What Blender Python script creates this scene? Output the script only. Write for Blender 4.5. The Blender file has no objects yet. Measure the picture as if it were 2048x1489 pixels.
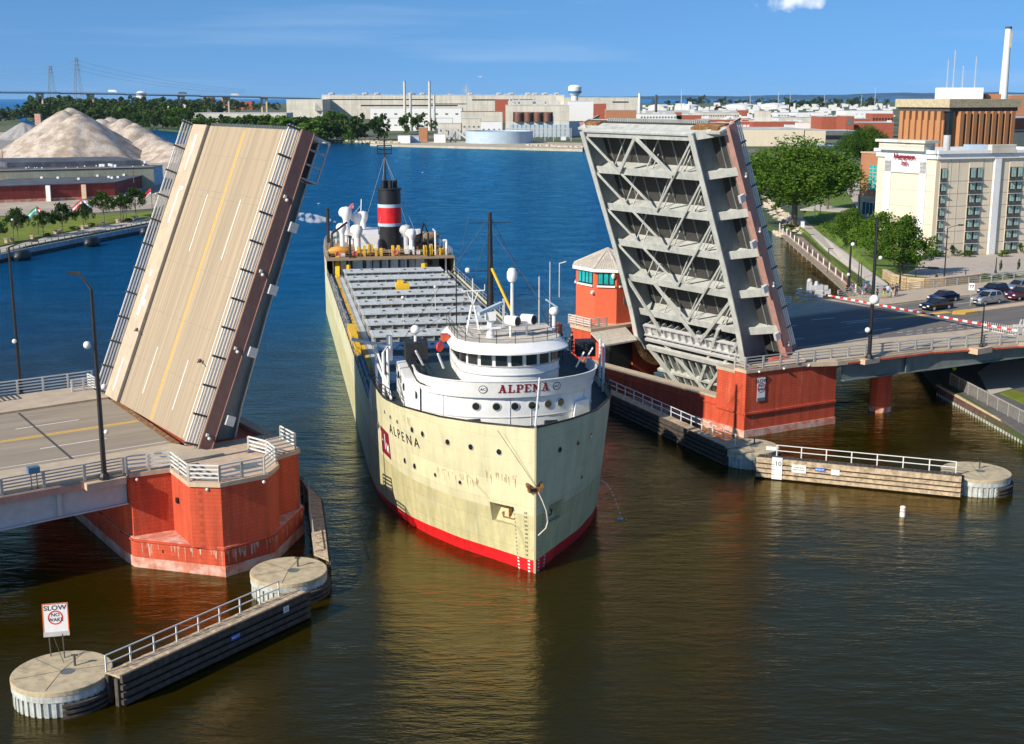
HAZE = True
import bpy, math, random
from mathutils import Vector, Matrix
R_ = math.radians
random.seed(7)
scn = bpy.context.scene
COL = scn.collection
# ---------------------------------------------------------------- camera
FPX, CH, HOR = 2550.0, 35.0, 193.0          # focal length in px of a 2048 px wide frame, camera height, horizon row
TH = math.atan((744.5 - HOR) / FPX)
cam = bpy.data.cameras.new('camera'); camo = bpy.data.objects.new('camera', cam); COL.objects.link(camo)
cam.sensor_fit = 'HORIZONTAL'; cam.sensor_width = 36; cam.lens = FPX / 2048 * 36
cam.clip_start = 1; cam.clip_end = 60000
camo.location = (0, 0, CH); camo.rotation_euler = (R_(90) - TH, 0, 0)
scn.camera = camo
_F0 = Vector((0, math.cos(TH), -math.sin(TH))); _U0 = Vector((0, math.sin(TH), math.cos(TH)))
# ---------------------------------------------------------------- sky and sun
SAZ, SEL = R_(39.3), R_(31.2)                    # shadows point to azimuth 37 deg from +X
wd = bpy.data.worlds.new('World'); scn.world = wd; wd.use_nodes = True
nt = wd.node_tree; nt.nodes.clear()
sky = nt.nodes.new('ShaderNodeTexSky'); sky.sky_type = 'NISHITA'; sky.sun_disc = False
sky.sun_elevation = SEL; sky.sun_rotation = math.atan2(-math.cos(SAZ), -math.sin(SAZ))
sky.air_density = 1.0; sky.dust_density = 0.1; sky.ozone_density = 3.0; sky.altitude = 0
tint = nt.nodes.new('ShaderNodeMix'); tint.data_type = 'RGBA'; tint.blend_type = 'MULTIPLY'; tint.inputs[0].default_value = 1
tint.inputs[7].default_value = (0.53, 0.82, 1.02, 1)
# thin streaks of cirrus
tc = nt.nodes.new('ShaderNodeTexCoord'); mp = nt.nodes.new('ShaderNodeMapping'); mp.inputs['Scale'].default_value = (1.5, 1.5, 22)
nz = nt.nodes.new('ShaderNodeTexNoise'); nz.inputs['Scale'].default_value = 2.2; nz.inputs['Detail'].default_value = 7
rp = nt.nodes.new('ShaderNodeValToRGB'); rp.color_ramp.elements[0].position = .56; rp.color_ramp.elements[1].position = .8
rp.color_ramp.elements[0].color = (0, 0, 0, 1); rp.color_ramp.elements[1].color = (.2, .2, .2, 1)
cm = nt.nodes.new('ShaderNodeMix'); cm.data_type = 'RGBA'; cm.inputs[7].default_value = (5.0, 6.0, 7.0, 1)
bg = nt.nodes.new('ShaderNodeBackground'); bg.inputs[1].default_value = 0.12
wo = nt.nodes.new('ShaderNodeOutputWorld'); lk = nt.links.new
sm_ = nt.nodes.new('ShaderNodeMapping'); sm_.inputs['Location'].default_value = (0, 0, .20); sm_.inputs['Scale'].default_value = (1, 1, .85)
lk(tc.outputs['Generated'], sm_.inputs[0]); lk(sm_.outputs[0], sky.inputs[0]); lk(sky.outputs[0], tint.inputs[6]); lk(tc.outputs['Generated'], mp.inputs[0]); lk(mp.outputs[0], nz.inputs['Vector']); lk(nz.outputs[0], rp.inputs[0])
lk(rp.outputs[0], cm.inputs[0]); lk(tint.outputs[2], cm.inputs[6]); CD = (_F0 + Vector(((1590 - 1024) / FPX, 0, 0)) + _U0 * ((744.5 - 2) / FPX)).normalized()      # one small white cloud
sb = nt.nodes.new('ShaderNodeVectorMath'); sb.operation = 'SUBTRACT'; sb.inputs[1].default_value = CD; lk(tc.outputs['Generated'], sb.inputs[0])
sc_ = nt.nodes.new('ShaderNodeVectorMath'); sc_.operation = 'MULTIPLY'; sc_.inputs[1].default_value = (42, 42, 120); lk(sb.outputs[0], sc_.inputs[0]); ln = nt.nodes.new('ShaderNodeVectorMath'); ln.operation = 'LENGTH'; lk(sc_.outputs[0], ln.inputs[0])
n3 = nt.nodes.new('ShaderNodeTexNoise'); n3.inputs['Scale'].default_value = 90; n3.inputs['Detail'].default_value = 6; lk(tc.outputs['Generated'], n3.inputs['Vector'])
ad_ = nt.nodes.new('ShaderNodeMath'); ad_.operation = 'MULTIPLY_ADD'; ad_.inputs[1].default_value = 2.2; lk(n3.outputs[0], ad_.inputs[0]); lk(ln.outputs['Value'], ad_.inputs[2])
cr_ = nt.nodes.new('ShaderNodeMapRange'); cr_.inputs[1].default_value = 2.1; cr_.inputs[2].default_value = 1.2; lk(ad_.outputs[0], cr_.inputs[0])
c2_ = nt.nodes.new('ShaderNodeMix'); c2_.data_type = 'RGBA'; c2_.inputs[7].default_value = (6.5, 7.0, 7.6, 1); lk(cr_.outputs[0], c2_.inputs[0]); lk(cm.outputs[2], c2_.inputs[6]); lk(c2_.outputs[2], bg.inputs[0]); lk(bg.outputs[0], wo.inputs[0])
sun = bpy.data.lights.new('sun', 'SUN'); sun.energy = 5.0; sun.angle = R_(.5); sun.color = (1, .91, .77)
suno = bpy.data.objects.new('sun', sun); COL.objects.link(suno)
suno.rotation_euler = Vector((math.cos(SAZ) * math.cos(SEL), math.sin(SAZ) * math.cos(SEL), -math.sin(SEL))).to_track_quat('-Z', 'Y').to_euler()
scn.view_settings.view_transform = 'Standard'; scn.view_settings.look = 'None'; scn.view_settings.gamma = 1
scn.view_settings.exposure = 0.28
# ---------------------------------------------------------------- measuring the photo's real places
_F = Vector((0, math.cos(TH), -math.sin(TH))); _U = Vector((0, math.sin(TH), math.cos(TH)))
def ray(x, y): return _F + Vector(((x - 1024) / FPX, 0, 0)) + _U * ((744.5 - y) / FPX)
def P(x, y, z=0.0):
    r = ray(x, y); return Vector((0, 0, CH)) + r * ((z - CH) / r.z)
def hz(p, y):                                # height over ground point p whose image row is y
    r = ray(1024, y); return CH + r.z / r.y * p[1]
# frames
OL = Vector((-25.25, 98.89, 0)); AZ = R_(35)
BR = Matrix.Translation(OL) @ Matrix.Rotation(AZ, 4, 'Z')               # bridge frame: x along the road, y across (away)
SH = Matrix.Translation((1.7, 90.4, 0)) @ Matrix.Rotation(R_(10.6), 4, 'Z')   # ship frame: x across, y aft from the stem
ID = Matrix.Identity(4)
_mw = {}
def mwof(o): return _mw.get(o.name, ID) if o else ID
class MB:
    def __init__(s, frame=ID): s.v = []; s.f = []; s.M = frame; s.cut = []
    def add(s, vs, fs, T=None):
        b = len(s.v); s.cut.append((b, len(s.f))); s.v += [(T @ Vector(q)) if T else Vector(q) for q in vs]; s.f += [tuple(b + i for i in f) for f in fs]; return s
    def box(s, x0, y0, z0, x1, y1, z1, T=None):
        return s.add([(x0, y0, z0), (x1, y0, z0), (x1, y1, z0), (x0, y1, z0), (x0, y0, z1), (x1, y0, z1), (x1, y1, z1), (x0, y1, z1)],
                     [(0, 3, 2, 1), (4, 5, 6, 7), (0, 1, 5, 4), (1, 2, 6, 5), (2, 3, 7, 6), (3, 0, 4, 7)], T)
    def bar(s, p, q, w, h=None, up=(0, 0, 1)):
        p = Vector(p); q = Vector(q); h = h or w; d = (q - p)
        if d.length < 1e-6: return s
        d.normalize(); up = Vector(up)
        if abs(d.dot(up)) > .98: up = Vector((1, 0, 0))
        r = d.cross(up).normalized(); u = r.cross(d)
        c = [r * (a * w / 2) + u * (b * h / 2) for a, b in ((-1, -1), (1, -1), (1, 1), (-1, 1))]
        return s.add([p + k for k in c] + [q + k for k in c], [(0, 1, 2, 3), (7, 6, 5, 4), (0, 4, 5, 1), (1, 5, 6, 2), (2, 6, 7, 3), (3, 7, 4, 0)])
    def tube(s, p, q, r, r2=None, n=8, cap=True):
        p = Vector(p); q = Vector(q); r2 = r if r2 is None else r2; d = (q - p).normalized()
        u = d.orthogonal().normalized(); w = d.cross(u); vs = []
        for c, rr in ((p, r), (q, r2)):
            vs += [c + (u * math.cos(2 * math.pi * k / n) + w * math.sin(2 * math.pi * k / n)) * rr for k in range(n)]
        fs = [(k, (k + 1) % n, n + (k + 1) % n, n + k) for k in range(n)]
        if cap: fs += [tuple(range(n - 1, -1, -1)), tuple(range(n, 2 * n))]
        return s.add(vs, fs)
    def path(s, pts, r, n=6):
        for a, b in zip(pts, pts[1:]): s.tube(a, b, r, n=n)
        return s
    def prism(s, poly, z0, z1):
        n = len(poly); zz = z1 if isinstance(z1, (list, tuple)) else [z1] * n; zb = z0 if isinstance(z0, (list, tuple)) else [z0] * n
        vs = [(p[0], p[1], zb[i]) for i, p in enumerate(poly)] + [(p[0], p[1], zz[i]) for i, p in enumerate(poly)]
        return s.add(vs, [tuple(range(n - 1, -1, -1)), tuple(range(n, 2 * n))] + [(i, (i + 1) % n, n + (i + 1) % n, n + i) for i in range(n)])
    def lathe(s, prof, c=(0, 0, 0), n=16, T=None):
        vs = []; m = len(prof)
        for r, z in prof: vs += [(c[0] + r * math.cos(2 * math.pi * k / n), c[1] + r * math.sin(2 * math.pi * k / n), c[2] + z) for k in range(n)]
        fs = [(j * n + k, j * n + (k + 1) % n, (j + 1) * n + (k + 1) % n, (j + 1) * n + k) for j in range(m - 1) for k in range(n)]
        if prof[0][0] > 1e-4: fs.append(tuple(range(n - 1, -1, -1)))
        if prof[-1][0] > 1e-4: fs.append(tuple((m - 1) * n + k for k in range(n)))
        return s.add(vs, fs, T)
    def ball(s, c, r, n=10, sz=1.0, T=None):
        return s.lathe([(max(1e-5, r * math.sin(math.pi * k / 6)), -r * sz * math.cos(math.pi * k / 6)) for k in range(7)], c, n, T)
    def poly(s, pts): return s.add(pts, [tuple(range(len(pts)))])
    def xprism(s, prof, y0, y1, T=None):      # profile in (x, z) pulled along y
        n = len(prof); return s.add([(p[0], y0, p[1]) for p in prof] + [(p[0], y1, p[1]) for p in prof],
            [tuple(range(n)), tuple(range(2 * n - 1, n - 1, -1))] + [(i, n + i, n + (i + 1) % n, (i + 1) % n) for i in range(n)], T)
def mesh_of(name, mb, X, mat, smooth=False):
    me = bpy.data.meshes.new(name); T = X @ mb.M
    me.from_pydata([tuple(T @ v) for v in mb.v], [], mb.f)
    if smooth:
        me.polygons.foreach_set('use_smooth', [True] * len(me.polygons)); me.set_sharp_from_angle(angle=R_(38))
    if mat: me.materials.append(mat)
    return me
def thing(name, label, cat, loc=(0, 0, 0), rz=0.0, group=None, kind=None):
    o = bpy.data.objects.new(name, None); COL.objects.link(o); o.location = loc; o.rotation_euler = (0, 0, rz); o.empty_display_size = .5
    o['label'] = label; o['category'] = cat
    if group: o['group'] = group
    if kind: o['kind'] = kind
    _mw[o.name] = Matrix.Translation(loc) @ Matrix.Rotation(rz, 4, 'Z'); return o
def put(name, mb, mat, parent, label=None, smooth=False, kind=None):
    X = mwof(parent).inverted()
    o = bpy.data.objects.new(name, mesh_of(name, mb, X, mat, smooth)); COL.objects.link(o); o.parent = parent; _mw[o.name] = mwof(parent)
    if label: o['label'] = label
    if kind: o['kind'] = kind
    return o
def puts(name, mb, mat, parent, per=1, smooth=False):   # every `per` shapes of the builder become one part
    c = mb.cut + [(len(mb.v), len(mb.f))]
    for k in range(0, len(mb.cut), per):
        e = c[min(k + per, len(mb.cut))]; q = MB(mb.M); q.v = mb.v[c[k][0]:e[0]]; q.f = [tuple(i - c[k][0] for i in f) for f in mb.f[c[k][1]:e[1]]]; put(name, q, mat, parent, smooth=smooth)
def putc(src, parent, T):                     # another copy of a part that shares its mesh, moved by T (frame coordinates of the parent)
    o = src.copy(); COL.objects.link(o); o.parent = parent; o.matrix_local = T; _mw[o.name] = mwof(parent); return o
def solo(name, mb, mat, label=None, cat=None, group=None, kind=None, smooth=False):
    W = [mb.M @ v for v in mb.v]; c = Vector((sum(v.x for v in W) / len(W), sum(v.y for v in W) / len(W), min(v.z for v in W)))
    o = bpy.data.objects.new(name, mesh_of(name, mb, Matrix.Translation(-c), mat, smooth)); COL.objects.link(o); o.location = c
    if label: o['label'] = label
    if cat: o['category'] = cat
    if group: o['group'] = group
    if kind: o['kind'] = kind
    _mw[o.name] = Matrix.Translation(c); return o
def copy_tree(root, loc, rz, scale, label, group=None):
    r = root.copy(); COL.objects.link(r); r.location = loc; r.rotation_euler = (0, 0, rz); r.scale = scale; r['label'] = label
    if group: r['group'] = group
    for ch in root.children:
        c = ch.copy(); COL.objects.link(c); c.parent = r
        for g in ch.children:
            d = g.copy(); COL.objects.link(d); d.parent = c
    return r
# ---------------------------------------------------------------- materials
def C4(c, k=1.0): return (min(1, c[0] * k), min(1, c[1] * k), min(1, c[2] * k), 1)
def mat(name, col, rough=.7, metal=0.0, var=.18, vs=1.0, bump=0.0, bs=8.0, streak=0.0, ss=(2, 2, .12), brick=None, col2=None, c2t=(.55, .7), c2s=.4, spec=.5, aniso=None, emis=None):
    m = bpy.data.materials.new(name); m.use_nodes = True; t = m.node_tree; n = t.nodes; L = t.links.new
    b = n['Principled BSDF']; b.inputs['Roughness'].default_value = rough; b.inputs['Metallic'].default_value = metal; b.inputs['Specular IOR Level'].default_value = spec
    co = n.new('ShaderNodeTexCoord'); vec = co.outputs['Object']
    if aniso:
        mpp = n.new('ShaderNodeMapping'); mpp.inputs['Scale'].default_value = aniso; L(vec, mpp.inputs[0]); vecn = mpp.outputs[0]
    else: vecn = vec
    def noise(sc, v, det=6):
        q = n.new('ShaderNodeTexNoise'); q.inputs['Scale'].default_value = sc; q.inputs['Detail'].default_value = det; q.inputs['Roughness'].default_value = .62; L(v, q.inputs['Vector']); return q.outputs[0]
    def ramp(v, a, c, lo=(0, 0, 0, 1), hi=(1, 1, 1, 1)):
        r = n.new('ShaderNodeValToRGB'); e = r.color_ramp.elements; e[0].position = a; e[1].position = c; e[0].color = lo; e[1].color = hi; L(v, r.inputs[0]); return r.outputs[0]
    def mix(f, A, B, mode='MIX'):
        x = n.new('ShaderNodeMix'); x.data_type = 'RGBA'; x.blend_type = mode
        for s_, val in ((0, f), (6, A), (7, B)):
            if isinstance(val, (int, float)): x.inputs[s_].default_value = val
            elif isinstance(val, tuple): x.inputs[s_].default_value = val
            else: L(val, x.inputs[s_])
        return x.outputs[2]
    c = ramp(noise(vs, vecn), .3, .7, C4(col, 1 - var), C4(col, 1 + var))
    if col2: c = mix(ramp(noise(c2s, vecn), c2t[0], c2t[1]), c, C4(col2))
    if brick:                                  # (width, height, mortar, darkness)
        sx = n.new('ShaderNodeSeparateXYZ'); L(vec, sx.inputs[0]); a = n.new('ShaderNodeMath'); a.operation = 'MULTIPLY_ADD'; a.inputs[1].default_value = brick[4] if len(brick) > 4 else 1.0
        L(sx.outputs[1], a.inputs[0]); L(sx.outputs[0], a.inputs[2]); cb = n.new('ShaderNodeCombineXYZ'); L(a.outputs[0], cb.inputs[0]); L(sx.outputs[2], cb.inputs[1])
        bt = n.new('ShaderNodeTexBrick'); bt.inputs['Scale'].default_value = 1; bt.inputs['Brick Width'].default_value = brick[0]; bt.inputs['Row Height'].default_value = brick[1]
        bt.inputs['Mortar Size'].default_value = brick[2]; bt.inputs['Color1'].default_value = (1, 1, 1, 1); bt.inputs['Color2'].default_value = (.9, .9, .9, 1); bt.inputs['Mortar'].default_value = (brick[3],) * 3 + (1,)
        L(cb.outputs[0], bt.inputs['Vector']); c = mix(1.0, c, bt.outputs[0], 'MULTIPLY')
    if streak:
        ms = n.new('ShaderNodeMapping'); ms.inputs['Scale'].default_value = ss; L(vec, ms.inputs[0])
        k = ramp(noise(1.0, ms.outputs[0], 8), .42, .72, (1, 1, 1, 1), (1 - streak,) * 3 + (1,)); c = mix(1.0, c, k, 'MULTIPLY')
    L(c, b.inputs['Base Color'])
    if bump:
        bp = n.new('ShaderNodeBump'); bp.inputs['Strength'].default_value = bump; bp.inputs['Distance'].default_value = .1; L(noise(bs, vecn), bp.inputs['Height']); L(bp.outputs[0], b.inputs['Normal'])
    if emis:
        b.inputs['Emission Color'].default_value = C4(emis); b.inputs['Emission Strength'].default_value = 1
    return m
K = {}
K['tan'] = mat('leaf_concrete', (.385, .305, .205), .9, vs=1.0, var=.17, aniso=(.045, 2.3, .045), bump=.3, bs=9, col2=(.30, .245, .175), c2s=.6, c2t=(.5, .7), streak=.2, ss=(.05, 4.5, .05))
K['walk'] = mat('sidewalk_concrete', (.47, .385, .28), .9, var=.14, vs=.7, bump=.2, bs=10, col2=(.40, .33, .25), c2s=1.3)
K['asph'] = mat('worn_asphalt', (.28, .235, .18), .92, var=.16, vs=1.3, aniso=(.12, 1.2, 1), col2=(.37, .31, .23), c2s=.6, c2t=(.5, .8), bump=.15, bs=25)
K['web'] = mat('girder_web_shaded', (.20, .235, .235), .6, var=.15, vs=.8, streak=.2)  # darker than the flanges: shade on the webs put into the colour
K['grey'] = mat('bridge_grey_paint', (.53, .545, .50), .55, var=.12, vs=.9, streak=.22, ss=(1.5, 1.5, .4), col2=(.41, .425, .385), c2s=.8)
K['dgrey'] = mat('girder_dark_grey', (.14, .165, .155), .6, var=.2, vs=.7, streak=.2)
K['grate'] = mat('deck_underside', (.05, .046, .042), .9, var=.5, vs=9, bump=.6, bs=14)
K['pinkshade'] = mat('fascia_paint_shaded', (.22, .12, .10), .7, var=.12, vs=1.5, streak=.2)  # fascia paint darkened for the left leaf, its shade put into the colour
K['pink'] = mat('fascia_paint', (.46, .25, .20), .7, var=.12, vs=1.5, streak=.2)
K['rust'] = mat('rust', (.22, .10, .03), .9, var=.5, vs=3, bump=.5, bs=12, col2=(.40, .30, .18), c2s=2)
K['red'] = mat('pier_red', (.60, .085, .032), .85, var=.16, vs=.8, aniso=(2, 2, .2), bump=.3, bs=6, brick=(.7, .3, .022, .74), streak=.3, ss=(1.3, 1.3, .06), col2=(.66, .26, .16), c2s=.7, c2t=(.6, .85))
K['redp'] = mat('pier_base', (.58, .22, .15), .9, var=.25, vs=1.4, col2=(.62, .50, .42), c2s=.7, c2t=(.42, .62), bump=.3, bs=6)
K['cap'] = mat('pier_cap', (.58, .43, .30), .85, var=.12, vs=1, streak=.2)
K['rail'] = mat('rail_galvanised', (.52, .50, .45), .45, .3, var=.12, vs=4)
K['railw'] = mat('rail_pale_paint', (.68, .68, .64), .5, var=.08, vs=4)
K['post'] = mat('post_dark', (.07, .065, .06), .6, var=.3, vs=4)
K['black'] = mat('black_paint', (.015, .015, .017), .45, var=.3, vs=3)
K['white'] = mat('white_paint', (.80, .80, .78), .5, var=.05, vs=1.5, streak=.06, ss=(3, 3, .2))
K['lwhite'] = mat('road_white_paint', (.72, .70, .65), .8, var=.2, vs=8)
K['yell'] = mat('road_yellow_paint', (.66, .40, .07), .8, var=.2, vs=6)
K['conc'] = mat('dolphin_concrete', (.50, .41, .26), .9, var=.18, vs=1.2, bump=.3, bs=14, col2=(.28, .24, .17), c2s=1.6, c2t=(.5, .75))
K['concw'] = mat('pale_wet_concrete', (.50, .53, .50), .8, var=.25, vs=2, streak=.45, ss=(4, 4, .3))
K['wood'] = mat('weathered_timber', (.50, .39, .26), .9, var=.35, vs=2.5, bump=.5, bs=20, col2=(.26, .19, .12), c2s=2.2, c2t=(.5, .68))
K['dwood'] = mat('creosote_timber', (.065, .053, .042), .85, var=.5, vs=3, bump=.5, bs=16, col2=(.12, .095, .07), c2s=2.5, c2t=(.5, .72))
K['rubber'] = mat('black_rubber', (.02, .021, .023), .55, var=.4, vs=3, bump=.3, bs=6)
K['glassd'] = mat('dark_glass', (.015, .02, .022), .08, var=.4, vs=1.2, spec=.9)
K['teal'] = mat('teal_glass', (.02, .42, .42), .12, var=.3, vs=1.5, spec=.8, streak=.2)
K['tile'] = mat('roof_tile', (.56, .51, .43), .8, var=.2, vs=3, streak=.35, ss=(9, 9, 9))
K['sred'] = mat('ship_red', (.72, .006, .012), .55, var=.25, vs=2.2, streak=.35, ss=(1.5, 1.5, .3), col2=(.36, .02, .02), c2s=.9, c2t=(.5, .8))
K['steal'] = mat('ship_deck_grey', (.56, .59, .58), .6, var=.14, vs=.8, col2=(.44, .47, .47), c2s=1.5, streak=.15, ss=(1.5, .4, 1))
K['coam'] = mat('coaming_grey', (.29, .29, .265), .7, var=.25, vs=2.5)
K['sdeck'] = mat('ship_deck_blue_grey', (.12, .155, .17), .7, var=.2, vs=1.2)
K['syel'] = mat('machinery_yellow', (.78, .47, .02), .6, var=.2, vs=4)
K['ddeck'] = mat('deck_brown', (.28, .20, .12), .8, var=.3, vs=3)
K['navy'] = mat('dark_green_deck', (.014, .028, .03), .6, var=.3, vs=1)
K['maroon'] = mat('lettering_maroon', (.22, .003, .02), .6, var=.05)
K['rope'] = mat('rope', (.6, .55, .42), .9)
K['grass'] = mat('mown_grass', (.15, .19, .008), .95, var=.35, vs=.25, col2=(.17, .22, .03), c2s=.12, bump=.6, bs=6)
K['lawn'] = mat('park_lawn', (.10, .165, .010), .95, var=.35, vs=.3, col2=(.14, .2, .03), c2s=.2, bump=.6, bs=6)
K['pave'] = mat('pale_paving', (.50, .45, .38), .9, var=.1, vs=.8, col2=(.40, .36, .30), c2s=1)
K['lot'] = mat('parking_surface', (.46, .40, .34), .9, var=.1, vs=.6, col2=(.38, .33, .28), c2s=.5, streak=.1, ss=(.3, 2, 1))
K['gravel'] = mat('crushed_stone', (.56, .49, .41), .95, var=.34, vs=1.7, bump=1.0, bs=1.3, col2=(.36, .28, .21), c2s=.14, c2t=(.42, .6), streak=.2, ss=(.35, .35, .06))
K['gravelg'] = mat('grey_stone', (.33, .32, .31), .95, var=.2, vs=.5, bump=.8, bs=1.5)
K['land'] = mat('open_ground', (.17, .16, .10), .95, var=.4, vs=.02, col2=(.05, .085, .025), c2s=.008, c2t=(.35, .55))
K['dirt'] = mat('pale_dirt', (.46, .39, .30), .95, var=.2, vs=.2, col2=(.28, .27, .17), c2s=.1)
K['rock'] = mat('riprap_rock', (.52, .44, .33), .9, var=.35, vs=.8, bump=.6, bs=3)
K['brick'] = mat('red_brick', (.42, .105, .055), .85, var=.18, vs=.6, brick=(.6, .25, .03, .7))
K['obrick'] = mat('orange_brick', (.45, .20, .10), .85, var=.1, vs=.4, brick=(.8, .35, .03, .8))
K['cream'] = mat('cream_render', (.72, .62, .46), .85, var=.05, vs=.4, streak=.06, ss=(1, 1, .1))
K['offw'] = mat('off_white_cladding', (.68, .64, .54), .8, var=.07, vs=.1, streak=.25, ss=(.25, .25, .02), brick=(9, 7, .22, .80))
K['wroof'] = mat('white_roof', (.62, .62, .60), .8, var=.16, vs=.12, col2=(.36, .36, .35), c2s=.05, c2t=(.45, .7), streak=.2, ss=(.15, .15, .15))
K['groof'] = mat('dark_membrane_roof', (.075, .085, .105), .8, var=.35, vs=.15, col2=(.14, .15, .17), c2s=.25, c2t=(.5, .7))
K['rwall'] = mat('dark_red_siding', (.23, .035, .028), .8, var=.25, vs=.35, streak=.4, ss=(1.6, 1.6, .05))
K['bmetal'] = mat('pale_blue_metal', (.42, .52, .60), .5, var=.1, vs=.3)
K['hill'] = mat('far_wooded_hills', (.03, .10, .19), 1, var=.4, vs=.004, spec=0, bump=.0)  # blue of distance haze is mixed into this colour
K['bblue'] = mat('blue_steel', (.07, .16, .26), .6, var=.1, vs=.1)
K['lat'] = mat('lattice_steel', (.16, .19, .22), .6)
K['bark'] = mat('bark', (.15, .115, .08), .95, var=.3, vs=3, bump=.6, bs=8)
K['stone'] = mat('limestone_blocks', (.52, .38, .20), .9, var=.25, vs=1.2, brick=(1.2, .4, .06, .6), bump=.4, bs=5)
K['sheet'] = mat('rusty_sheet_pile', (.10, .05, .04), .8, var=.4, vs=1.2, col2=(.3, .24, .19), c2s=1.4, c2t=(.6, .75))
K['skin'] = mat('skin', (.5, .29, .2), .7, var=.05)
K['hair'] = mat('dark_hair', (.03, .02, .015), .6)
K['sred2'] = mat('signal_red', (.70, .03, .03), .6, var=.06)
K['blue'] = mat('sign_blue', (.015, .12, .5), .6, var=.1)
K['lgrey'] = mat('light_grey_paint', (.5, .5, .49), .6, var=.1, vs=2)
K['chain'] = mat('mesh_fabric_grey', (.16, .155, .15), .9, var=.3, vs=3)
K['tyre'] = mat('tyre', (.02, .02, .02), .9)
K['green'] = mat('curtain_green', (.36, .52, .45), .35, var=.3, vs=2.0, spec=.8, streak=.45, ss=(5, 5, .1))
K['brownt'] = mat('brown_silo', (.17, .075, .05), .5, var=.2, vs=.2)
def foliage(name, a, b):
    m = bpy.data.materials.new(name); m.use_nodes = True; t = m.node_tree; n = t.nodes; L = t.links.new
    bs = n['Principled BSDF']; bs.inputs['Roughness'].default_value = .65; bs.inputs['Specular IOR Level'].default_value = .25
    oi = n.new('ShaderNodeObjectInfo'); co = n.new('ShaderNodeTexCoord'); q = n.new('ShaderNodeTexNoise'); q.inputs['Scale'].default_value = 5; q.inputs['Detail'].default_value = 3
    L(co.outputs['Object'], q.inputs['Vector']); ad = n.new('ShaderNodeMath'); ad.operation = 'MULTIPLY_ADD'; ad.inputs[1].default_value = .45; L(oi.outputs['Random'], ad.inputs[0]); L(q.outputs[0], ad.inputs[2])
    r = n.new('ShaderNodeValToRGB'); e = r.color_ramp.elements; e[0].position = .38; e[1].position = .95; e[0].color = C4(a); e[1].color = C4(b); L(ad.outputs[0], r.inputs[0]); L(r.outputs[0], bs.inputs['Base Color'])
    tr = n.new('ShaderNodeBsdfTranslucent'); L(r.outputs[0], tr.inputs[0]); mx = n.new('ShaderNodeMixShader'); mx.inputs[0].default_value = .28; L(bs.outputs[0], mx.inputs[1]); L(tr.outputs[0], mx.inputs[2]); L(mx.outputs[0], n['Material Output'].inputs[0])
    return m
K['leafd'] = foliage('leaves_dark', (.018, .05, .008), (.06, .12, .014))
K['leafm'] = foliage('leaves_mid', (.03, .08, .006), (.10, .19, .014))
K['leafb'] = foliage('leaves_bright', (.035, .09, .006), (.13, .23, .014))
WY = -2555.0   # the sheet object sits at its own centre
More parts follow.
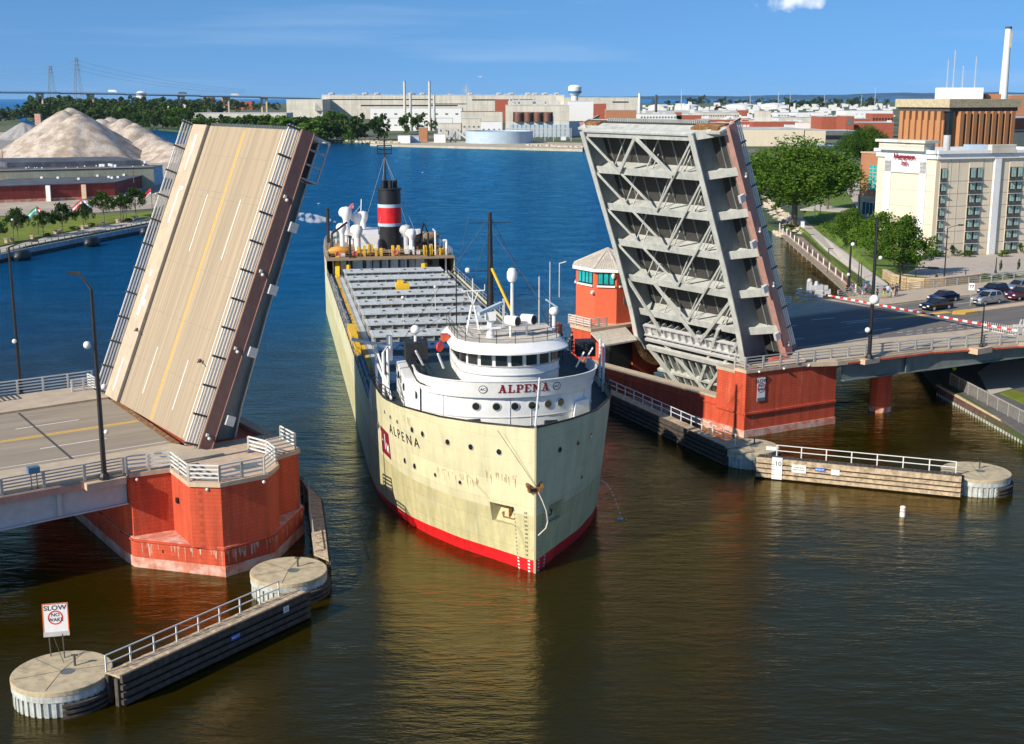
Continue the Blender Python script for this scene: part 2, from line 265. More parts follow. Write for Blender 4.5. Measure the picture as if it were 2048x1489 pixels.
def waterm():
    m = bpy.data.materials.new('river_water'); m.use_nodes = True; t = m.node_tree; n = t.nodes; L = t.links.new
    b = n['Principled BSDF']; b.inputs['Roughness'].default_value = .05; b.inputs['IOR'].default_value = 1.34; b.inputs['Specular IOR Level'].default_value = .5
    co = n.new('ShaderNodeTexCoord')
    def nz_(sc, mapping, det):
        mm = n.new('ShaderNodeMapping'); mm.inputs['Scale'].default_value = mapping[0]; mm.inputs['Rotation'].default_value = (0, 0, R_(mapping[1])); L(co.outputs['Object'], mm.inputs[0])
        q = n.new('ShaderNodeTexNoise'); q.inputs['Scale'].default_value = sc; q.inputs['Detail'].default_value = det; q.inputs['Roughness'].default_value = .6; L(mm.outputs[0], q.inputs['Vector']); return q.outputs[0]
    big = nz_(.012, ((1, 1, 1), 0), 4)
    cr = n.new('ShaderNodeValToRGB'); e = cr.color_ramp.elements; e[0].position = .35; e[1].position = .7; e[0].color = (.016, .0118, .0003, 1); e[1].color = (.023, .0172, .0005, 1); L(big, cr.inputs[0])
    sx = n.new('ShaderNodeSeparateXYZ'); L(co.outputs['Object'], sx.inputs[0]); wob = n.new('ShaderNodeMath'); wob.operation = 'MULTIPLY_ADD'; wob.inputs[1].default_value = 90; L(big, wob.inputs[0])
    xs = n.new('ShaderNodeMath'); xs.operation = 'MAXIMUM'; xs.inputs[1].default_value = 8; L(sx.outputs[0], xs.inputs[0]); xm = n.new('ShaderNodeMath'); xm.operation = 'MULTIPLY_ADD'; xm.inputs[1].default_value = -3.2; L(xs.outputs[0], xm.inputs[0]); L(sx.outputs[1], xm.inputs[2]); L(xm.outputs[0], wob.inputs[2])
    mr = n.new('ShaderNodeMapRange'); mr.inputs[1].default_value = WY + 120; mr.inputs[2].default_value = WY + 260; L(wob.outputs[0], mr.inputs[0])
    mx = n.new('ShaderNodeMix'); mx.data_type = 'RGBA'; L(mr.outputs[0], mx.inputs[0]); L(cr.outputs[0], mx.inputs[6]); mx.inputs[7].default_value = (.0, .050, .135, 1); rg = n.new('ShaderNodeMapRange'); rg.inputs[3].default_value = .05; rg.inputs[4].default_value = .16; L(mr.outputs[0], rg.inputs[0]); L(rg.outputs[0], b.inputs['Roughness'])  # silty brown bay water; sky reflection painted as blue on the open river
    a1 = nz_(.7, ((.5, 1.7, 1), 8), 3); a2 = nz_(2.6, ((.55, 1.5, 1), -12), 4); a3 = nz_(.10, ((1, 1.6, 1), 30), 3)
    s1 = n.new('ShaderNodeMath'); s1.operation = 'MULTIPLY_ADD'; s1.inputs[1].default_value = .38; L(a2, s1.inputs[0]); L(a1, s1.inputs[2])
    s2 = n.new('ShaderNodeMath'); s2.operation = 'MULTIPLY'; L(s1.outputs[0], s2.inputs[0])
    r3 = n.new('ShaderNodeMapRange'); r3.inputs[1].default_value = .35; r3.inputs[2].default_value = .65; r3.inputs[3].default_value = .35; r3.inputs[4].default_value = 1.0; L(a3, r3.inputs[0]); L(r3.outputs[0], s2.inputs[1])
    bp = n.new('ShaderNodeBump'); bp.inputs['Strength'].default_value = .5; bp.inputs['Distance'].default_value = .32; st = n.new('ShaderNodeMapRange'); st.inputs[3].default_value = .20; st.inputs[4].default_value = 1.5; L(mr.outputs[0], st.inputs[0]); L(st.outputs[0], bp.inputs['Distance'])
    bp.inputs['Strength'].default_value = .6; L(s2.outputs[0], bp.inputs['Height']); df = n.new('ShaderNodeBsdfDiffuse'); L(mx.outputs[2], df.inputs[0]); L(bp.outputs[0], df.inputs['Normal'])
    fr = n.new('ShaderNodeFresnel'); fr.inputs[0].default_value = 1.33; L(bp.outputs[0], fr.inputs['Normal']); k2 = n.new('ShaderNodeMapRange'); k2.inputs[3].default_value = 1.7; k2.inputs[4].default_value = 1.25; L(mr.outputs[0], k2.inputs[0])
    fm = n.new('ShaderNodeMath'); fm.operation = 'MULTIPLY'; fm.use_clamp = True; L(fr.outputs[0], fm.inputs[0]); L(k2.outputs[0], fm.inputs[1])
    tn = n.new('ShaderNodeMix'); tn.data_type = 'RGBA'; L(mr.outputs[0], tn.inputs[0]); tn.inputs[6].default_value = (.78, .66, .42, 1); tn.inputs[7].default_value = (.27, .78, 1, 1)  # reflections coloured as well, brown near and blue on the open river
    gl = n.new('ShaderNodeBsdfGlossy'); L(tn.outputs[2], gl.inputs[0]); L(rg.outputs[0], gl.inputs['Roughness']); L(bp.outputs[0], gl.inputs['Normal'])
    ms = n.new('ShaderNodeMixShader'); L(fm.outputs[0], ms.inputs[0]); L(df.outputs[0], ms.inputs[1]); L(gl.outputs[0], ms.inputs[2]); L(ms.outputs[0], n['Material Output'].inputs[0]); n.remove(b)
    return m
K['water'] = waterm()
# hull paints: faint plating seams, scuffs and rust below openings
K['hull'] = mat('hull_cream', (.66, .62, .385), .6, var=.07, vs=.7, brick=(5.2, 1.7, .022, .80, 1.0), streak=.2, ss=(1.2, 1.2, .09), col2=(.60, .56, .36), c2s=.3, bump=.6, bs=.55)
K['hullb'] = mat('hull_worn_band', (.56, .51, .27), .65, var=.08, vs=1.2, brick=(5.2, 1.7, .022, .80, 1.0), streak=.3, ss=(1.5, 1.5, .12), col2=(.62, .58, .38), c2s=.8, c2t=(.55, .75), bump=.25, bs=1.5)
# ---------------------------------------------------------------- shared builders
_post = {}
def railing(name, label, cat, pts, n_rails=4, h=1.15, step=2.4, rr=.05, rm='rail', pm='rail', pw=.12, frame=ID, group=None, parent=None, top_flat=False):
    """pts: 3-D points of the foot of the railing in `frame`."""
    pts = [Vector(p) for p in pts]; W = [frame @ p for p in pts]; up = Vector((0, 0, 1))
    t = thing(name, label, cat, W[0], 0, group) if parent is None else parent
    m = MB()
    for a, b in zip(W, W[1:]):
        for k in range(n_rails): m.bar(a + up * (h * (k + 1) / n_rails), b + up * (h * (k + 1) / n_rails), rr * 1.6, rr * 2)
    put('rails', m, K[rm], t)
    key = (pm, pw, h); base = mwof(t)
    spots = []
    for a, b in zip(W, W[1:]):
        L = (b - a).length; k = max(1, round(L / step)); ang = math.atan2((b - a).y, (b - a).x)
        spots += [(a.lerp(b, i / k), ang) for i in range(k)]
    spots.append((W[-1], spots[-1][1])); spots = spots[:100]
    if key not in _post:
        pm_ = MB().box(-pw * .7, -pw / 2, 0, pw * .7, pw / 2, h + .02); o = bpy.data.objects.new('post', mesh_of('post', pm_, ID, K[pm])); _post[key] = o.data
    for p, ang in spots:
        o = bpy.data.objects.new('post', _post[key]); COL.objects.link(o); o.parent = t; o.matrix_local = base.inverted() @ Matrix.Translation(p) @ Matrix.Rotation(ang, 4, 'Z')
    return t
_tx = {}
def text_mesh(s, size=1.0, ext=.01, off=0.0):
    key = (s, size, ext, off)
    if key in _tx: return _tx[key]
    cu = bpy.data.curves.new('t', 'FONT'); cu.body = s; cu.size = size; cu.extrude = ext; cu.offset = off; cu.align_x = 'CENTER'; cu.align_y = 'CENTER'; cu.resolution_u = 3
    o = bpy.data.objects.new('t', cu); COL.objects.link(o); dg = bpy.context.evaluated_depsgraph_get(); me = bpy.data.meshes.new_from_object(o.evaluated_get(dg))
    vs = [v.co.copy() for v in me.vertices]; fs = [tuple(p.vertices) for p in me.polygons]
    COL.objects.unlink(o); bpy.data.objects.remove(o); bpy.data.meshes.remove(me); _tx[key] = (vs, fs); return vs, fs
def text(mb, s, size, T, ext=.01, off=0.0, fn=None, wid=1.0):
    vs, fs = text_mesh(s, size, ext, off)
    if fn: return mb.add([fn(v.x * wid, v.y, v.z) for v in vs], fs)
    return mb.add([T @ Vector((v.x * wid, v.y, v.z)) for v in vs], fs)
def face_T(p, nrm, up=(0, 0, 1)):            # matrix whose Z is the outward normal and Y is up
    z = Vector(nrm).normalized(); y = Vector(up); x = y.cross(z).normalized(); y = z.cross(x)
    M = Matrix((x, y, z)).transposed().to_4x4(); M.translation = Vector(p); return M
def bld(name, label, cat, p0, p1, top, depth, wall='offw', roof='wroof', zg=1.4, group=None, par=.5, win=None, h=None):
    if p0[1] < 300 and zg == 1.4: p1 = (p1[0], p0[1])
    """building: front-left and front-right foot measured in the photo, its height from the row of its left top corner"""
    a = P(p0[0], p0[1], zg); b = P(p1[0], p1[1], zg); H = (hz(a, top) - zg) if h is None else h; L = (b - a).length; ang = math.atan2((b - a).y, (b - a).x)
    t = thing(name, label, cat, a, ang, group); F = _mw[t.name]
    put('wall', MB(F).box(0, 0, -.5, L, depth, H), K[wall], t)
    m = MB(F).box(-.2, -.2, H, L + .2, depth + .2, H + max(.15, H * .02))
    put('roof', m, K[roof], t)
    if win:
        rows, cols, ww, wh, z0, z1, key = win; src = None
        for r in range(rows):
            for c in range(cols):
                x = L * (c + .5) / cols; z = z0 * H + (z1 - z0) * H * (r + .5) / rows
                if src is None: src = put('window', MB(F).box(-ww / 2, -.12, -wh / 2, ww / 2, .1, wh / 2), K[key], t); src.matrix_local = Matrix.Translation((x, 0, z))
                else: putc(src, t, Matrix.Translation((x, 0, z)))
    return t, F, L, H
scn.cycles.volume_bounces = 2
# ================================================================ bridge
DZ = 7.3
XR = 68.7                                     # right hinge line along the road
def Bp(x, y, z=0.0): return BR @ Vector((x, y, z))
def rot2(M, ax, a): return M @ Matrix.Rotation(a, 4, ax)
# leaf frame: u along the leaf from the hinge, v across from the near side, z up off the road surface
def leaf(side, label):
    if side == 'L': base = Matrix.Translation(Bp(0, 0, DZ)) @ Matrix.Rotation(AZ, 4, 'Z') @ Matrix.Rotation(-R_(68), 4, 'Y'); s = 1
    else: base = Matrix.Translation(Bp(XR, .8, DZ)) @ Matrix.Rotation(AZ + math.pi, 4, 'Z') @ Matrix.Rotation(-R_(68), 4, 'Y'); s = -1
    t = thing('bascule_leaf', label, 'drawbridge leaf', tuple(base.translation), AZ, 'raised leaves of the drawbridge')
    F = base @ Matrix.Diagonal((1, s, 1, 1))   # v measured away from the camera side on both leaves
    U = 27.0; V = 23.2
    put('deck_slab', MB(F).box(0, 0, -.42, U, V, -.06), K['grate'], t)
    put('roadway', MB(F).box(.02, 2.6, -.06, U - .02, 19.2, 0), K['tan'], t)
    put('sidewalk', MB(F).box(.02, -.35, -.06, U - .02, 2.4, .2), K['walk'], t)
    put('sidewalk', MB(F).box(.02, 19.45, -.06, U - .02, 23.1, .26), K['walk'], t)
    put('curb_gap', MB(F).box(.03, 19.2, -.05, U - .03, 19.45, -.03).box(0, 2.4, -.05, U - .03, 2.6, -.03), K['black'], t)
    put('yellow_line', MB(F).box(.1, 10.85, 0, U - .3, 11.0, .006).box(.1, 11.15, 0, U - .3, 11.3, .006), K['yell'], t)
    m = MB(F)
    for u in (4.6, 9.2, 13.9, 20.3, 20.9, 24.2): m.box(u, 2.62, 0, u + .05, 19.18, .003)
    puts('transverse_joint', m, K['asph'], t)
    m = MB(F)
    for v in (7.2, 14.6):
        for a, b in ((1.8, 6.2), (15.2, 20.6)): m.box(a, v, 0, b, v + .14, .006)
    puts('lane_line', m, K['lwhite'], t)
    put('edge_line', MB(F).box(.2, 3.3, 0, U - .1, 3.42, .006), K['lwhite'], t)
    m = MB(F)
    for a, b, v0, v1 in ((17.3, 20.8, 20.9, 21.2), (20.6, 20.9, 20.2, 21.2), (8.2, 11.2, 20.9, 21.5), (9.2, 9.8, 20.2, 20.9), (12, 12.6, 21, 21.5), (24, 26, 20.9, 21.4), (22.5, 24, 21.1, 21.35), (.8, 4, 21, 21.3)): m.box(a, v0, .26, b, v1, .266)
    puts('pale_patch', m, K['lwhite'], t)
    # fascia beams and main girders
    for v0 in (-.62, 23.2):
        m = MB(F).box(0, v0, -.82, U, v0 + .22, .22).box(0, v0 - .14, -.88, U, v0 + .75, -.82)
        put('fascia_beam', m, K['pink' if side == 'R' else 'pinkshade'], t)
    for v0 in (2.8, 21.0):
        b0 = -5.5 if side == 'R' else 0
        prof = [(U - .2, -.42), (U - .2, -3.0), (12, -3.3), (4, -3.7), (.5, -4.1), (-1.5, -3.6), (-2.2, -3.2), (-2.2, -.42)]
        put('girder_web', MB(F).xprism(prof, v0 - .05, v0 + .05), K['web'], t); m = MB(F)
        for a, b in ((prof[1], prof[2]), (prof[2], prof[3]), (prof[3], prof[4]), (prof[4], prof[5])): m.bar((a[0], v0, a[1]), (b[0], v0, b[1]), .75, .12, up=(0, 0, 1))
        put('girder_flange', m, K['grey'], t)
        m = MB(F)
        for k in range(1, 24): m.bar((U - k * 1.17, v0, -.5), (U - k * 1.17, v0, -2.9), .08, .34)
        put('web_stiffeners', m, K['web'], t)
    m = MB(F)                                  # curved rolling track under the far girder
    for v0 in (2.8, 21.0):
        pts = [( -.2 - 4.2 * math.sin(a), -.9 - 3.4 * math.cos(a)) for a in [R_(k * 12) for k in range(0, 9)]]
        for a, b in zip(pts, pts[1:]): m.bar((a[0], v0, a[1]), (b[0], v0, b[1]), .9, .35, up=(0, 1, 0)); m.bar((a[0], v0, a[1]), (-.2, v0, -.9), .1, .1)
    put('rolling_track', m, K['rust'], t)
    ub = [26.5, 22.0, 17.3, 12.65, 7.9, 3.3]
    for k, u in enumerate(ub):
        m = MB(F).box(u - .05, 2.85, -2.6, u + .05, 20.95, -.42).box(u - .42, 2.85, -2.72, u + .42, 20.95, -2.58)
        for q in range(1, 8): m.box(u - .3, 2.85 + q * 2.26 - .04, -2.6, u - .06, 2.85 + q * 2.26 + .04, -1.4)
        put('floor_beam', m, K['grey'], t)
    for u in ub:                               # tapering sidewalk brackets either side
        for vs in ((2.75, -.4), (21.05, 23.2)):
            a, b = vs; sg = 1 if b > a else -1
            m = MB(F).add([(u - .04, a, -.42), (u - .04, b, -.42), (u - .04, b, -.8), (u - .04, a, -2.3), (u + .04, a, -.42), (u + .04, b, -.42), (u + .04, b, -.8), (u + .04, a, -2.3)],
                          [(0, 1, 2, 3), (7, 6, 5, 4), (0, 4, 5, 1), (1, 5, 6, 2), (2, 6, 7, 3), (3, 7, 4, 0)])
            m.add([(u - .45, a, -2.36), (u - .45, b, -.86), (u + .45, b, -.86), (u + .45, a, -2.36), (u - .45, a, -2.2), (u - .45, b, -.74), (u + .45, b, -.74), (u + .45, a, -2.2)], [(0, 1, 2, 3), (7, 6, 5, 4), (0, 4, 5, 1), (1, 5, 6, 2), (2, 6, 7, 3), (3, 7, 4, 0)])
            put('sidewalk_bracket', m, K['grey'], t)
    # stringers
    m = MB(F)
    for v in [.6, 1.5] + [4.6 + 2.2 * k for k in range(8)] + [22]: m.box(0, v - .07, -.56, U - .4, v + .07, -.42)
    puts('stringer', m, K['web'], t)
    # lower lateral bracing
    for k in range(0, 4):
        for va in (20.9, 2.9): 
            m = MB(F).bar((ub[k] - .2, va, -2.85), (ub[k + 2] + .2, 11.9, -2.85), .2, .18)
            put('diagonal_brace', m, K['grey'], t)
    for (a, b) in (((26.3, 11.9), (22, 16.4)), ((26.3, 11.9), (22, 7.4)), ((7.9, 20.9), (1.2, 17.5)), ((7.9, 16), (.9, 11)), ((3.3, 6.8), (-4.5, 12.5)), ((1.0, 19.0), (-6.0, 12.4)), ((7.9, 2.9), (1.0, 10.6)), ((3.3, 2.9), (-6, 12.0))):
        put('diagonal_brace', MB(F).bar((a[0], a[1], -2.95), (b[0], b[1], -2.95), .34, .26), K['grey'], t)
    m = MB(F)                                  # sway struts between the stringers and the beams
    for u in ub[1:]:
        for q in range(3):
            v = 6.2 + q * 5.2; m.bar((u + .1, v, -2.5), (u + 1.5, v - .1, -.9), .1, .1)
    puts('sway_strut', m, K['grey'], t)
    m = MB(F)                                  # upper cross bracing under the slab
    for u, w in zip(ub, ub[1:]):
        for q in range(3): m.bar((u - .2, 4 + q * 5.6, -1.0), (w + .3, 6.8 + q * 5.6, -2.2), .1, .08)
    puts('upper_brace', m, K['grey'], t)
    # tip: end floor beam with finger joint, rust at the corner
    put('end_beam', MB(F).box(U - .45, -.35, -1.9, U - .2, 23.1, -.42).box(U - .3, 2.8, -2.9, U - .1, 21.05, -2.2), K['grey'], t)
    m = MB(F)
    for k in range(52): m.box(U, 2.8 + k * .32, -.36, U + .3, 2.94 + k * .32, -.06)
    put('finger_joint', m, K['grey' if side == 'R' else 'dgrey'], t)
    put('rusted_corner', MB(F).box(U - .2, .2, -1.6, U + .06, 4.2, -.4).box(U - .22, 20.2, -1.2, U + .05, 22.6, -.5), K['rust'], t)
    # open frame hung under the tip bracket
    m = MB(F)
    for v in (.1, 2.3):
        for u in (23.4, 24.6, 25.8, 26.9): m.bar((u, v, -.9), (u, v, -2.75), .14)
        for z in (-.9, -1.85, -2.75): m.bar((23.4, v, z), (26.9, v, z), .14)
    for u in (23.4, 26.9): m.bar((u, .1, -2.75), (u, 2.3, -2.75), .14)
    
    if side == 'L': put('tip_frame', m, K['lgrey'], t); put('tip_grille', MB(F).box(23.5, 2.1, -2.7, 26.8, 2.2, -.9), K['black'], t)
    # heel: counterweight framing below the deck line
    if side == 'R':
        m = MB(F).box(.2, 3.2, -2.7, 1.5, 20.6, -2.5).box(.2, 3.2, -3.2, .35, 20.6, -2.5).box(1.4, 3.2, -3.0, 1.55, 20.6, -2.5)
        for q in range(15): m.box(.0, 3.5 + q * 1.2, -3.1, 1.5, 3.62 + q * 1.2, -1.5)
        m.box(-.5, 3.2, -3.3, -.2, 20.6, -2.6)
        put('machinery_shelf', m, K['lgrey'], t)
        m = MB(F)
        for q in range(9): m.box(.5, 3.7 + q * 1.9, -2.49, 1.35, 5.1 + q * 1.9, -2.46)
        put('shelf_grating', m, K['black'], t)
        m = MB(F).bar((-1.4, 20.6, -3.2), (-1.4, 3.0, -3.2), .55, .45)
        for q in range(14): m.bar((-1.4, 4.2 + q * 1.2, -2.9), (-7.2, 4.2 + q * 1.2, -2.2), .22, .35)
        m.bar((-4.8, 20.4, -2.6), (-4.8, 3.5, -2.6), .3, .7).bar((-6.9, 20.4, -2.4), (-6.9, 3.5, -2.4), .4, .8).bar((-1.4, 20.4, -3.2), (-7.2, 16.5, -2.9), .4, .4)
        put('counterweight_frame', m, K['grey'], t)
        put('counterweight', MB(F).box(-8.2, 3.4, -1.7, -.4, 20.4, .6), K['dgrey'], t)
    # rails
    def rl(v, nm):
        m = MB(F)
        for k in range(4): m.box(.1, v - .06, .34 + k * .27, U + .05, v + .06, .46 + k * .27)
        put('rails', m, K['railw'], t)
        for k in range(12): put('post', MB(F).box(.2 + k * 2.42, v - .09, .1, .36 + k * 2.42, v + .09, 1.4), K['post'], t)
    rl(-.2, 'near'); rl(22.9, 'far')
    m = MB(F)
    for u in (1.2, 8.5, 15, 21.3): m.box(u, -.75, -.2, u + .25, -.6, 0).ball((u - .1, -.78, -.3), .14)
    puts('navigation_light', m, K['railw'], t, 2)
    m = MB(F)
    for u in (2.5, 8.3, 13.6, 18.9): m.box(u, -.95, -1.9, u + .8, -.6, -1.2).bar((u + .4, -.7, -1.3), (u + .4, .3, -1.0), .06)
    puts('inspection_light', m, K['lgrey'], t, 2)
    for u, v in ((6.9, 20.0), (6.6, 4.3)): put('drain_arm', MB(F).bar((u, v, .3), (u - .15, v - 1.0, .9), .07).ball((u, v, .3), .18), K['post'], t)
    return t
leaf('L', 'raised leaf on the left showing its tan road surface and yellow line')
leaf('R', 'raised leaf on the right showing its grey underside girders and braces')

# ---------------------------------------------------------------- left pier
def pier_left():
    t = thing('bridge_pier', 'red octagonal pier under the left leaf with stained ledge', 'bridge pier', tuple(Bp(0, -5, 0)), AZ)
    up = [(-7.0, -2.3), (-6.7, -3.5), (-3.7, -3.9), (-3.9, -8.2), (-2.1, -9.7), (1.6, -9.5), (3.4, -7.6), (3.9, -5.6), (6.6, -4.6), (7.0, 26), (-7.0, 26)]
    lo = [(-7.1, -1.4), (-6.9, -3.9), (-2.1, -9.85), (2.2, -9.1), (7.0, -4.3), (7.4, -2.0), (7.4, 26.2), (-7.1, 26.2)]
    put('upper_wall', MB(BR).prism(up, 2.2, 6.95), K['red'], t)
    put('lower_wall', MB(BR).prism(lo, .75, 2.25), K['red'], t)
    put('worn_base', MB(BR).prism([(x * 1.006, y * 1.006) for x, y in lo], -1, .8), K['redp'], t)
    put('ledge', MB(BR).prism(lo[:-2] + [(7.4, 3), (-7.1, 3)], 2.25, 2.29), K['redp'], t)
    m = MB(BR)
    for a, b in zip(lo[:6], lo[1:6]): m.bar((a[0], a[1], 2.14), (b[0], b[1], 2.14), .22, .14)
    put('ledge_moulding', m, K['red'], t)
    capp = [(x * 1.015 - (.05 if x < 0 else -.05), y * 1.01 - .05) for x, y in up]
    put('cap', MB(BR).prism(capp[:9] + [(7.1, 1.0), (1.6, 1.0), (-.6, 1.2), (-.7, 2.3), (-7.1, 2.3)], 6.95, 7.28), K['cap'], t)
    put('cap', MB(BR).prism([(7.1, .9), (7.1, 26.2), (6.2, 26.2), (6.2, .9)], 6.95, 7.28), K['cap'], t, smooth=False)
    rs = random.Random(21); edges = list(zip(lo[:5], lo[1:5])); m = MB(BR)
    for k in range(46):
        (x0, y0), (x1, y1) = rs.choice(edges[1:]); f = rs.uniform(.02, .98); x = x0 + (x1 - x0) * f; y = y0 + (y1 - y0) * f; d = Vector((x1 - x0, y1 - y0, 0)).normalized(); nn = Vector((d.y, -d.x, 0)) * .012; w = rs.uniform(.02, .16); L_ = rs.uniform(.3, 1.3); p = Vector((x, y, 0)) + nn
        m.add([(p.x - d.x * w, p.y - d.y * w, 2.04), (p.x + d.x * w, p.y + d.y * w, 2.04), (p.x + d.x * w * .4, p.y + d.y * w * .4, 2.04 - L_), (p.x - d.x * w * .3, p.y - d.y * w * .3, 2.04 - L_ * .8)], [(0, 1, 2, 3)])
    put('salt_stains', m, K['redp'], t, kind='stuff')
    put('drain_hole', MB(BR).box(-3.72, -5.6, 4.9, -3.95, -5.2, 5.3).box(-5.4, -5.86, 1.35, -5.15, -5.4, 1.6), K['black'], t)
    put('hatch_plate', MB(BR).box(.2, -7.2, 7.285, 2.1, -6.2, 7.31), K['dgrey'], t)
    m = MB(BR)
    for x, y in ((-6.3, -3.7), (-2.9, -9.1), (1.3, -9.75)): m.ball((x, y, 6.75), .13)
    puts('wall_light', m, K['railw'], t)
    return t
pier_left()
z = DZ
railing('guard_railing', 'pale railing around the outer edge of the left pier platform', 'railing', [(-6.9, -3.3, z), (-3.7, -4.0, z), (-3.9, -8.1, z), (-2.1, -9.6, z), (1.5, -9.4, z), (3.3, -7.6, z), (3.6, -5.4, z), (3.0, -3.2, z)], 4, 1.25, 2.1, .055, 'railw', 'rail', .14, BR)
railing('guard_railing', 'short pale railing at the outer right tip of the left pier', 'railing', [(3.7, -5.0, z), (6.4, -4.5, z), (6.5, -1.6, z)], 4, 1.25, 2.6, .055, 'railw', 'rail', .14, BR)
# ---------------------------------------------------------------- right pier
def pier_right():
    t = thing('bridge_pier', 'long red pier under the right leaf with low channel wall', 'bridge pier', tuple(Bp(63, 5, 0)), AZ)
    body = [(58.0, -3.55), (70.4, -4.9), (70.4, 1.0), (66, 1.0), (66, -2.6), (58.05, -1.9)]
    put('upper_wall', MB(BR).prism(body, .7, 6.9), K['red'], t)
    put('pillar', MB(BR).prism([(58.2, -1.9), (62, -1.9), (62, .9), (58.2, .9)], .7, 6.6), K['red'], t)
    put('channel_wall', MB(BR).box(58.3, .9, .7, 59.4, 24.2, 3.35), K['red'], t)
    put('back_wall', MB(BR).box(72, 0.9, .7, 73, 27.5, 6.7), K['dgrey'], t)
    put('pit_floor', MB(BR).box(59.4, .92, -.9, 72, 23.9, -.5), K['dgrey'], t)
    put('end_wall', MB(BR).box(66.1, 24, .7, 70.3, 27.5, 6.9), K['red'], t)
    put('worn_base', MB(BR).prism([(57.92, -3.65), (70.5, -5.0), (70.5, .85), (59.5, .85), (59.5, 27.6), (58.2, 27.6)], -1, .75), K['redp'], t)
    puts('moulding', MB(BR).bar((57.9, -3.6, 2.55), (70.4, -4.95, 2.55), .25, .22).bar((58.1, -3.6, 2.35), (70.4, -4.95, 2.35), .16, .1), K['red'], t)
    puts('moulding', MB(BR).bar((58.25, .9, 2.7), (58.25, 24, 2.7), .14, .12).bar((57.95, -3.5, 2.5), (58.1, .9, 2.5), .16, .14), K['red'], t)
    put('cap', MB(BR).prism([(57.85, -3.7), (70.6, -5.1), (70.6, -2.5), (57.9, -1.8)], 6.9, 7.26), K['cap'], t)
    put('cap', MB(BR).prism([(58.1, -1.82), (62, -1.82), (62, 1.0), (58.1, 1.0)], [6.6] * 4, [6.95, 6.75, 6.75, 6.95]), K['walk'], t)
    put('cap', MB(BR).box(58.2, .95, 3.35, 59.5, 24.2, 3.6), K['walk'], t)
    m = MB(BR)
    for x in (59.5, 62.8, 66.2, 69.4): m.ball((x, -3.8 - (x - 58) * .11, 6.95), .13)
    puts('wall_light', m, K['railw'], t)
    return t
pier_right()
def nowake(label, T, w, h, posts):
    t = thing('warning_sign', label, 'sign', tuple(T.translation))
    put('board', MB(T).box(-w / 2, -h / 2, -.03, w / 2, h / 2, 0), K['white'], t)
    if posts:
        m = MB(T)
        for a in ((-w / 2, -h / 2 + .3, -w / 2 + .06, h / 2), (w / 2 - .06, -h / 2 + .3, w / 2, h / 2), (-w / 2, h / 2 - .06, w / 2, h / 2)): m.box(a[0], a[1], 0, a[2], a[3], .012)
        put('orange_border', m, mat('orange_reflective', (.8, .14, .01), .5), t)
    put('lower_strip', MB(T).box(-w / 2, -h / 2, .001, w / 2, -h / 2 + h * .14, .014), K['lgrey' if posts else 'dgrey'], t)
    m = text(MB(), 'SLOW', h * .20, T @ Matrix.Translation((0, h * .36, .006)), .006, .006, wid=1.15); put('lettering', m, K['black'], t)
    m = text(MB(), 'NO', h * .15, T @ Matrix.Translation((0, h * .15, .006)), .006, .004); text(m, 'WAKE', h * .15, T @ Matrix.Translation((0, -h * .0, .006)), .006, .004); put('lettering', m, K['black'], t)
    m = MB(T); n = 28; r1, r0 = h * .215, h * .175
    m.add([(r * math.cos(2 * math.pi * k / n), h * .07 + r * math.sin(2 * math.pi * k / n), .01) for r in (r0, r1) for k in range(n)], [(k, (k + 1) % n, n + (k + 1) % n, n + k) for k in range(n)])
    put('red_ring', m, K['sred2'], t)
    return t
sgp = Bp(60.0, -3.86, 5.0); nv = (BR.to_3x3() @ Vector((-.107, -1, 0)))
nowake('white slow no wake sign fixed to the red right pier wall', face_T(sgp, nv), 1.05, 2.5, False)
# ---------------------------------------------------------------- approach spans
def approach(name, label, near, far, girders, xs):
    t = thing(name, label, 'bridge span', tuple(Bp(near[0][0], near[0][1], 0)), AZ)
    poly = near + far
    put('deck_slab', MB(BR).prism(poly, DZ - .5, DZ - .03), K['walk'], t)
    return t
# left approach: road surface runs to the hinge line
Ln = [(-60, -6.0), (-7.0, -3.4)]
tL = approach('approach_span', 'fixed bridge span on the left with worn grey road and steel girder', [(-60, -6.0), (-16, -3.9), (-6.9, -3.3), (-.7, -3.3), (-.7, 2.2), (-.7, 2.2)][:5], [(-.3, 23.2), (-.3, 27.8), (-60, 25.0)], None, None)
put('girder', MB(BR).add([(-60, -5.6, 6.8), (-6.9, -3.0, 6.8), (-6.9, -3.0, 4.85), (-60, -5.6, 4.2), (-60, -5.5, 6.8), (-6.9, -2.9, 6.8), (-6.9, -2.9, 4.85), (-60, -5.5, 4.2)], [(0, 1, 2, 3), (7, 6, 5, 4), (3, 2, 6, 7), (0, 4, 5, 1)]).bar((-60, -5.55, 4.2), (-6.9, -2.95, 4.85), .6, .1).bar((-12, -3.4, 4.9), (-12, -3.4, 6.8), .12, .3), K['lgrey'], tL)
for y in (3, 9, 15, 21): put('girder', MB(BR).box(-60, y, 4.6, -7.2, y + .3, 6.8), K['dgrey'], tL)
put('fascia', MB(BR).bar((-60, -6.05, 6.95), (-7, -3.45, 6.95), .12, .5), K['pink'], tL)
put('lamp_bracket', MB(BR).prism([(-10.2, -4.3), (-7.2, -4.1), (-7.2, -3.2), (-10.2, -3.4)], 6.7, 7.2), K['cap'], tL)
put('road', MB(BR).prism([(-60, 1.8), (-1.2, 2.5), (-.4, 21.2), (-60, 17.5)], DZ - .03, DZ + .004), K['asph'], tL)
put('yellow_line', MB(BR).prism([(-60, 9.6), (-.9, 11.3), (-.9, 11.55), (-60, 9.85)], DZ + .004, DZ + .01).prism([(-60, 9.95), (-.9, 11.65), (-.9, 11.9), (-60, 10.2)], DZ + .004, DZ + .01), K['yell'], tL)
m = MB(BR)
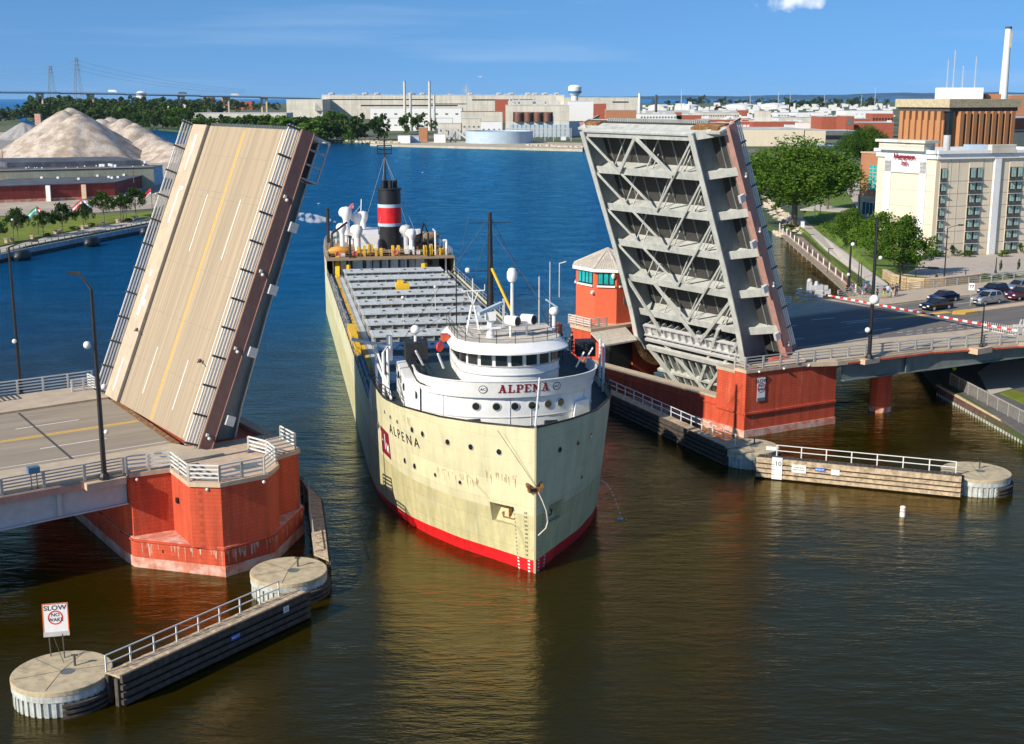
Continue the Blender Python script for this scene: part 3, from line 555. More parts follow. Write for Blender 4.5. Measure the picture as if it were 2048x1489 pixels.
for a in (-5.0, -17.6, -30): 
    for y0, sl in ((7.35, .03), (14.9, .03)): m.prism([(a - 5.4, y0 + sl * (a - 5.4 + 5)), (a, y0 + sl * (a + 5)), (a, y0 + .16 + sl * (a + 5)), (a - 5.4, y0 + .16 + sl * (a - 5.4 + 5))], DZ + .004, DZ + .01)
puts('lane_line', m, K['lwhite'], tL)
put('edge_line', MB(BR).prism([(-60, 2.6), (-1.3, 3.5), (-1.3, 3.62), (-60, 2.72)], DZ + .004, DZ + .01), K['lwhite'], tL)
put('sidewalk', MB(BR).prism([(-60, -5.9), (-6.8, -3.2), (-6.8, 2.2), (-60, 1.6)], DZ - .03, DZ + .16), K['walk'], tL)
put('sidewalk', MB(BR).prism([(-6.8, -2.9), (1.0, -2.9), (-1.25, 2.3), (-6.8, 2.2)], DZ - .03, DZ + .14), K['walk'], tL)
put('sidewalk', MB(BR).prism([(-60, 17.7), (-.3, 21.4), (-.2, 27.5), (-60, 24.8)], DZ - .03, DZ + .18), K['walk'], tL)
put('joint', MB(BR).prism([(-1.15, 2.4), (-.55, 2.4), (.15, 21.3), (-.35, 21.3)], DZ, DZ + .012), K['rust'], tL)
put('joint', MB(BR).prism([(-9.3, 1.6), (-9.1, 1.6), (-8.6, 20.5), (-8.8, 20.5)], DZ + .01, DZ + .018), K['post'], tL)
railing('guard_railing', 'long near side railing of the left fixed span beside the lamp post', 'railing', [(-60, -5.9, z), (-16, -3.75, z), (-7.1, -3.25, z)], 5, 1.2, 2.6, .045, 'rail', 'rail', .15, BR)
railing('guard_railing', 'far side railing of the left fixed span', 'railing', [(-60, 24.7, z), (-9.3, 26.6, z)], 5, 1.2, 2.6, .045, 'railw', 'rail', .12, BR)
railing('guard_railing', 'taller boxed railing at the far corner beside the left leaf', 'railing', [(-9.3, 25.2, z), (-9.3, 27.6, z), (.2, 27.9, z)], 5, 1.45, 2.6, .05, 'railw', 'railw', .12, BR)
railing('guard_railing', 'short railing set inward near the foot of the left leaf far edge', 'railing', [(-2.5, 25.4, z), (-.3, 25.4, z), (-.3, 27.6, z)], 5, 1.3, 1.4, .05, 'railw', 'railw', .12, BR)
t = thing('signal_box', 'small blue box on legs at the near railing of the left span', 'signal', tuple(Bp(-13.7, -3.2, DZ)))
put('box', MB(BR).box(-14.1, -3.9, DZ + 1.25, -13.3, -3.3, DZ + 1.7), K['bblue'], t); put('leg', MB(BR).bar((-13.9, -3.6, DZ), (-13.9, -3.6, DZ + 1.3), .06).bar((-13.5, -3.6, DZ), (-13.5, -3.6, DZ + 1.3), .06), K['post'], t)
# right approach
Rn = [(66.0, -4.6), (69.1, -6.1), (82.7, -7.9), (93.7, -11.3), (97, -13.5), (112, -15), (160, -18)]
Rf = [(160, 19.2), (134, 20.6), (114, 22.3), (91.4, 23.4), (69.2, 26.2), (69.2, .2), (66.0, -2.0)]
tR = approach('approach_span', 'fixed bridge span on the right with wide shaded road and grey girder', Rn, Rf, None, None)
m = MB(BR)
for (a, b, z0, z1) in (((70.4, -5.7), (82.7, -7.4), 4.95, 4.95), ((82.7, -7.4), (93.7, -10.6), 4.95, 5.5), ((93.7, -10.6), (110, -14.4), 5.5, 5.9)):
    m.add([(a[0], a[1], 6.8), (b[0], b[1], 6.8), (b[0], b[1], z1), (a[0], a[1], z0), (a[0], a[1] + .12, 6.8), (b[0], b[1] + .12, 6.8), (b[0], b[1] + .12, z1), (a[0], a[1] + .12, z0)], [(0, 1, 2, 3), (7, 6, 5, 4), (3, 2, 6, 7), (0, 4, 5, 1)]).bar((a[0], a[1] - .05, z0), (b[0], b[1] - .05, z1), .5, .1)
m.bar((79.5, -7.15, 4.9), (79.5, -7.15, 6.8), .12, .7).bar((95, -10.9, 5.5), (95, -10.9, 6.8), .1, .4)
put('girder', m, K['dgrey'], tR)
for y in (-1, 5, 11, 17, 22): put('girder', MB(BR).box(70.6, y, 5.0, 110, y + .3, 6.8), K['dgrey'], tR)
put('fascia', MB(BR).path([(70.4, -6.28, 6.95), (82.7, -7.95, 6.95), (93.7, -11.35, 6.95), (97, -13.5, 6.95)], .11, 4), K['red'], tR)
puts('lamp_bracket', MB(BR).box(72.2, -7.2, 6.7, 74.6, -6.3, 7.25).box(87.3, -10.5, 6.6, 90, -9.3, 7.25), K['cap'], tR)
rdR = [(69.3, .6), (82.2, -.2), (94, -2.4), (110, -4.6), (160, -7), (160, 12.0), (130.7, 12.6), (110, 14.6), (83.2, 15.7), (69.3, 18.6)]
put('road', MB(BR).prism(rdR, DZ - .03, DZ + .004), mat('dark_asphalt', (.135, .125, .115), .92, var=.2, vs=1.0, aniso=(.1, .9, 1), col2=(.20, .17, .14), c2s=.4, c2t=(.5, .75), bump=.15, bs=25), tR)
put('sidewalk', MB(BR).prism([(66.1, -4.3), (69.1, -5.9), (82.7, -7.7), (93.7, -11.1), (97, -13.3), (112, -14.8), (160, -17.8), (160, -7.3), (110, -4.9), (94, -2.7), (82.2, -.5), (69.3, .3)], DZ - .03, DZ + .16), K['walk'], tR)
put('sidewalk', MB(BR).prism([(69.3, 18.9), (83.2, 16.0), (110, 14.9), (130.7, 12.9), (160, 12.3), (160, 19), (134, 20.4), (114, 22.1), (91.4, 23.2), (69.3, 26)], DZ - .03, DZ + .18), K['walk'], tR)
m = MB(BR)
for x0, y0, x1, y1 in ((86.4, 13.2, 90, 12.6), (84, 3.9, 90, 3.6), (73.5, 5.4, 76.2, 5.2), (76, 12.2, 82, 11.6), (100.5, 11.2, 106, 10.7), (112, 10.6, 117, 10.2), (98, 1.0, 103, .5), (72, 15.6, 76, 15.0)): m.bar((x0, y0, DZ + .007), (x1, y1, DZ + .007), .14, .006)
m.bar((70, 1.6, DZ + .007), (84, .7, DZ + .007), .12, .006)
for k in range(9): m.bar((88 + k * 1.6, 1.2 - k * .22 , DZ + .007), (88.9 + k * 1.6, 1.1 - k * .22, DZ + .007), .11, .006); m.bar((88 + k * 1.6, -.2 - k * .25, DZ + .007), (88.9 + k * 1.6, -.3 - k * .25, DZ + .007), .11, .006)
puts('lane_line', m, K['lwhite'], tR)
put('edge_line', MB(BR).bar((88, 9.9, DZ + .007), (100, 8.1, DZ + .007), .14, .006).bar((88, 8.9, DZ + .007), (98, 7.4, DZ + .007), .14, .006), K['lwhite'], tR)
put('yellow_paint', MB(BR).prism([(91, 8.2), (98, 7.3), (106, 6.6), (106, 7.8), (98, 8.2)], DZ + .004, DZ + .01), K['yell'], tR)
med = thing('traffic_island', 'low concrete median island with yellow nose on the right road', 'traffic island', tuple(Bp(104, 5.4, DZ)), AZ)
put('kerb', MB(BR).prism([(104.6, 5.6), (106, 4.7), (160, 1.5), (160, 4.2), (106, 6.4)], DZ, DZ + .2), K['cap'], med); put('yellow_nose', MB(BR).prism([(104.5, 5.6), (105.9, 4.6), (108.5, 4.5), (108.5, 6.3), (105.9, 6.5)], DZ, DZ + .24), K['yell'], med)
railing('guard_railing', 'near side railing of the right span from the red pier to the gate', 'railing', [(58.0, -1.9, z), (57.95, -3.5, z), (69.1, -5.1, z), (82.7, -7.75, z), (93.7, -11.1, z), (97, -13.3, z)], 4, 1.25, 2.3, .05, 'rail', 'rail', .16, BR)
railing('guard_railing', 'far side railing of the right span behind the parked cars', 'railing', [(102.5, 22.9, z), (114, 22.0, z), (134, 20.3, z), (150, 19.5, z)], 4, 1.2, 2.6, .045, 'rail', 'rail', .14, BR)
railing('guard_railing', 'far side railing of the right span in the shade of the leaf', 'railing', [(70, 25.9, z), (84, 24.2, z)], 4, 1.2, 2.6, .045, 'rail', 'rail', .14, BR)
railing('guard_railing', 'far side railing of the right span between the gate machine and the people', 'railing', [(87.5, 23.9, z), (93.5, 23.4, z)], 4, 1.1, 1.6, .05, 'railw', 'railw', .14, BR)
railing('guard_railing', 'bright railing bay at the right frame edge past the gate end', 'railing', [(97, -13.3, z), (106, -14.4, z), (118, -15.2, z)], 4, 1.5, 1.8, .06, 'railw', 'railw', .16, BR)
# columns under the right span
def column(label, x, y, s):
    t = thing('bridge_column', label, 'column', tuple(Bp(x, y, 0)), AZ)
    o = [(x + s * math.cos(math.pi / 8 + k * math.pi / 4), y + s * math.sin(math.pi / 8 + k * math.pi / 4)) for k in range(8)]
    put('shaft', MB(BR).prism(o, .6, 5.0), K['red'], t); put('worn_base', MB(BR).prism([(x + (a - x) * 1.03, y + (b - y) * 1.03) for a, b in o], -1, .62), K['redp'], t)
column('red octagonal column in sun at the near side of the right span', 79.2, -3.9, 1.25)
column('red octagonal column in deep shade behind the sunlit one', 79.2, 7.5, 1.25); column('farthest red octagonal column in the dark under the right span', 79.2, 18.5, 1.25)
# ---------------------------------------------------------------- bridge tender's house
def tender():
    t = thing('control_tower', 'red octagonal bridge control tower with teal windows and pale tiled roof', 'control tower', tuple(Bp(65.5, 29, 0)), AZ)
    o = [(62.5, 27.3), (64.3, 25.2), (67.6, 25.2), (69.6, 27.3), (69.6, 31.2), (67.6, 33.2), (64.4, 33.2), (62.6, 31.2)]
    put('base_block', MB(BR).prism([(59.7, 24.4), (70, 24.4), (70, 33.5), (64, 33.5), (62.2, 31.6), (59.7, 28.2)], -1, 6.9), K['red'], t)
    put('dark_opening', MB(BR).box(60.6, 24.3, .8, 69.8, 24.38, 6.6), K['dgrey'], t); put('black_doorway', MB(BR).box(62.6, 24.22, 1.2, 66.2, 24.3, 5.4), K['black'], t)
    put('platform', MB(BR).prism([(59.5, 24.2), (70.2, 24.2), (70.2, 33.7), (63.9, 33.7), (62, 31.8), (59.5, 28.3)], 6.9, 7.3), K['cap'], t)
    put('wall', MB(BR).prism(o, 7.3, 14.0), mat('tower_red', (.66, .12, .05), .85, var=.05, vs=2, bump=.5, bs=14), t)
    cx, cy = 66.05, 29.2; q = [(cx + (a - cx) * 1.12, cy + (b - cy) * 1.12) for a, b in o]; n = 8
    m = MB(BR).prism(q, 13.75, 14.15)
    put('eave', m, K['white'], t)
    m = MB(BR); m.add([(a, b, 14.16) for a, b in q] + [(cx, cy, 16.3)], [(k, (k + 1) % n, n) for k in range(n)])
    for k in range(n):
        a = Vector((*q[k], 14.16)); b = Vector((*q[(k + 1) % n], 14.16)); ap = Vector((cx, cy, 16.3))
        for j in range(9):
            s = a.lerp(b, (j + .5) / 9); f = 1 - abs((j + .5) / 9 - .5) * 2; m.bar(s, s.lerp(ap, .15 + .8 * f), .12, .1)
        m.bar(a, ap, .2, .16)
    put('roof', m, K['tile'], t)
    for k in range(n):
        a = Vector((*o[k], 0)); b = Vector((*o[(k + 1) % n], 0)); d = (b - a).normalized(); L = (b - a).length; nr = Vector((d.y, -d.x, 0))
        A = a + d * (L * .14) + nr * .02; B = a + d * (L * .9) + nr * .02; up = Vector((0, 0, 1))
        wn = put('window', MB(BR).bar(A + up * 12.95, B + up * 12.95, .1, 1.75), K['black'], t)
        m = MB(BR); k3 = max(2, round(L * .76 / .8))
        for j in range(k3): m.bar(A.lerp(B, (j + .14) / k3) + nr * .05 + up * 12.95, A.lerp(B, (j + .84) / k3) + nr * .05 + up * 12.95, .05, 1.4)
        put('pane', m, K['teal'], wn); put('sill', MB(BR).bar(A - d * .1 + up * 11.95 + nr * .06, B + d * .1 + up * 11.95 + nr * .06, .3, .22), K['white'], wn)
    put('loudspeaker', MB(BR).tube((62.4, 27.6, 11.1), (62.0, 27.3, 11.1), .3, .12), K['white'], t)
    put('wall_light', MB(BR).ball((63.9, 25.4, 13.3), .25, sz=1.6), K['white'], t)
    put('vent_plate', MB(BR).box(65.4, 25.1, 9.6, 66.7, 25.17, 10.5), K['dgrey'], t)
    put('door_panel', MB(BR).box(59.62, 26.0, 3.2, 59.68, 27.6, 5.6), K['sred2'], t); put('notice', MB(BR).box(59.56, 26.2, 3.5, 59.61, 27.3, 4.6), K['concw'], t)
    # lean-to canopy beside the leaf
    put('canopy', MB(BR).add([(59.5, 24.25, 6.9), (59.3, 21.6, 5.7), (64.5, 21.4, 5.9), (65, 24.25, 7.0), (59.5, 24.25, 6.7), (59.3, 21.6, 5.5), (64.5, 21.4, 5.7), (65, 24.25, 6.8)], [(0, 1, 2, 3), (7, 6, 5, 4), (0, 4, 5, 1), (1, 5, 6, 2), (2, 6, 7, 3)]), K['tile'], t)
    put('side_wall', MB(BR).box(59.75, 22.0, .9, 60.1, 24.3, 5.7), K['red'], t)
    put('antenna', MB(BR).bar((62.5, 34.6, 9.6), (62.5, 34.6, 14), .08).bar((62.5, 34.6, 14), (62.5, 33.2, 14.4), .08), K['railw'], t)
tender()
railing('guard_railing', 'short pale railing on the control tower platform', 'railing', [(59.7, 28.9, z), (59.7, 24.5, z), (62.2, 24.5, z)], 4, 1.15, 1.6, .05, 'railw', 'rail', .12, BR)
# ---------------------------------------------------------------- barrier gate
A = P(1650, 590, 8.0); B = P(2035, 662, 8.1)
t = thing('barrier_gate', 'long lowered red and white striped barrier arm across the right road', 'barrier gate', tuple(P(1632, 612, 7.3)))
m1 = MB(); m2 = MB(); N = 44
for k in range(N):
    (m1 if k % 2 else m2).bar(A.lerp(B, k / N), A.lerp(B, (k + 1) / N), .16, .22)
puts('white_band', m1, K['white'], t); puts('red_band', m2, K['sred2'], t)
m = MB(); q = P(1636, 600, 7.35); 
m.box(q.x - .5, q.y - .6, 7.4, q.x + .5, q.y + .5, 9.5).box(q.x - 1.6, q.y - .3, 7.4, q.x - 1.0, q.y + .3, 9.9).box(q.x - 1.2, q.y - .5, 8.8, q.x + 1.2, q.y + .1, 9.4).box(q.x + .4, q.y - .4, 8.2, q.x + 1.6, q.y, 8.9)
m.tube((q.x - .4, q.y - .3, 9.4), (q.x - .4, q.y - .3, 10.0), .35, .2).ball((q.x - 1.3, q.y, 10.0), .35).bar((q.x + .8, q.y - .2, 9.3), (A.x, A.y, A.z), .3)
put('gate_machine', m, K['lgrey'], t)
m = MB()
for zz in (7.75, 8.3, 8.85): m.path([(q.x - 2.2 + .9 * math.cos(a), q.y - .6 + 1.2 * math.sin(a), zz) for a in [R_(k * 30) for k in range(3, 10)]] + [(q.x + .6, q.y - 1.8, zz)], .06)
put('guard_hoop', m, K['railw'], t)
m = MB(); q2 = B + Vector((.8, .3, -1.3)); 
for dx in (-1, 0, 1): m.bar((q2.x + dx, q2.y, 7.3), (q2.x + dx * .3, q2.y, 9.4), .14)
m.box(q2.x - 1.2, q2.y - .2, 8.5, q2.x + 1.2, q2.y + .1, 8.8); put('arm_rest', m, K['lgrey'], t)
m = MB(); a0 = B.lerp(A, .15)
for k in range(16): p = B.lerp(A, .16 * k / 16); m.bar((p.x, p.y, 7.5), (p.x, p.y, 8.5), .04)
m.bar((a0.x, a0.y, 7.5), (B.x, B.y, 7.5), .05); put('hanging_fence', m, K['railw'], t)
# ---------------------------------------------------------------- lamps
def lamp(label, p, h, globes=(), arm=None, r=.14, name='street_lamp', col='black'):
    p = Vector(p); t = thing(name, label, 'street lamp', tuple(p), 0)
    put('pole', MB().tube(p, p + Vector((0, 0, h)), r * 1.25, r * .7, 8), K[col], t, smooth=True)
    put('base', MB().lathe([(r * 2.4, 0), (r * 2.2, .25), (r * 1.4, .5)], tuple(p), 8), K[col], t)
    if arm:
        a = p + Vector((0, 0, h)); pts = [a + Vector((arm[0] * f, arm[1] * f, arm[2] * math.sin(f * math.pi / 2))) for f in (0, .3, .6, .85, 1)]
        put('arm', MB().path(pts, r * .5), K[col], t); e = pts[-1]; put('lamp_head', MB().box(e.x - .45, e.y - .18, e.z - .12, e.x + .35, e.y + .18, e.z + .1), K[col], t)
    for (dz, dx, rr) in globes: put('globe', MB().ball((p.x + dx, p.y - .25, p.z + dz), rr), K['white'], t, smooth=True)
    return t
lamp('tall black lamp post on the near edge of the left span', Bp(-8.7, -3.7, 7.2), 14.2, ((10.2, -.5, .28), (7.1, .5, .22), (3.7, .45, .18)), (-1.4, .8, 1.1), .17)
lamp('black lamp post at the far left rising behind the left railing', Bp(-6.6, 27.9, 7.3), 14.0, ((5.2, -.1, .22),), (2.2, .5, .6), .15)
pl = Bp(73.3, -6.8, 7.2)
tp = lamp('tall black traffic pole with two globes on the near edge of the right span', pl, 15.2, ((6.5, .12, .55), (3.2, -.4, .3), (11, .5, .22)), None, .19)
m = MB(); a = Vector((pl.x + .1, pl.y, pl.z + 10.2)); b = P(1836, 522, 17.0); 
b = a + Vector((7.2, 1.6, -.55)); put('mast_arm', MB().bar(a, b, .12), K['black'], tp); put('signal_head', MB().bar(a.lerp(b, .45), a.lerp(b, .62), .45, .22), K['black'], tp); put('signal_head', MB().bar(a.lerp(b, .85), b, .45, .22), K['black'], tp)
lamp('thin dark post on the near edge of the right span further right', Bp(88.7, -9.9, 7.2), 4.8, (), (-.5, -.1, .05), .1)
lamp('black lamp post by the far sidewalk left of the tall traffic pole', P(1697, 582, 7.3), 7.0, ((6.8, .2, .3), (2.4, -.2, .25)), None, .17)
# ---------------------------------------------------------------- dolphins and timber fenders
def dolphin(label, c, r):
    t = thing('mooring_dolphin', label, 'dolphin', (c.x, c.y, 0)); c3 = (c.x, c.y, 0)
    put('cap', MB().lathe([(r, 1.35), (r, 1.6), (r - .05, 1.63), (.0001, 1.64)], c3, 48), K['conc'], t)
    put('collar', MB().lathe([(r - .02, .95), (r - .02, 1.37)], c3, 48), K['concw'], t)
    m = MB().lathe([(r - .18, -1), (r - .18, 1.0)], c3, 48)
    for k in range(40):
        a = 2 * math.pi * k / 40; m.box(-.05, -.12, -1, .1, .12, .98, Matrix.Translation((c.x, c.y, 0)) @ Matrix.Rotation(a, 4, 'Z') @ Matrix.Translation((r - .18, 0, 0)))
    put('sheet_wall', m, K['concw'], t)
    m = MB()
    for zz in (.72, .38, .06):
        n = 40; a0, a1 = (R_(-72), R_(80))
        for k in range(n): 
            p = [(c.x + (r + .07) * math.cos(a0 + (a1 - a0) * j / n), c.y + (r + .07) * math.sin(a0 + (a1 - a0) * j / n), zz) for j in (k, k + 1)]; m.bar(p[0], p[1], .3, .17)
    put('rubber_band', m, K['dwood'], t)
    put('manhole', MB().lathe([(.42, 1.63), (.42, 1.66), (.34, 1.66), (.34, 1.64), (.001, 1.65)], (c.x + .35, c.y - .1, 0), 20), K['dgrey'], t)
    put('bollard', MB().tube((c.x + .55, c.y + .7, 1.62), (c.x + .55, c.y + .7, 2.35), .07).bar((c.x + .35, c.y + .7, 2.3), (c.x + .75, c.y + .7, 2.3), .1), K['post'], t)
    a = MB(); 
    for k in range(5): an = .3 + k * 1.1; a.bar((c.x, c.y, 1.644), (c.x + r * .92 * math.cos(an), c.y + r * .92 * math.sin(an), 1.644), .03, .006)
    put('crack', a, K['dwood'], t)
    return t
D1, D2, D3, D4 = Vector((-26.75, 70.3, 0)), Vector((-16.1, 86.8, 0)), Vector((23.25, 120.2, 0)), Vector((42.3, 111.7, 0))
dolphin('round concrete dolphin at bottom left carrying the no wake sign', D1, 2.9); dolphin('round concrete dolphin in front of the left red pier', D2, 2.75)
dolphin('round concrete dolphin beside the right red pier corner', D3, 2.8); dolphin('round concrete dolphin at the far right end of the timber fender', D4, 3.05)
sg = P(98, 1240, 3.2)
sg = Vector((-27.6, 72.2, 4.05)); nowake('orange edged slow no wake sign standing on the bottom left dolphin', face_T(sg, (.22, -1, .1)), 1.5, 2.05, True)
t = [o for o in scn.objects if o.get('label', '').startswith('orange edged')][0]
put('leg', MB().bar((-28.1, 72.3, 1.6), (-28.1, 72.25, 3.2), .06), K['post'], t); put('leg', MB().bar((-27.2, 72.1, 1.6), (-27.2, 72.05, 3.2), .06), K['post'], t); put('brace', MB().bar((-27.0, 71.4, 1.6), (-27.8, 72.1, 3.1), .03), K['post'], t)
def fender(label, a, b, w, top=1.85, mat_='dwood', deckm='wood', curve=None, rail=True, rl=None, rlabel='', face=-1):
    """timber fender wall from a to b, face on its -y side"""
    a = Vector((a[0], a[1], 0)); b = Vector((b[0], b[1], 0)); L = (b - a).length; ang = math.atan2((b - a).y, (b - a).x)
    t = thing('timber_fender', label, 'fender', tuple(a), ang); F = _mw[t.name]; m = MB(F); n = int(L / .42)
    for k in range(n): m.box(k * L / n + .02, .05, top - .12, (k + 1) * L / n - .02, w, top - .02 * (k % 3) * .5)
    put('walkway', m, K[deckm], t)
    m = MB(F)
    y0 = -.16 if face < 0 else w
    for k in range(4): m.box(0, y0, top - .36 - k * .46, L, y0 + .26, top - .06 - k * .46)
    m.box(0, y0 + .02 * -face, top - .05, L, y0 + .2, top + .12)
    put('wale', m, K[mat_], t)
    m = MB(F)
    for k in range(max(2, int(L / 1.5)) + 1): x = L * k / max(2, int(L / 1.5)); m.box(x - .15, .1, -1, x + .15, .4, top - .12).box(x - .15, w - .4, -1, x + .15, w - .1, top - .12)
    m.box(0, .12, -1, L, .2, top - .3); put('pile', m, K['dwood'], t)
    if rl: railing('handrail', rlabel, 'railing', [F @ Vector((rl[0] * L, (w - .1) if face < 0 else .1, top)), F @ Vector((rl[1] * L, (w - .1) if face < 0 else .1, top))], 2, 1.05, rl[2], .035, 'railw', 'railw', .07)
    return t, F, L
tf, F1, L1 = fender('dark timber fender between the two left dolphins', (-22.85, 68.95), (-13.9, 81.6 + .4), 1.35, 1.85, rl=(.0, .9, 1.85), rlabel='pale handrail on the left timber fender')
tf2, F2, L2 = fender('bright weathered timber fender with notices on the right', (22.9, 114.95), (39.9, 108.6), 1.5, 1.9, 'wood', 'dwood', rl=(.09, .97, 2.15), rlabel='pale handrail behind the fender notices on the right')
tf3, F3, L3 = fender('shaded timber fender along the red channel wall', (4.2, 157.5), (20.6, 118.9), 1.5, 1.8, 'dwood', 'wood', rl=(.3, .99, 2.0), rlabel='pale handrail along the shaded fender by the red wall', face=-1)
m = MB(); wp = [[(599, 953), (617, 971)], [(616, 980), (641, 996)], [(618, 1026), (648, 1040)], [(628, 1108), (657, 1120)]]
t = thing('timber_fender', 'curved plank walkway between the left pier and the ship', 'fender', tuple(P(628, 1060, 0)))
for (q0, q1) in zip(wp, wp[1:]):
    n = 14
    for k in range(n):
        a = [P(*q0[i], 1.8).lerp(P(*q1[i], 1.8), (k + .06) / n) for i in (0, 1)]; b = [P(*q0[i], 1.8).lerp(P(*q1[i], 1.8), (k + .94) / n) for i in (0, 1)]
        m.prism([tuple(a[0])[:2], tuple(a[1])[:2], tuple(b[1])[:2], tuple(b[0])[:2]], 1.66, 1.8 - .01 * (k % 2))
put('walkway', m, K['wood'], t); m = MB()
for (q0, q1) in zip(wp, wp[1:]):
    for zz in (1.5, 1.0, .5, 0): m.bar(P(*q0[1], 1.8) + Vector((.05, 0, zz - 1.8)), P(*q1[1], 1.8) + Vector((.05, 0, zz - 1.8)), .25, .3)
    for f in (0, .5, 1): p = P(*q0[0], 1.8).lerp(P(*q1[0], 1.8), f); m.box(p.x, p.y, -1, p.x + .3, p.y + .3, 1.6)
puts('wale', m, K['dwood'], t)
railing('handrail', 'grey handrail on the curved plank walkway by the left pier', 'railing', [P(618, 985, 1.8), P(620, 1026, 1.8), P(630, 1104, 1.8)], 2, 1.05, 2.0, .035, 'rail', 'rail', .07)
# plates on the fenders
def plate(label, cat, F, x, y, zc, w, h, m_, txt=None, ts=.3, tcol='black', name='notice_plate'):
    T = F @ Matrix(((1, 0, 0, x), (0, 0, -1, y), (0, 1, 0, zc), (0, 0, 0, 1)))
    t = thing(name, label, cat, tuple(T.translation)); put('board', MB(T).box(-w / 2, -h / 2, -.03, w / 2, h / 2, 0), K[m_], t)
    if txt:
        m = MB()
        for i, s in enumerate(txt): text(m, s, ts, T @ Matrix.Translation((0, (len(txt) - 1) * ts * .55 - i * ts * 1.1, .004)), .004, .003)
        put('lettering', m, K[tcol], t)
    return t, T
t, T = plate('tall white depth gauge board numbered 10 on the right fender', 'gauge board', F2, 1.95, -.22, 1.15, .95, 2.1, 'white', name='gauge_board')
m = text(MB(), '10', .62, T @ Matrix.Translation((.1, .45, .004)), .004, .004); put('number', m, K['black'], t)
m = MB(T)
for k in range(6): m.box(-.47, -.9 + k * .25, .001, -.2, -.86 + k * .25, .006)
put('tick_mark', m, K['black'], t)
plate('white notice plate next to the gauge board on the right fender', 'notice', F2, 3.95, -.2, 1.3, 1.3, .75, 'white', ['WARNING', 'KEEP CLEAR'], .2, 'dgrey')
plate('small blue street name plate on the right fender', 'sign', F2, 5.85, -.2, 1.42, .85, .36, 'blue', ['MAIN ST'], .2, 'white')
plate('small blank white plate right of the blue one on the right fender', 'notice', F2, 7.25, -.2, 1.3, .75, .5, 'white')
plate('small blue name plate on the dark left fender', 'sign', F1, L1 * .56, -.2, 1.2, .75, .34, 'blue', ['MAIN ST'], .18, 'white')
plate('small white notice near the right end of the dark left fender', 'notice', F1, L1 * .85, -.2, 1.5, .5, .42, 'white', ['NO', 'WAKE'], .13, 'dgrey')
plate('small white plate on the handrail by the right pier dolphin', 'notice', F2, 1.1, 1.3, 2.6, .9, .35, 'white')
p = P(1805, 1033, 0); t = thing('channel_marker', 'white marker post with orange band standing in the water', 'marker post', tuple(p)); put('post', MB().tube((p.x, p.y, -.6), (p.x, p.y, .85), .24, n=14).ball((p.x, p.y, .85), .22, sz=.4), K['white'], t, smooth=True); put('orange_band', MB().tube((p.x, p.y, .42), (p.x, p.y, .5), .245, n=14).tube((p.x, p.y, .68), (p.x, p.y, .74), .245, n=14), mat('orange', (.8, .2, .02)), t)
# ================================================================ ship
def itp(tb, x):
    if x <= tb[0][0]: return tb[0][1]
    for (a, b), (c, d) in zip(tb, tb[1:]):
        if x <= c: return b + (d - b) * (x - a) / (c - a)
    return tb[-1][1]
FD = [(0, 0.02), (.5, .75), (1.5, 2.0), (2.6, 3.3), (4, 4.6), (6, 6.2), (8.5, 7.4), (11.5, 8.75), (15, 9.65), (19, 10.0), (26, 10.2), (124, 10.2), (134, 9.9), (142, 9.1), (149, 7.4), (154, 5.0), (157, 2.4), (158, .02)]
FW = [(0, 0.02), (.5, .45), (1.6, 1.15), (3.3, 2.3), (6.5, 4.7), (10, 6.7), (13.4, 8.1), (18, 9.3), (22, 9.95), (28, 10.2), (122, 10.2), (134, 8.6), (144, 5.4), (151, 2.2), (155, .4), (158, .02)]
def hb(s, z):
    f = max(0, min(1, (z + .3) / 10.5)) ** .85; return itp(FW, s) * (1 - f) + itp(FD, s) * f
def ztop(s): return (11.3 - min(s, 16) / 16 * 1.0) if s < 24.2 else (9.8 if s > 114 else 7.35)
SHI = SH.inverted()
def hullhit(x, y):
    r = ray(x, y); o = SHI @ Vector((0, 0, CH)); d = SHI.to_3x3() @ r; k = 55.0 / d.y if False else 0
    t = 50.0; last = None
    while t < 260:
        p = o + d * t
        if p.y > 0 and p.z < 11.6 and abs(p.x) <= hb(p.y, p.z): return p
        t += .02
    return None
def hp(s, z, side, off=0.0):                 # point on the hull skin pushed outwards
    h = hb(s, z); e = .15; dx = (hb(s + e, z) - hb(s - e if s > e else 0, z)); n = Vector((1, -dx / (2 * e), 0)).normalized()
    return Vector((side * (h + n.x * off), s + n.y * off, z))
def htan(s, z, side):
    e = .2; return Vector((side * (hb(s + e, z) - hb(s - e, z)), 2 * e, 0)).normalized()
ship = thing('cargo_ship', 'long cream hulled lake freighter with red waterline passing through the open bridge', 'ship', tuple(SH.translation), R_(10.6))
pk = []
for side, (x0, y0), (x1, y1) in ((-1, (983, 1007), (1029, 1046)), (1, (1097, 1007), (1124, 1038))):
    a = hullhit(x0, (y0 + y1) / 2); b = hullhit(x1, (y0 + y1) / 2); c = hullhit((x0 + x1) / 2, y0 + 3); d = hullhit((x0 + x1) / 2, y1); pk.append((side, min(a.y, b.y), max(a.y, b.y), d.z, c.z))
print('pockets', [tuple(round(q, 2) for q in k) for k in pk])
S0 = (min(k[1] for k in pk), max(k[2] for k in pk)); S0 = (pk[0][1], pk[0][2]); Z0 = (pk[0][3], pk[0][4])
stn = sorted(set([0, .25, .5, 1, 1.5, 2, 2.6, 3.3, 4, 5, 6, 7, 8.5, 10, 11.5, 13, 14.5, 16, 18, 20, 22, 24.2, 26, 30] + [S0[0], S0[1]] + list(range(36, 121, 6)) + [114, 122, 126, 130, 134, 138, 142, 146, 149, 151, 153, 154.5, 156, 157, 157.6, 158]))
zl = sorted(set([.98, 1.6, 2.2, Z0[0], Z0[1], 4.45, 5.2, 6.0, 6.7, 7.35]))
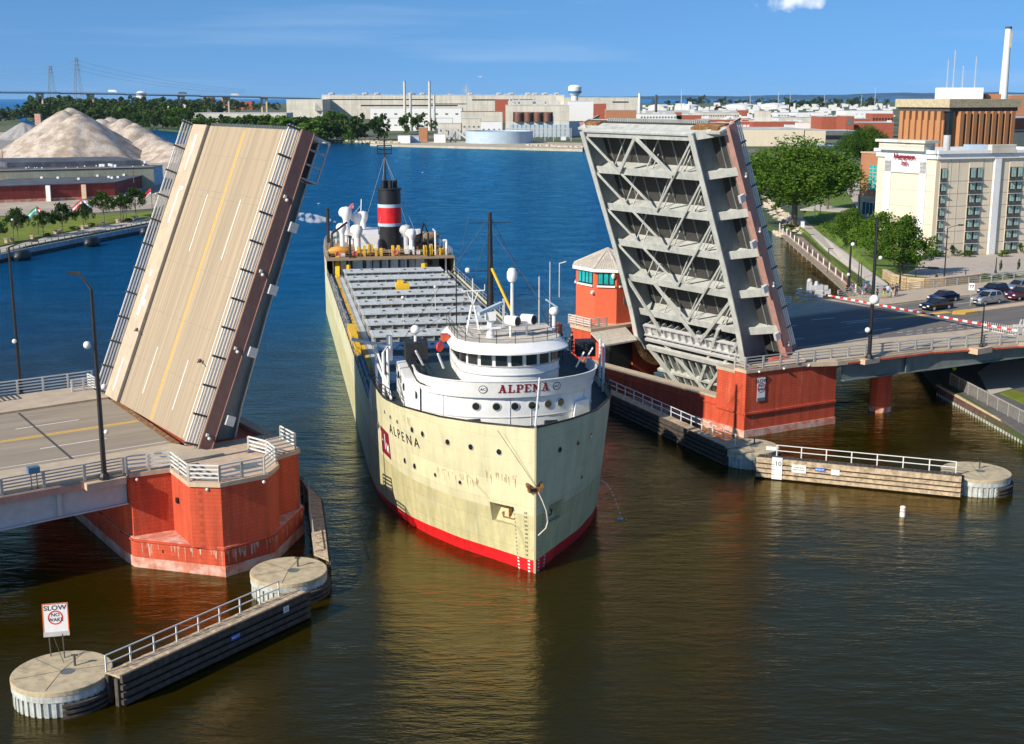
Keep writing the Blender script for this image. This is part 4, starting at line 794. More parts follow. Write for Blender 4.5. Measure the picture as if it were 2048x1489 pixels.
def zred(s): return .98 - 1.45 * max(0, min(1, (s - 9) / 30))      # the ship floats deeper aft
def shell(zs, smin=0, smax=158, ztp=False, hole=True, test=None):
    m = MB(SH); ss = [s for s in stn if smin <= s <= smax]
    for side in (-1, 1):
        zz_ = lambda s, z: z if z > .99 else min(z, zred(s) - (.98 - z) * .4) 
        grid = [[hp(s, (zz_(s, z) if not ztp or z < 99 else ztop(min(s, smax - .01) if smax < 30 else s)), side) for z in zs] for s in ss]
        b = len(m.v); W_ = len(zs); m.add([q for c in grid for q in c], [])
        for i in range(len(ss) - 1):
            for j in range(W_ - 1):
                if hole and ss[i] >= S0[0] - 1e-4 and ss[i + 1] <= S0[1] + 1e-4 and zs[j] >= Z0[0] - 1e-4 and zs[j + 1] <= Z0[1] + 1e-4 and zs[j + 1] < 50: continue
                k = b + i * W_ + j; f = (k, k + W_, k + W_ + 1, k + 1); m.f.append(f if side > 0 else f[::-1])
    return m
WZ = 4.45
zlo = [z for z in zl if z <= WZ]; zhi = [z for z in zl if z >= WZ]
hull = put('hull', shell(zhi), K['hull'], ship, smooth=True)
put('lower_hull_band', shell(zlo), K['hullb'], ship, 'worn duller lower band of the hull', smooth=True)
put('red_boot_top', shell([-1.2, -.3, .3, .98], hole=False), K['sred'], ship, smooth=True)
put('forecastle_side', shell([7.35, 8.2, 9, 9.8, 100], 0, 24.2, True, False), K['hull'], ship, smooth=True)
put('stern_side', shell([7.35, 8.2, 9, 9.8], 114, 158, False, False), K['hull'], ship, smooth=True)
m = MB(SH)                                     # sloping break of the forecastle and its bulkhead
for side in (-1, 1): m.add([hp(24.2, 7.35, side), hp(24.2, ztop(24), side), hp(27.5, 7.35, side)], [(0, 1, 2)])
m.add([(-10.2, 24.3, 6.9), (10.2, 24.3, 6.9), (10.2, 24.3, 9.7), (-10.2, 24.3, 9.7)], [(0, 1, 2, 3)]); put('forecastle_bulkhead', m, K['white'], ship)
put('stem_bar', MB(SH).bar((0, -.03, -1), (0, -.03, 11.32), .16, .14), K['hull'], ship)
def deckpoly(s0, s1, z, inset=.05):
    ss = [s for s in stn if s0 <= s <= s1]; return [(-(max(.01, hb(s, z) - inset)), s) for s in ss] + [((max(.01, hb(s, z) - inset)), s) for s in ss[::-1]]
put('main_deck', MB(SH).prism(deckpoly(22, 126, 7.0), 6.9, 7.0), K['sdeck'], ship); put('foredeck', MB(SH).prism(deckpoly(0, 24.2, 9.6), 9.5, 9.6), K['navy'], ship); put('poop_deck', MB(SH).prism(deckpoly(114, 158, 9.8, -.05), 9.55, 9.8), K['ddeck'], ship)
m = MB(SH)
for side in (-1, 1):
    ss = [s for s in stn if s <= 24.2]
    for a, b in zip(ss, ss[1:]): m.bar(hp(a, ztop(a), side), hp(b, ztop(b - .01), side), .16, .1)
put('bulwark_rail', m, K['black'], ship)
# anchor pockets and anchors
for side in (-1, 1):
    a, b = S0; A = [hp(a, Z0[0], side), hp(b, Z0[0], side), hp(b, Z0[1], side), hp(a, Z0[1], side)]; inn = Vector((-side * 1.25, .5, 0)); mid = [q + inn * (1.0 if i > 1 else .25) for i, q in enumerate(A)]
    m = MB(SH).add(A + mid, [(4, 5, 6, 7), (0, 1, 5, 4), (1, 2, 6, 5), (2, 3, 7, 6), (3, 0, 4, 7)]); pkt = put('anchor_pocket', m, K['hullb'], ship)
    c = sum((q for q in A), Vector()) / 4 + inn * .5; tt = htan((a + b) / 2, 3, side)
    m = MB(SH).bar(c + Vector((0, 0, .6)), c + Vector((0, 0, -.55)), .2).bar(c + Vector((0, 0, -.55)) - tt * .6, c + Vector((0, 0, -.55)) + tt * .6, .26, .3).bar(c - tt * .55 + Vector((0, 0, -.5)), c - tt * .7 + Vector((0, 0, -.1)), .16).bar(c + tt * .55 + Vector((0, 0, -.5)), c + tt * .7 + Vector((0, 0, -.1)), .16).bar(c + Vector((0, 0, .5)) - tt * .3, c + Vector((0, 0, .5)) + tt * .3, .3, .2)
    put('anchor', m, K['rust'], pkt)
# portholes placed on the plating
Z3 = lambda x, y: (700 + x / 3.657, 780 + y / 3.657)
holes = [(255, 160), (297, 198), (347, 233), (456, 292), (533, 323), (715, 382), (885, 418), (1093, 454), (403, 518), (475, 558), (626, 622), (806, 677), (1533, 438), (1667, 385), (1760, 335), (1692, 638)]
def disc(p, nrm, r, th=.03, n=14, M_=None):
    T = face_T(p, nrm); m = MB(SH).lathe([(r, 0), (r, th), (.0001, th + .002)], (0, 0, 0), n, T); return m
def hn(s, z, side): t_ = htan(s, z, side); return Vector((t_.y * side, -t_.x * side, 0))
src = {}
for hx, hy in holes:
    q = hullhit(*Z3(hx, hy)); side = -1 if q.x < 0 else 1; n_ = hn(q.y, q.z, side); r = .22 if hy < 600 and hx > 400 else .15
    po = put('porthole', disc(hp(q.y, q.z, side, .0), n_, r + .05), K['rail'], ship); put('glass', disc(hp(q.y, q.z, side, .012), n_, r), K['glassd'], po)
# names and emblem on the bow
def hulltext(mb, txt, size, px, py, size_w=1.0, off=.01, ext=.004, side=-1, zrot=0):
    q = hullhit(px, py)
    def fn(x, y, z): s = q.y - side * -1 * x * 1.0 if False else q.y + (x if side > 0 else -x); return hp(s, q.z + y, side, .02 + z)
    return text(mb, txt, size, None, ext, off, fn, size_w)
put('lettering', hulltext(MB(SH), 'A L P E N A', 1.15, *Z3(378, 340), .95), K['black'], ship)
q = hullhit(*Z3(260, 385)); m = MB(SH); g = 6; w, h = 3.0, 2.3
m.add([hp(q.y - w / 2 + w * i / g, q.z - h / 2 + h * j, -1, .02) for i in range(g + 1) for j in (0, 1)], [(2 * i, 2 * i + 1, 2 * i + 3, 2 * i + 2) for i in range(g)]); em = put('emblem', m, K['maroon'], ship)
m = MB(SH)
for s_, sz, dx, dy in (('L', 1.0, -.95, .3), ('I', 1.9, 0, 0), ('M', 1.1, .85, -.35)): text(m, s_, sz, None, .003, .02, lambda x, y, z, dx=dx, dy=dy: hp(q.y - (x + dx), q.z + y + dy, -1, .04 + z))
put('lettering', m, K['white'], em)
m = MB(SH)
for side, base in ((-1, 1.25), (1, .75)):
    for k in range(12):
        z_ = 1.15 + k * .31; m.add([hp(base - .04, z_, side, .02), hp(base + .04, z_, side, .02), hp(base + .04, z_ + .1, side, .02), hp(base - .04, z_ + .1, side, .02)], [(0, 1, 2, 3)])
for k in range(11): text(m, str([13, 14, 15, 16, 17, 18, 19, 20, 21, 22, 23][k])[-2:], .2, None, .002, .004, lambda x, y, z, k=k: hp(max(.02, .5 - x), 1.3 + k * .33 + y, -1, .03))
put('draft_marks', m, K['dgrey'], ship)
m = MB(SH)
for side in (-1, 1):
    for base in (.35, 1.2):
        for k in range(4): z_ = -.02 + k * .27; m.add([hp(base - .06, z_, side, .02), hp(base + .08, z_, side, .02), hp(base + .08, z_ + .13, side, .02), hp(base - .06, z_ + .13, side, .02)], [(0, 1, 2, 3)])
put('draft_marks', m, K['white'], ship)
# rust runs and scrapes, irregular drips under the seams
m = MB(SH); rr = random.Random(5)
for cx, cy, n, w in ((760, 620, 26, 1.9), (1110, 628, 13, 1.0), (925, 660, 2, .15), (420, 215, 5, .5)):
    q = hullhit(*Z3(cx, cy))
    for k in range(n):
        s = q.y + rr.uniform(-w, w); z_ = q.z + rr.uniform(-.15, .25); L = rr.uniform(.12, .9); wd_ = rr.uniform(.008, .022)
        m.add([hp(s - wd_, z_, -1, .012), hp(s + wd_, z_, -1, .012), hp(s + .006, z_ - L, -1, .012), hp(s - .006, z_ - L, -1, .012)], [(0, 1, 2, 3)])
puts('rust_run', m, K['rust'], ship)
# bow fairlead with hanging rope
q = hullhit(1068, 952); zf = 6.55
put('fairlead', MB(SH).box(-.5, -.2, zf - .2, .5, .5, zf + .2).box(-.62, -.24, zf + .15, -.42, .45, zf + .42).box(.42, -.24, zf + .15, .62, .45, zf + .42), K['rust'], ship); put('fairlead_throat', MB(SH).box(-.4, -.23, zf - .1, .1, -.15, zf + .14), K['black'], ship)
pts = [(.2, -.28, zf - .15), (.5, -.35, zf - .8), (.8, -.3, zf - 1.6), (.95, -.15, zf - 2.5), (.8, -.2, zf - 3.0), (.2, -.3, zf - 3.5)]
put('mooring_rope', MB(SH).path(pts, .055), K['rope'], ship); put('jack_stay', MB(SH).bar((0, -.1, 11.3), (-2.7, 1.9, 11.2), .05).bar((0, -.15, 6.9), (-2.6, 1.2, 10.9), .03), K['post'], ship)
put('jackstaff', MB(SH).tube((0, .35, 10.2), (1.6, 6.2, 13.6), .09, .06), K['railw'], ship)
m = MB(SH)
for x, y in ((-1.6, 3.4), (2.2, 4.6), (-3.6, 6)): m.tube((x, y, 9.6), (x, y, 10.3), .22).tube((x - .5, y, 10.3), (x + .5, y, 10.3), .3)
puts('mooring_bitts', m, K['black'], ship, 2)
# ---- forward deckhouse
def front(w, s0, r, s1, n=18, p=2.0):
    pts = []
    for k in range(n + 1):
        a = -math.pi / 2 + math.pi * k / n; pts.append((w * math.copysign(abs(math.sin(a)) ** (2 / p), math.sin(a)), s0 + r * (1 - abs(math.cos(a)) ** (2 / p))))
    return [(-w, s1)] + pts + [(w, s1)]
cab = front(7.1, 6.9, 5.0, 22.5); 
put('lower_cabin', MB(SH).prism(cab, 9.6, 12.5), K['white'], ship, smooth=True)
put('cabin_wing', MB(SH).prism([(-8.1, 14), (-7.2, 11.2), (-7.2, 22), (-8.1, 22)], 9.6, 12.3), K['white'], ship)
b0 = front(7.45, 6.3, 5.3, 14.0); b1 = front(7.2, 6.6, 5.2, 14.0)
m = MB(SH); n = len(b0)
m.add([(*p, 12.0) for p in b1] + [(*p, 13.35) for p in b0], [(i, i + 1, n + i + 1, n + i) for i in range(n - 1)]); m.add([(p[0] * .985, p[1] + .1, 12.0) for p in b1] + [(p[0] * .985, p[1] + .1, 13.35) for p in b0], [(n + i, n + i + 1, i + 1, i) for i in range(n - 1)])
put('bridge_wing_screen', m, K['white'], ship, smooth=True)
put('bridge_deck', MB(SH).prism(front(7.4, 6.7, 5.1, 22.4), 12.5, 12.62), K['navy'], ship)
m = MB(SH)
for a, b in zip(b0, b0[1:]): m.bar((*a, 13.37), (*b, 13.37), .14, .06)
put('screen_top_rail', m, K['white'], ship)
shf = lambda P_, d: [(x + d, y) for x, y in P_]
ph = shf(front(4.1, 8.3, 3.4, 16.2), .2)
put('pilothouse', MB(SH).prism(ph, 12.6, 15.25), K['white'], ship, smooth=True)
put('pilothouse_back', MB(SH).prism([(-3.9, 16.2), (4.3, 16.2), (4.0, 19.5), (-3.6, 19.5)], 12.6, 15.1), K['white'], ship)
r1 = shf(front(4.3, 8.9, 3.4, 17.6), .2); m = MB(SH); r2 = shf(front(4.8, 7.5, 3.9, 17.5), .2); n = len(r2)
m.prism(r2, 15.18, 15.3); m.add([(*p, 15.3) for p in r2] + [(*p, 15.85) for p in r1], [(i, i + 1, n + i + 1, n + i) for i in range(n - 1)]); put('roof', m, K['white'], ship, smooth=True); put('roof_deck', MB(SH).prism(r1, 15.6, 15.87), mat('ship_roof_deck', (.55, .50, .42), .8, var=.2, vs=1.5, col2=(.7, .68, .6), c2s=1.2), ship)
# pilothouse windows: walk the outline
def walk(poly, d):
    for a, b in zip(poly, poly[1:]):
        L = math.dist(a, b)
        if d <= L: f = d / L; return Vector((a[0] + (b[0] - a[0]) * f, a[1] + (b[1] - a[1]) * f, 0)), Vector((b[0] - a[0], b[1] - a[1], 0)).normalized()
        d -= L
    return Vector((*poly[-1], 0)), Vector((0, 1, 0))
tot = sum(math.dist(a, b) for a, b in zip(ph, ph[1:])); NW = 17
for k in range(NW):
    c, d = walk(ph, tot * (k + .5) / NW); w_ = tot / NW * .37; nr = Vector((d.y, -d.x, 0)) 
    pn = put('window', MB(SH).bar(c - d * w_ + nr * .03 + Vector((0, 0, 14.62)), c + d * w_ + nr * .03 + Vector((0, 0, 14.62)), .08, .86), K['glassd'], ship)
m = MB(SH)
for z_ in (14.1, 15.1, 13.4):
    for k in range(40):
        a, _ = walk(ph, tot * k / 40); b, d = walk(ph, tot * (k + 1) / 40); nr = Vector((d.y, -d.x, 0)) * .05; m.bar(a + nr + Vector((0, 0, z_)), b + nr + Vector((0, 0, z_)), .08, .07)
put('moulding', m, K['lgrey'], ship)
totc = sum(math.dist(a, b) for a, b in zip(cab, cab[1:]))
def onc(poly, tx, right=True):
    bst = None
    for a, b in zip(poly, poly[1:]):
        if min(a[0], b[0]) <= tx <= max(a[0], b[0]) and abs(a[0] - b[0]) > 1e-3:
            f = (tx - a[0]) / (b[0] - a[0]); return Vector((tx, a[1] + (b[1] - a[1]) * f, 0)), Vector((b[0] - a[0], b[1] - a[1], 0)).normalized()
for tx in (-3.2, -1.65, -.22, 1.17, 2.5, 3.6):
    c, d = onc(cab, tx); nr = Vector((d.y, -d.x, 0)); po = put('porthole', MB(SH).lathe([(.36, 0), (.36, .05), (.0001, .052)], (0, 0, 0), 16, face_T(c + nr * .01 + Vector((0, 0, 11.25)), nr)), K['lgrey'], ship); put('glass', MB(SH).lathe([(.29, 0), (.29, .07), (.0001, .072)], (0, 0, 0), 16, face_T(c + nr * .01 + Vector((0, 0, 11.25)), nr)), K['glassd'], po)
for s_, z_ in ((11.9, 11.3), (13.6, 11.35), (14.6, 11.4), (17.2, 11.5), (19, 11.5)):
    x_ = -8.12 if s_ > 13.9 else -7.4; po = put('porthole', MB(SH).lathe([(.33, 0), (.33, .06), (.0001, .062)], (0, 0, 0), 16, face_T((x_, s_, z_), (-1, -.12, 0))), K['glassd'], ship)
m = MB(SH)
for k in range(46):
    a, _ = walk(cab, totc * k / 46); b, d = walk(cab, totc * (k + 1) / 46); nr = Vector((d.y, -d.x, 0)) * .03
    for z_ in (10.35,): m.bar(a + nr + Vector((0, 0, z_)), b + nr + Vector((0, 0, z_)), .07, .05)
for tx in (-5.6, -.6, 1.1, 5.9): c, d = onc(cab, tx); nr = Vector((d.y, -d.x, 0)) * .02; m.bar(c + nr + Vector((0, 0, 9.6)), c + nr + Vector((0, 0, 12)), .05, .04)
put('weld_seam', m, K['lgrey'], ship)
put('locker', MB(SH).add([(4.7, 7.6, 9.6), (6.3, 8.6, 9.6), (6.3, 9.5, 9.6), (4.7, 9, 9.6), (5.0, 8.1, 11.1), (6.2, 8.8, 11.1), (6.2, 9.5, 11.1), (5, 9.2, 11.1)], [(0, 3, 2, 1), (4, 5, 6, 7), (0, 1, 5, 4), (1, 2, 6, 5), (2, 3, 7, 6), (3, 0, 4, 7)]), K['white'], ship)
# slab-serif name board painted on the wing screen
def slab(mb, fn):
    W_ = {'A': 1.0, 'L': .82, 'P': .85, 'E': .85, 'N': 1.0}
    x = 0; names = 'ALPENA'; tw = sum(W_[c] for c in names) + .14 * 5; x = -tw / 2
    def st(x0, y0, x1, y1, w):
        d = Vector((x1 - x0, y1 - y0, 0)); n_ = Vector((-d.y, d.x, 0)).normalized() * w / 2; seg = 4; vs = []
        for k in range(seg + 1): c = Vector((x0, y0, 0)) + d * k / seg; vs += [fn(c.x + n_.x, c.y + n_.y, 0), fn(c.x - n_.x, c.y - n_.y, 0)]
        mb.add(vs, [(2 * k, 2 * k + 1, 2 * k + 3, 2 * k + 2) for k in range(seg)])
    for c in names:
        w = W_[c]; sw, sf = .22, .11
        if c == 'A': st(x + .2, .05, x + w / 2 + .02, 1, .14); st(x + w - .22, .05, x + w / 2 - .02, 1, .24); st(x + .28, .33, x + w - .28, .33, .1); st(x, .05, x + .42, .05, sf); st(x + w - .44, .05, x + w, .05, sf); st(x + .3, .95, x + w / 2 + .1, .95, sf)
        elif c == 'L': st(x + .24, 0, x + .24, 1, sw); st(x, .05, x + w - .05, .05, sf); st(x, .95, x + .48, .95, sf); st(x + w - .08, 0, x + w - .08, .36, .13)
        elif c == 'P': st(x + .24, 0, x + .24, 1, sw); st(x, .05, x + .48, .05, sf); st(x, .95, x + w - .14, .95, sf); st(x + w - .12, .5, x + w - .12, .94, .2); st(x + .3, .46, x + w - .14, .46, sf)
        elif c == 'E': st(x + .24, 0, x + .24, 1, sw); st(x, .05, x + w - .05, .05, sf); st(x, .95, x + w - .05, .95, sf); st(x + .3, .52, x + w - .2, .52, sf); st(x + w - .09, 0, x + w - .09, .3, .12); st(x + w - .09, .7, x + w - .09, 1, .12)
        elif c == 'N': st(x + .2, 0, x + .2, 1, .14); st(x + .16, .96, x + w - .2, .06, .24); st(x + w - .2, -.1, x + w - .2, 1, .14); st(x, .05, x + .38, .05, sf); st(x, .95, x + .3, .95, sf); st(x + w - .38, .95, x + w, .95, sf); st(x + w - .2, 0, x + w - .36, -.65, .17)
        x += w + .14
def onscreen(tx, zz, off):
    f = (zz - 12.0) / 1.35; a, d = onc(b1, tx); b, d2 = onc(b0, tx); c = a.lerp(b, f); nr = Vector((d.y, -d.x, 0)); return Vector((c.x + nr.x * off, c.y + nr.y * off, zz))
m = MB(SH); slab(m, lambda x, y, z: onscreen(.45 + x * .66, 12.42 + y * .68, .03)); put('lettering', m, K['maroon'], ship)
for tx in (-2.75, 3.15):
    m = MB(SH); n = 24
    for r_, c_ in ((.34, 'dgrey'), (.27, 'white')): 
        m = MB(SH).add([onscreen(tx + r_ * math.cos(2 * math.pi * k / n), 12.72 + r_ * math.sin(2 * math.pi * k / n), .03 + (.01 if c_ == 'white' else 0)) for k in range(n)], [tuple(range(n))]); o = put('round_badge', m, K[c_], ship)
    m = MB(SH); text(m, 'AC', .28, None, .002, .01, lambda x, y, z: onscreen(tx + x, 12.72 + y, .055)); put('lettering', m, K['dgrey'], o)
# rails and gear on the pilothouse roof
def srail(pts, h, n_, r, key, nm='deck_railing', step=1.6):
    m = MB(SH); pts = [Vector(p) for p in pts]
    for a, b in zip(pts, pts[1:]):
        for k in range(n_): m.bar(a + Vector((0, 0, h * (k + 1) / n_)), b + Vector((0, 0, h * (k + 1) / n_)), r)
        L = (b - a).length
        for k in range(max(1, round(L / step)) + 1): p = a.lerp(b, k / max(1, round(L / step))); m.bar(p, p + Vector((0, 0, h)), r * 1.3)
    return put(nm, m, K[key], ship)
srail([(*p, 15.87) for p in r1[::2]], 1.0, 3, .035, 'post')
srail([(*p, 12.62) for p in front(7.2, 9, 4, 22.3)[:3]], 1.0, 3, .04, 'black'); srail([(4.6, 17, 12.62), (7.2, 17, 12.62), (7.3, 22, 12.62)], 1.1, 3, .05, 'black')
m = MB(SH).tube((-1.3, 11.8, 15.5), (-1.3, 11.8, 17.7), .36, .24, 12).box(-1.7, 11.4, 17.3, -.9, 12.2, 18.0).box(-2.1, 11.5, 16.6, -.5, 12.1, 16.75)
rm = put('radar_mast', m, K['white'], ship, smooth=True); put('radar_scanner', MB(SH).bar((-2.4, 11.1, 17.95), (-.2, 12.7, 18.5), .34, .26), K['bmetal'], rm)
m = MB(SH)
for sx in (-1, 1):
    for sy in (-1, 1): m.bar((-2.4 + sx * .62, 14 + sy * .4, 15.5), (-2.4 + sx * .1, 14 + sy * .1, 18.2), .08)
for k in range(7): f = k / 7; w_ = .62 * (1 - f) + .1 * f; m.bar((-2.4 - w_, 13.6 + f * .3, 15.5 + 2.7 * f), (-2.4 + w_, 13.6 + f * .3, 15.5 + 2.7 * f), .05)
m.bar((-2.4, 14, 18.2), (-2.4, 14, 20.4), .07).bar((-3.3, 14, 19.4), (-1.4, 14, 19.4), .09).bar((-1.4, 14, 19.4), (-1.4, 14, 19.9), .05).bar((-2.4, 14, 18.2), (-2.9, 14, 19.4), .07).bar((-2.4, 14, 18.2), (-1.9, 14, 19.4), .07).ball((-2.8, 14, 21.1), .22)
put('lattice_mast', m, K['white'], ship)
for x_, y_ in ((.35, 11.8), (1.8, 12.3)):
    sl = put('searchlight', MB(SH).tube((x_, y_, 15.5), (x_, y_, 16.9), .1).tube((x_ + .5, y_ - .55, 17.2), (x_ - .3, y_ + .3, 17.2), .45, .4, 14), K['white'], ship, smooth=True); put('lens', MB(SH).tube((x_ + .52, y_ - .57, 17.2), (x_ + .48, y_ - .52, 17.2), .36, n=14), K['black'], sl)
put('small_radar', MB(SH).tube((4.3, 13.3, 15.5), (4.3, 13.3, 17.3), .16).ball((4.3, 13.3, 17.6), .42, sz=.9), K['white'], ship, smooth=True); put('small_scanner', MB(SH).bar((3.6, 13.3, 18.6), (4.6, 13.3, 17.9), .2, .14), K['bmetal'], ship)
put('dome_antenna', MB(SH).tube((1.5, 17.2, 12.6), (1.5, 17.2, 19.6), .16, .13).lathe([(.3, 0), (.45, .3), (.45, .8), (.3, 1.1), (.001, 1.2)], (1.5, 17.2, 19.6), 12), K['white'], ship, smooth=True)
puts('whip_antenna', MB(SH).bar((3.8, 17, 15), (3.8, 17, 20.0), .1).bar((4.8, 17.3, 15), (4.8, 17.3, 21.2), .07).bar((0.6, 16.3, 15.5), (.6, 16.3, 18.3), .18), K['lgrey'], ship)
put('life_ring_box', MB(SH).box(-5.0, 13.6, 15.3, -4.4, 14.8, 15.8).box(4.7, 13.6, 15.6, 5.1, 14.6, 16.4), mat('orange_rust', (.55, .09, .03)), ship)
put('foremast', MB(SH).tube((0, 19.5, 12.6), (0, 19.5, 25.3), .42, .16, 10).bar((-2.6, 19.5, 20.2), (.2, 19.5, 20.3), .06).bar((-1.8, 19.5, 24.4), (1.8, 19.5, 24.4), .05).bar((-3.0, 19.3, 15), (-3.0, 19.3, 20.4), .09).ball((-3.3, 19.3, 20.3), .14), K['black'], ship)
put('yellow_boom', MB(SH).tube((.1, 19.3, 20.5), (2.6, 17.6, 14.6), .12).tube((2.6, 17.6, 14.6), (4.8, 16.5, 13.0), .3, .18), K['syel'], ship)
m = MB(SH)
for a, b in (((0, 19.5, 25), (9.6, 28, 9)), ((0, 19.5, 25), (-9.6, 28, 9)), ((0, 19.5, 24), (-2.4, 14, 20.3)), ((-2.4, 14, 19), (-9, 40, 8)), ((0, 19.5, 24), (4.8, 13, 16)), ((-1.8, 19.5, 25), (-3.0, 19.3, 20.4))): m.bar(a, b, .03)
put('rigging', m, K['post'], ship)
# black covered gear boxes and fittings on the bridge deck
put('covered_winch', MB(SH).box(-7.6, 17.8, 13.0, -5.7, 19.6, 14.5), K['rubber'], ship); put('covered_winch', MB(SH).box(7.2, 16.4, 13.0, 8.7, 18.0, 14.3), K['rubber'], ship)
put('dome_antenna', MB(SH).tube((-6.7, 18.4, 14.5), (-6.7, 18.4, 15.0), .12).ball((-6.7, 18.4, 15.5), .42), K['white'], ship, smooth=True)
for x_, s_ in ((-6.5, 14.5), (-5.0, 13.0), (5.8, 11.5), (6.9, 13.3)): put('wing_strut', MB(SH).bar((x_, s_, 13.2), (x_ * 1.1, s_ - .3, 14.5), .18, .12), K['white'], ship)
put('red_life_ring', MB(SH).tube((-4.9, 16.6, 14.3), (-4.8, 16.5, 14.3), .42, n=16), K['sred2'], ship)
m = MB(SH)
for x_, s_ in ((-9.6, 17.0), (-9.0, 19.6), (-9.9, 21.0), (9.7, 17.5), (9.9, 19.5)): m.tube((x_, s_, 9.6), (x_, s_, 13.9), .12)
m.bar((-9.6, 17, 13.9), (-9, 19.6, 13.9), .12).tube((-8.7, 21, 12.4), (-8.7, 21, 14.6), .28).bar((-11.8, 23, 14.0), (-8.6, 20.6, 13.6), .25).bar((-9.9, 21, 13.6), (-9.3, 14.5, 10.9), .14).bar((-9.9, 21, 12.4), (-9.3, 13.5, 10.7), .14)
puts('gangway_post', m, K['white'], ship)
put('fenced_ladder', MB(SH).bar((-9.8, 24, 7), (-8.8, 18, 9.8), .7, .1), K['black'], ship)
srail([hp(s, ztop(s) - .05, 1) for s in (13, 16, 20, 24)], 1.0, 3, .05, 'navy'); srail([hp(s, ztop(s) - .05, -1) for s in (14, 17, 20, 24)], 1.0, 3, .05, 'post')
# ---- cargo deck
for s_ in [30.5 + 7.75 * k for k in range(11)]:
    m = MB(SH).box(-7.6, s_, 7.0, 7.4, s_ + 3.5, 8.35)
    for k in range(12): m.box(-7.5 + k * 1.34, s_ - .3, 7.0, -7.38 + k * 1.34, s_, 8.25)
    h_ = put('hatch_coaming', m, K['coam'], ship)
    m = MB(SH).box(-7.8, s_ - .3, 8.35, 7.6, s_ + 3.7, 8.5)
    for k in range(8): m.box(-7.6 + k * 2.15, s_ - .25, 8.5, -7.54 + k * 2.15, s_ + 3.6, 8.54)
    put('hatch_cover', m, K['steal'], h_)
    m = MB(SH)
    for k in range(9):
        if random.random() < .8: x_ = -6.8 + k * 1.65; y_ = s_ + 1.3 + .7 * random.uniform(-1, 1); m.box(x_, y_, 8.48, x_ + .35, y_ + .3, 8.64)
    puts('hatch_fitting', m, K['post'], h_)
    if random.random() < .75: x_ = random.uniform(-4, 4); put('timber_stack', MB(SH).box(x_, s_ - 1.2, 7.0, x_ + 1.6, s_ - .5, 8.0), K['ddeck'], ship)
put('walkway_stripe', MB(SH).box(-9.0, 24.5, 7.005, -8.45, 121, 7.02).box(8.05, 30, 7.005, 8.5, 121, 7.02), K['yell'], ship)
put('deck_strip', MB(SH).box(-8.4, 30, 7.003, -7.7, 121, 7.012).box(7.6, 30, 7.003, 8.0, 121, 7.012), K['steal'], ship)
m = MB(SH)
for k in range(40): s_ = 32 + k * 2.1 + random.random(); m.box(-9.9 + random.random() * .4, s_, 7.0, -9.3, s_ + random.uniform(.3, 1.2), 7.0 + random.uniform(.15, .6))
m.path([(-9.5, 30, 7.3), (-9.5, 118, 7.3)], .1); m.path([(9.4, 30, 7.3), (9.4, 118, 7.3)], .12); put('deck_pipes', m, K['coam'], ship)
put('yellow_locker', MB(SH).box(-9.95, 56, 7, -9.2, 64, 8.2).box(-9.9, 50, 7, -9.3, 53, 8.1), K['syel'], ship); put('yellow_vehicle', MB(SH).box(-1.6, 88.9, 8.48, .2, 90.4, 9.3).box(-1.4, 89, 9.3, -.6, 90, 9.7), K['syel'], ship)
srail([hp(s, 7.35, -1, -.05) for s in range(27, 115, 8)] + [hp(114, 7.35, -1, -.05)], .95, 2, .035, 'rail', step=2.6); srail([hp(s, 7.35, 1, -.05) for s in range(27, 115, 8)] + [hp(114, 7.35, 1, -.05)], .95, 2, .045, 'rail', step=2.6)
put('black_pipe_vent', MB(SH).tube((3.9, 25.5, 7), (3.9, 25.5, 12.6), .6).box(1.5, 25.3, 7, 7.5, 28, 10.6), K['black'], ship)
m = MB(SH)
for s_, x_ in ((36, -5), (46, 2), (62, -3.4), (70, 1.5)): m.bar((x_, s_, 8.1), (x_, s_, 11.4), .07).ball((x_, s_, 11.5), .2)
puts('deck_lamp', m, K['railw'], ship, 2)
# ---- stern house
put('after_house', MB(SH).box(-8.2, 121, 7.0, 8.2, 146, 9.6), K['white'], ship); put('boat_deck_overhang', MB(SH).box(-9.6, 115.5, 9.5, 9.4, 121.2, 9.8).box(-9.6, 115.4, 9.4, 9.4, 115.6, 9.95), K['ddeck'], ship)
m = MB(SH)
for x_ in (-9.2, -6.6, -3.6, -.6, 2.4, 5.2, 8.9): m.box(x_, 115.8, 7, x_ + .25, 116.1, 9.5)
puts('support_post', m, K['white'], ship)
for x_, w_ in ((-7.9, .9), (-6.0, 1.6), (-3.8, .9), (.1, 1.2), (4.2, 1.4)): put('white_door', MB(SH).box(x_, 116.3, 7, x_ + w_, 116.5, 9.3), K['white'], ship)
for x_ in (-2.7, -1.3, 1.7, 3.1): put('louvre', MB(SH).box(x_, 116.2, 7.4, x_ + 1.0, 116.4, 9.2), K['lgrey'], ship)
for x_ in (-7.0, -4.9, 6.6): put('porthole', MB(SH).lathe([(.38, 0), (.38, .05), (.001, .052)], (0, 0, 0), 12, face_T((x_, 116.55, 8.6), (0, -1, 0))), K['black'], ship)
put('dark_bulkhead', MB(SH).box(-8, 116.6, 7, 8, 116.8, 9.4), K['dgrey'], ship)
FNX, FNS = 1.1, 131.0
put('funnel_casing', MB(SH).box(-4.5, 127, 9.8, 2.6, 140, 12.2), K['white'], ship)
put('funnel', MB(SH).lathe([(1.95, -2.2), (1.95, 8.5), (2.15, 8.52), (2.15, 8.75), (.01, 8.76)], (FNX, FNS - 3.4, 11.2), 28), K['black'], ship, smooth=True)
put('funnel_red_band', MB(SH).lathe([(1.97, 2.9), (1.97, 5.6)], (FNX, FNS - 3.4, 11.2), 28), K['sred'], ship, smooth=True)
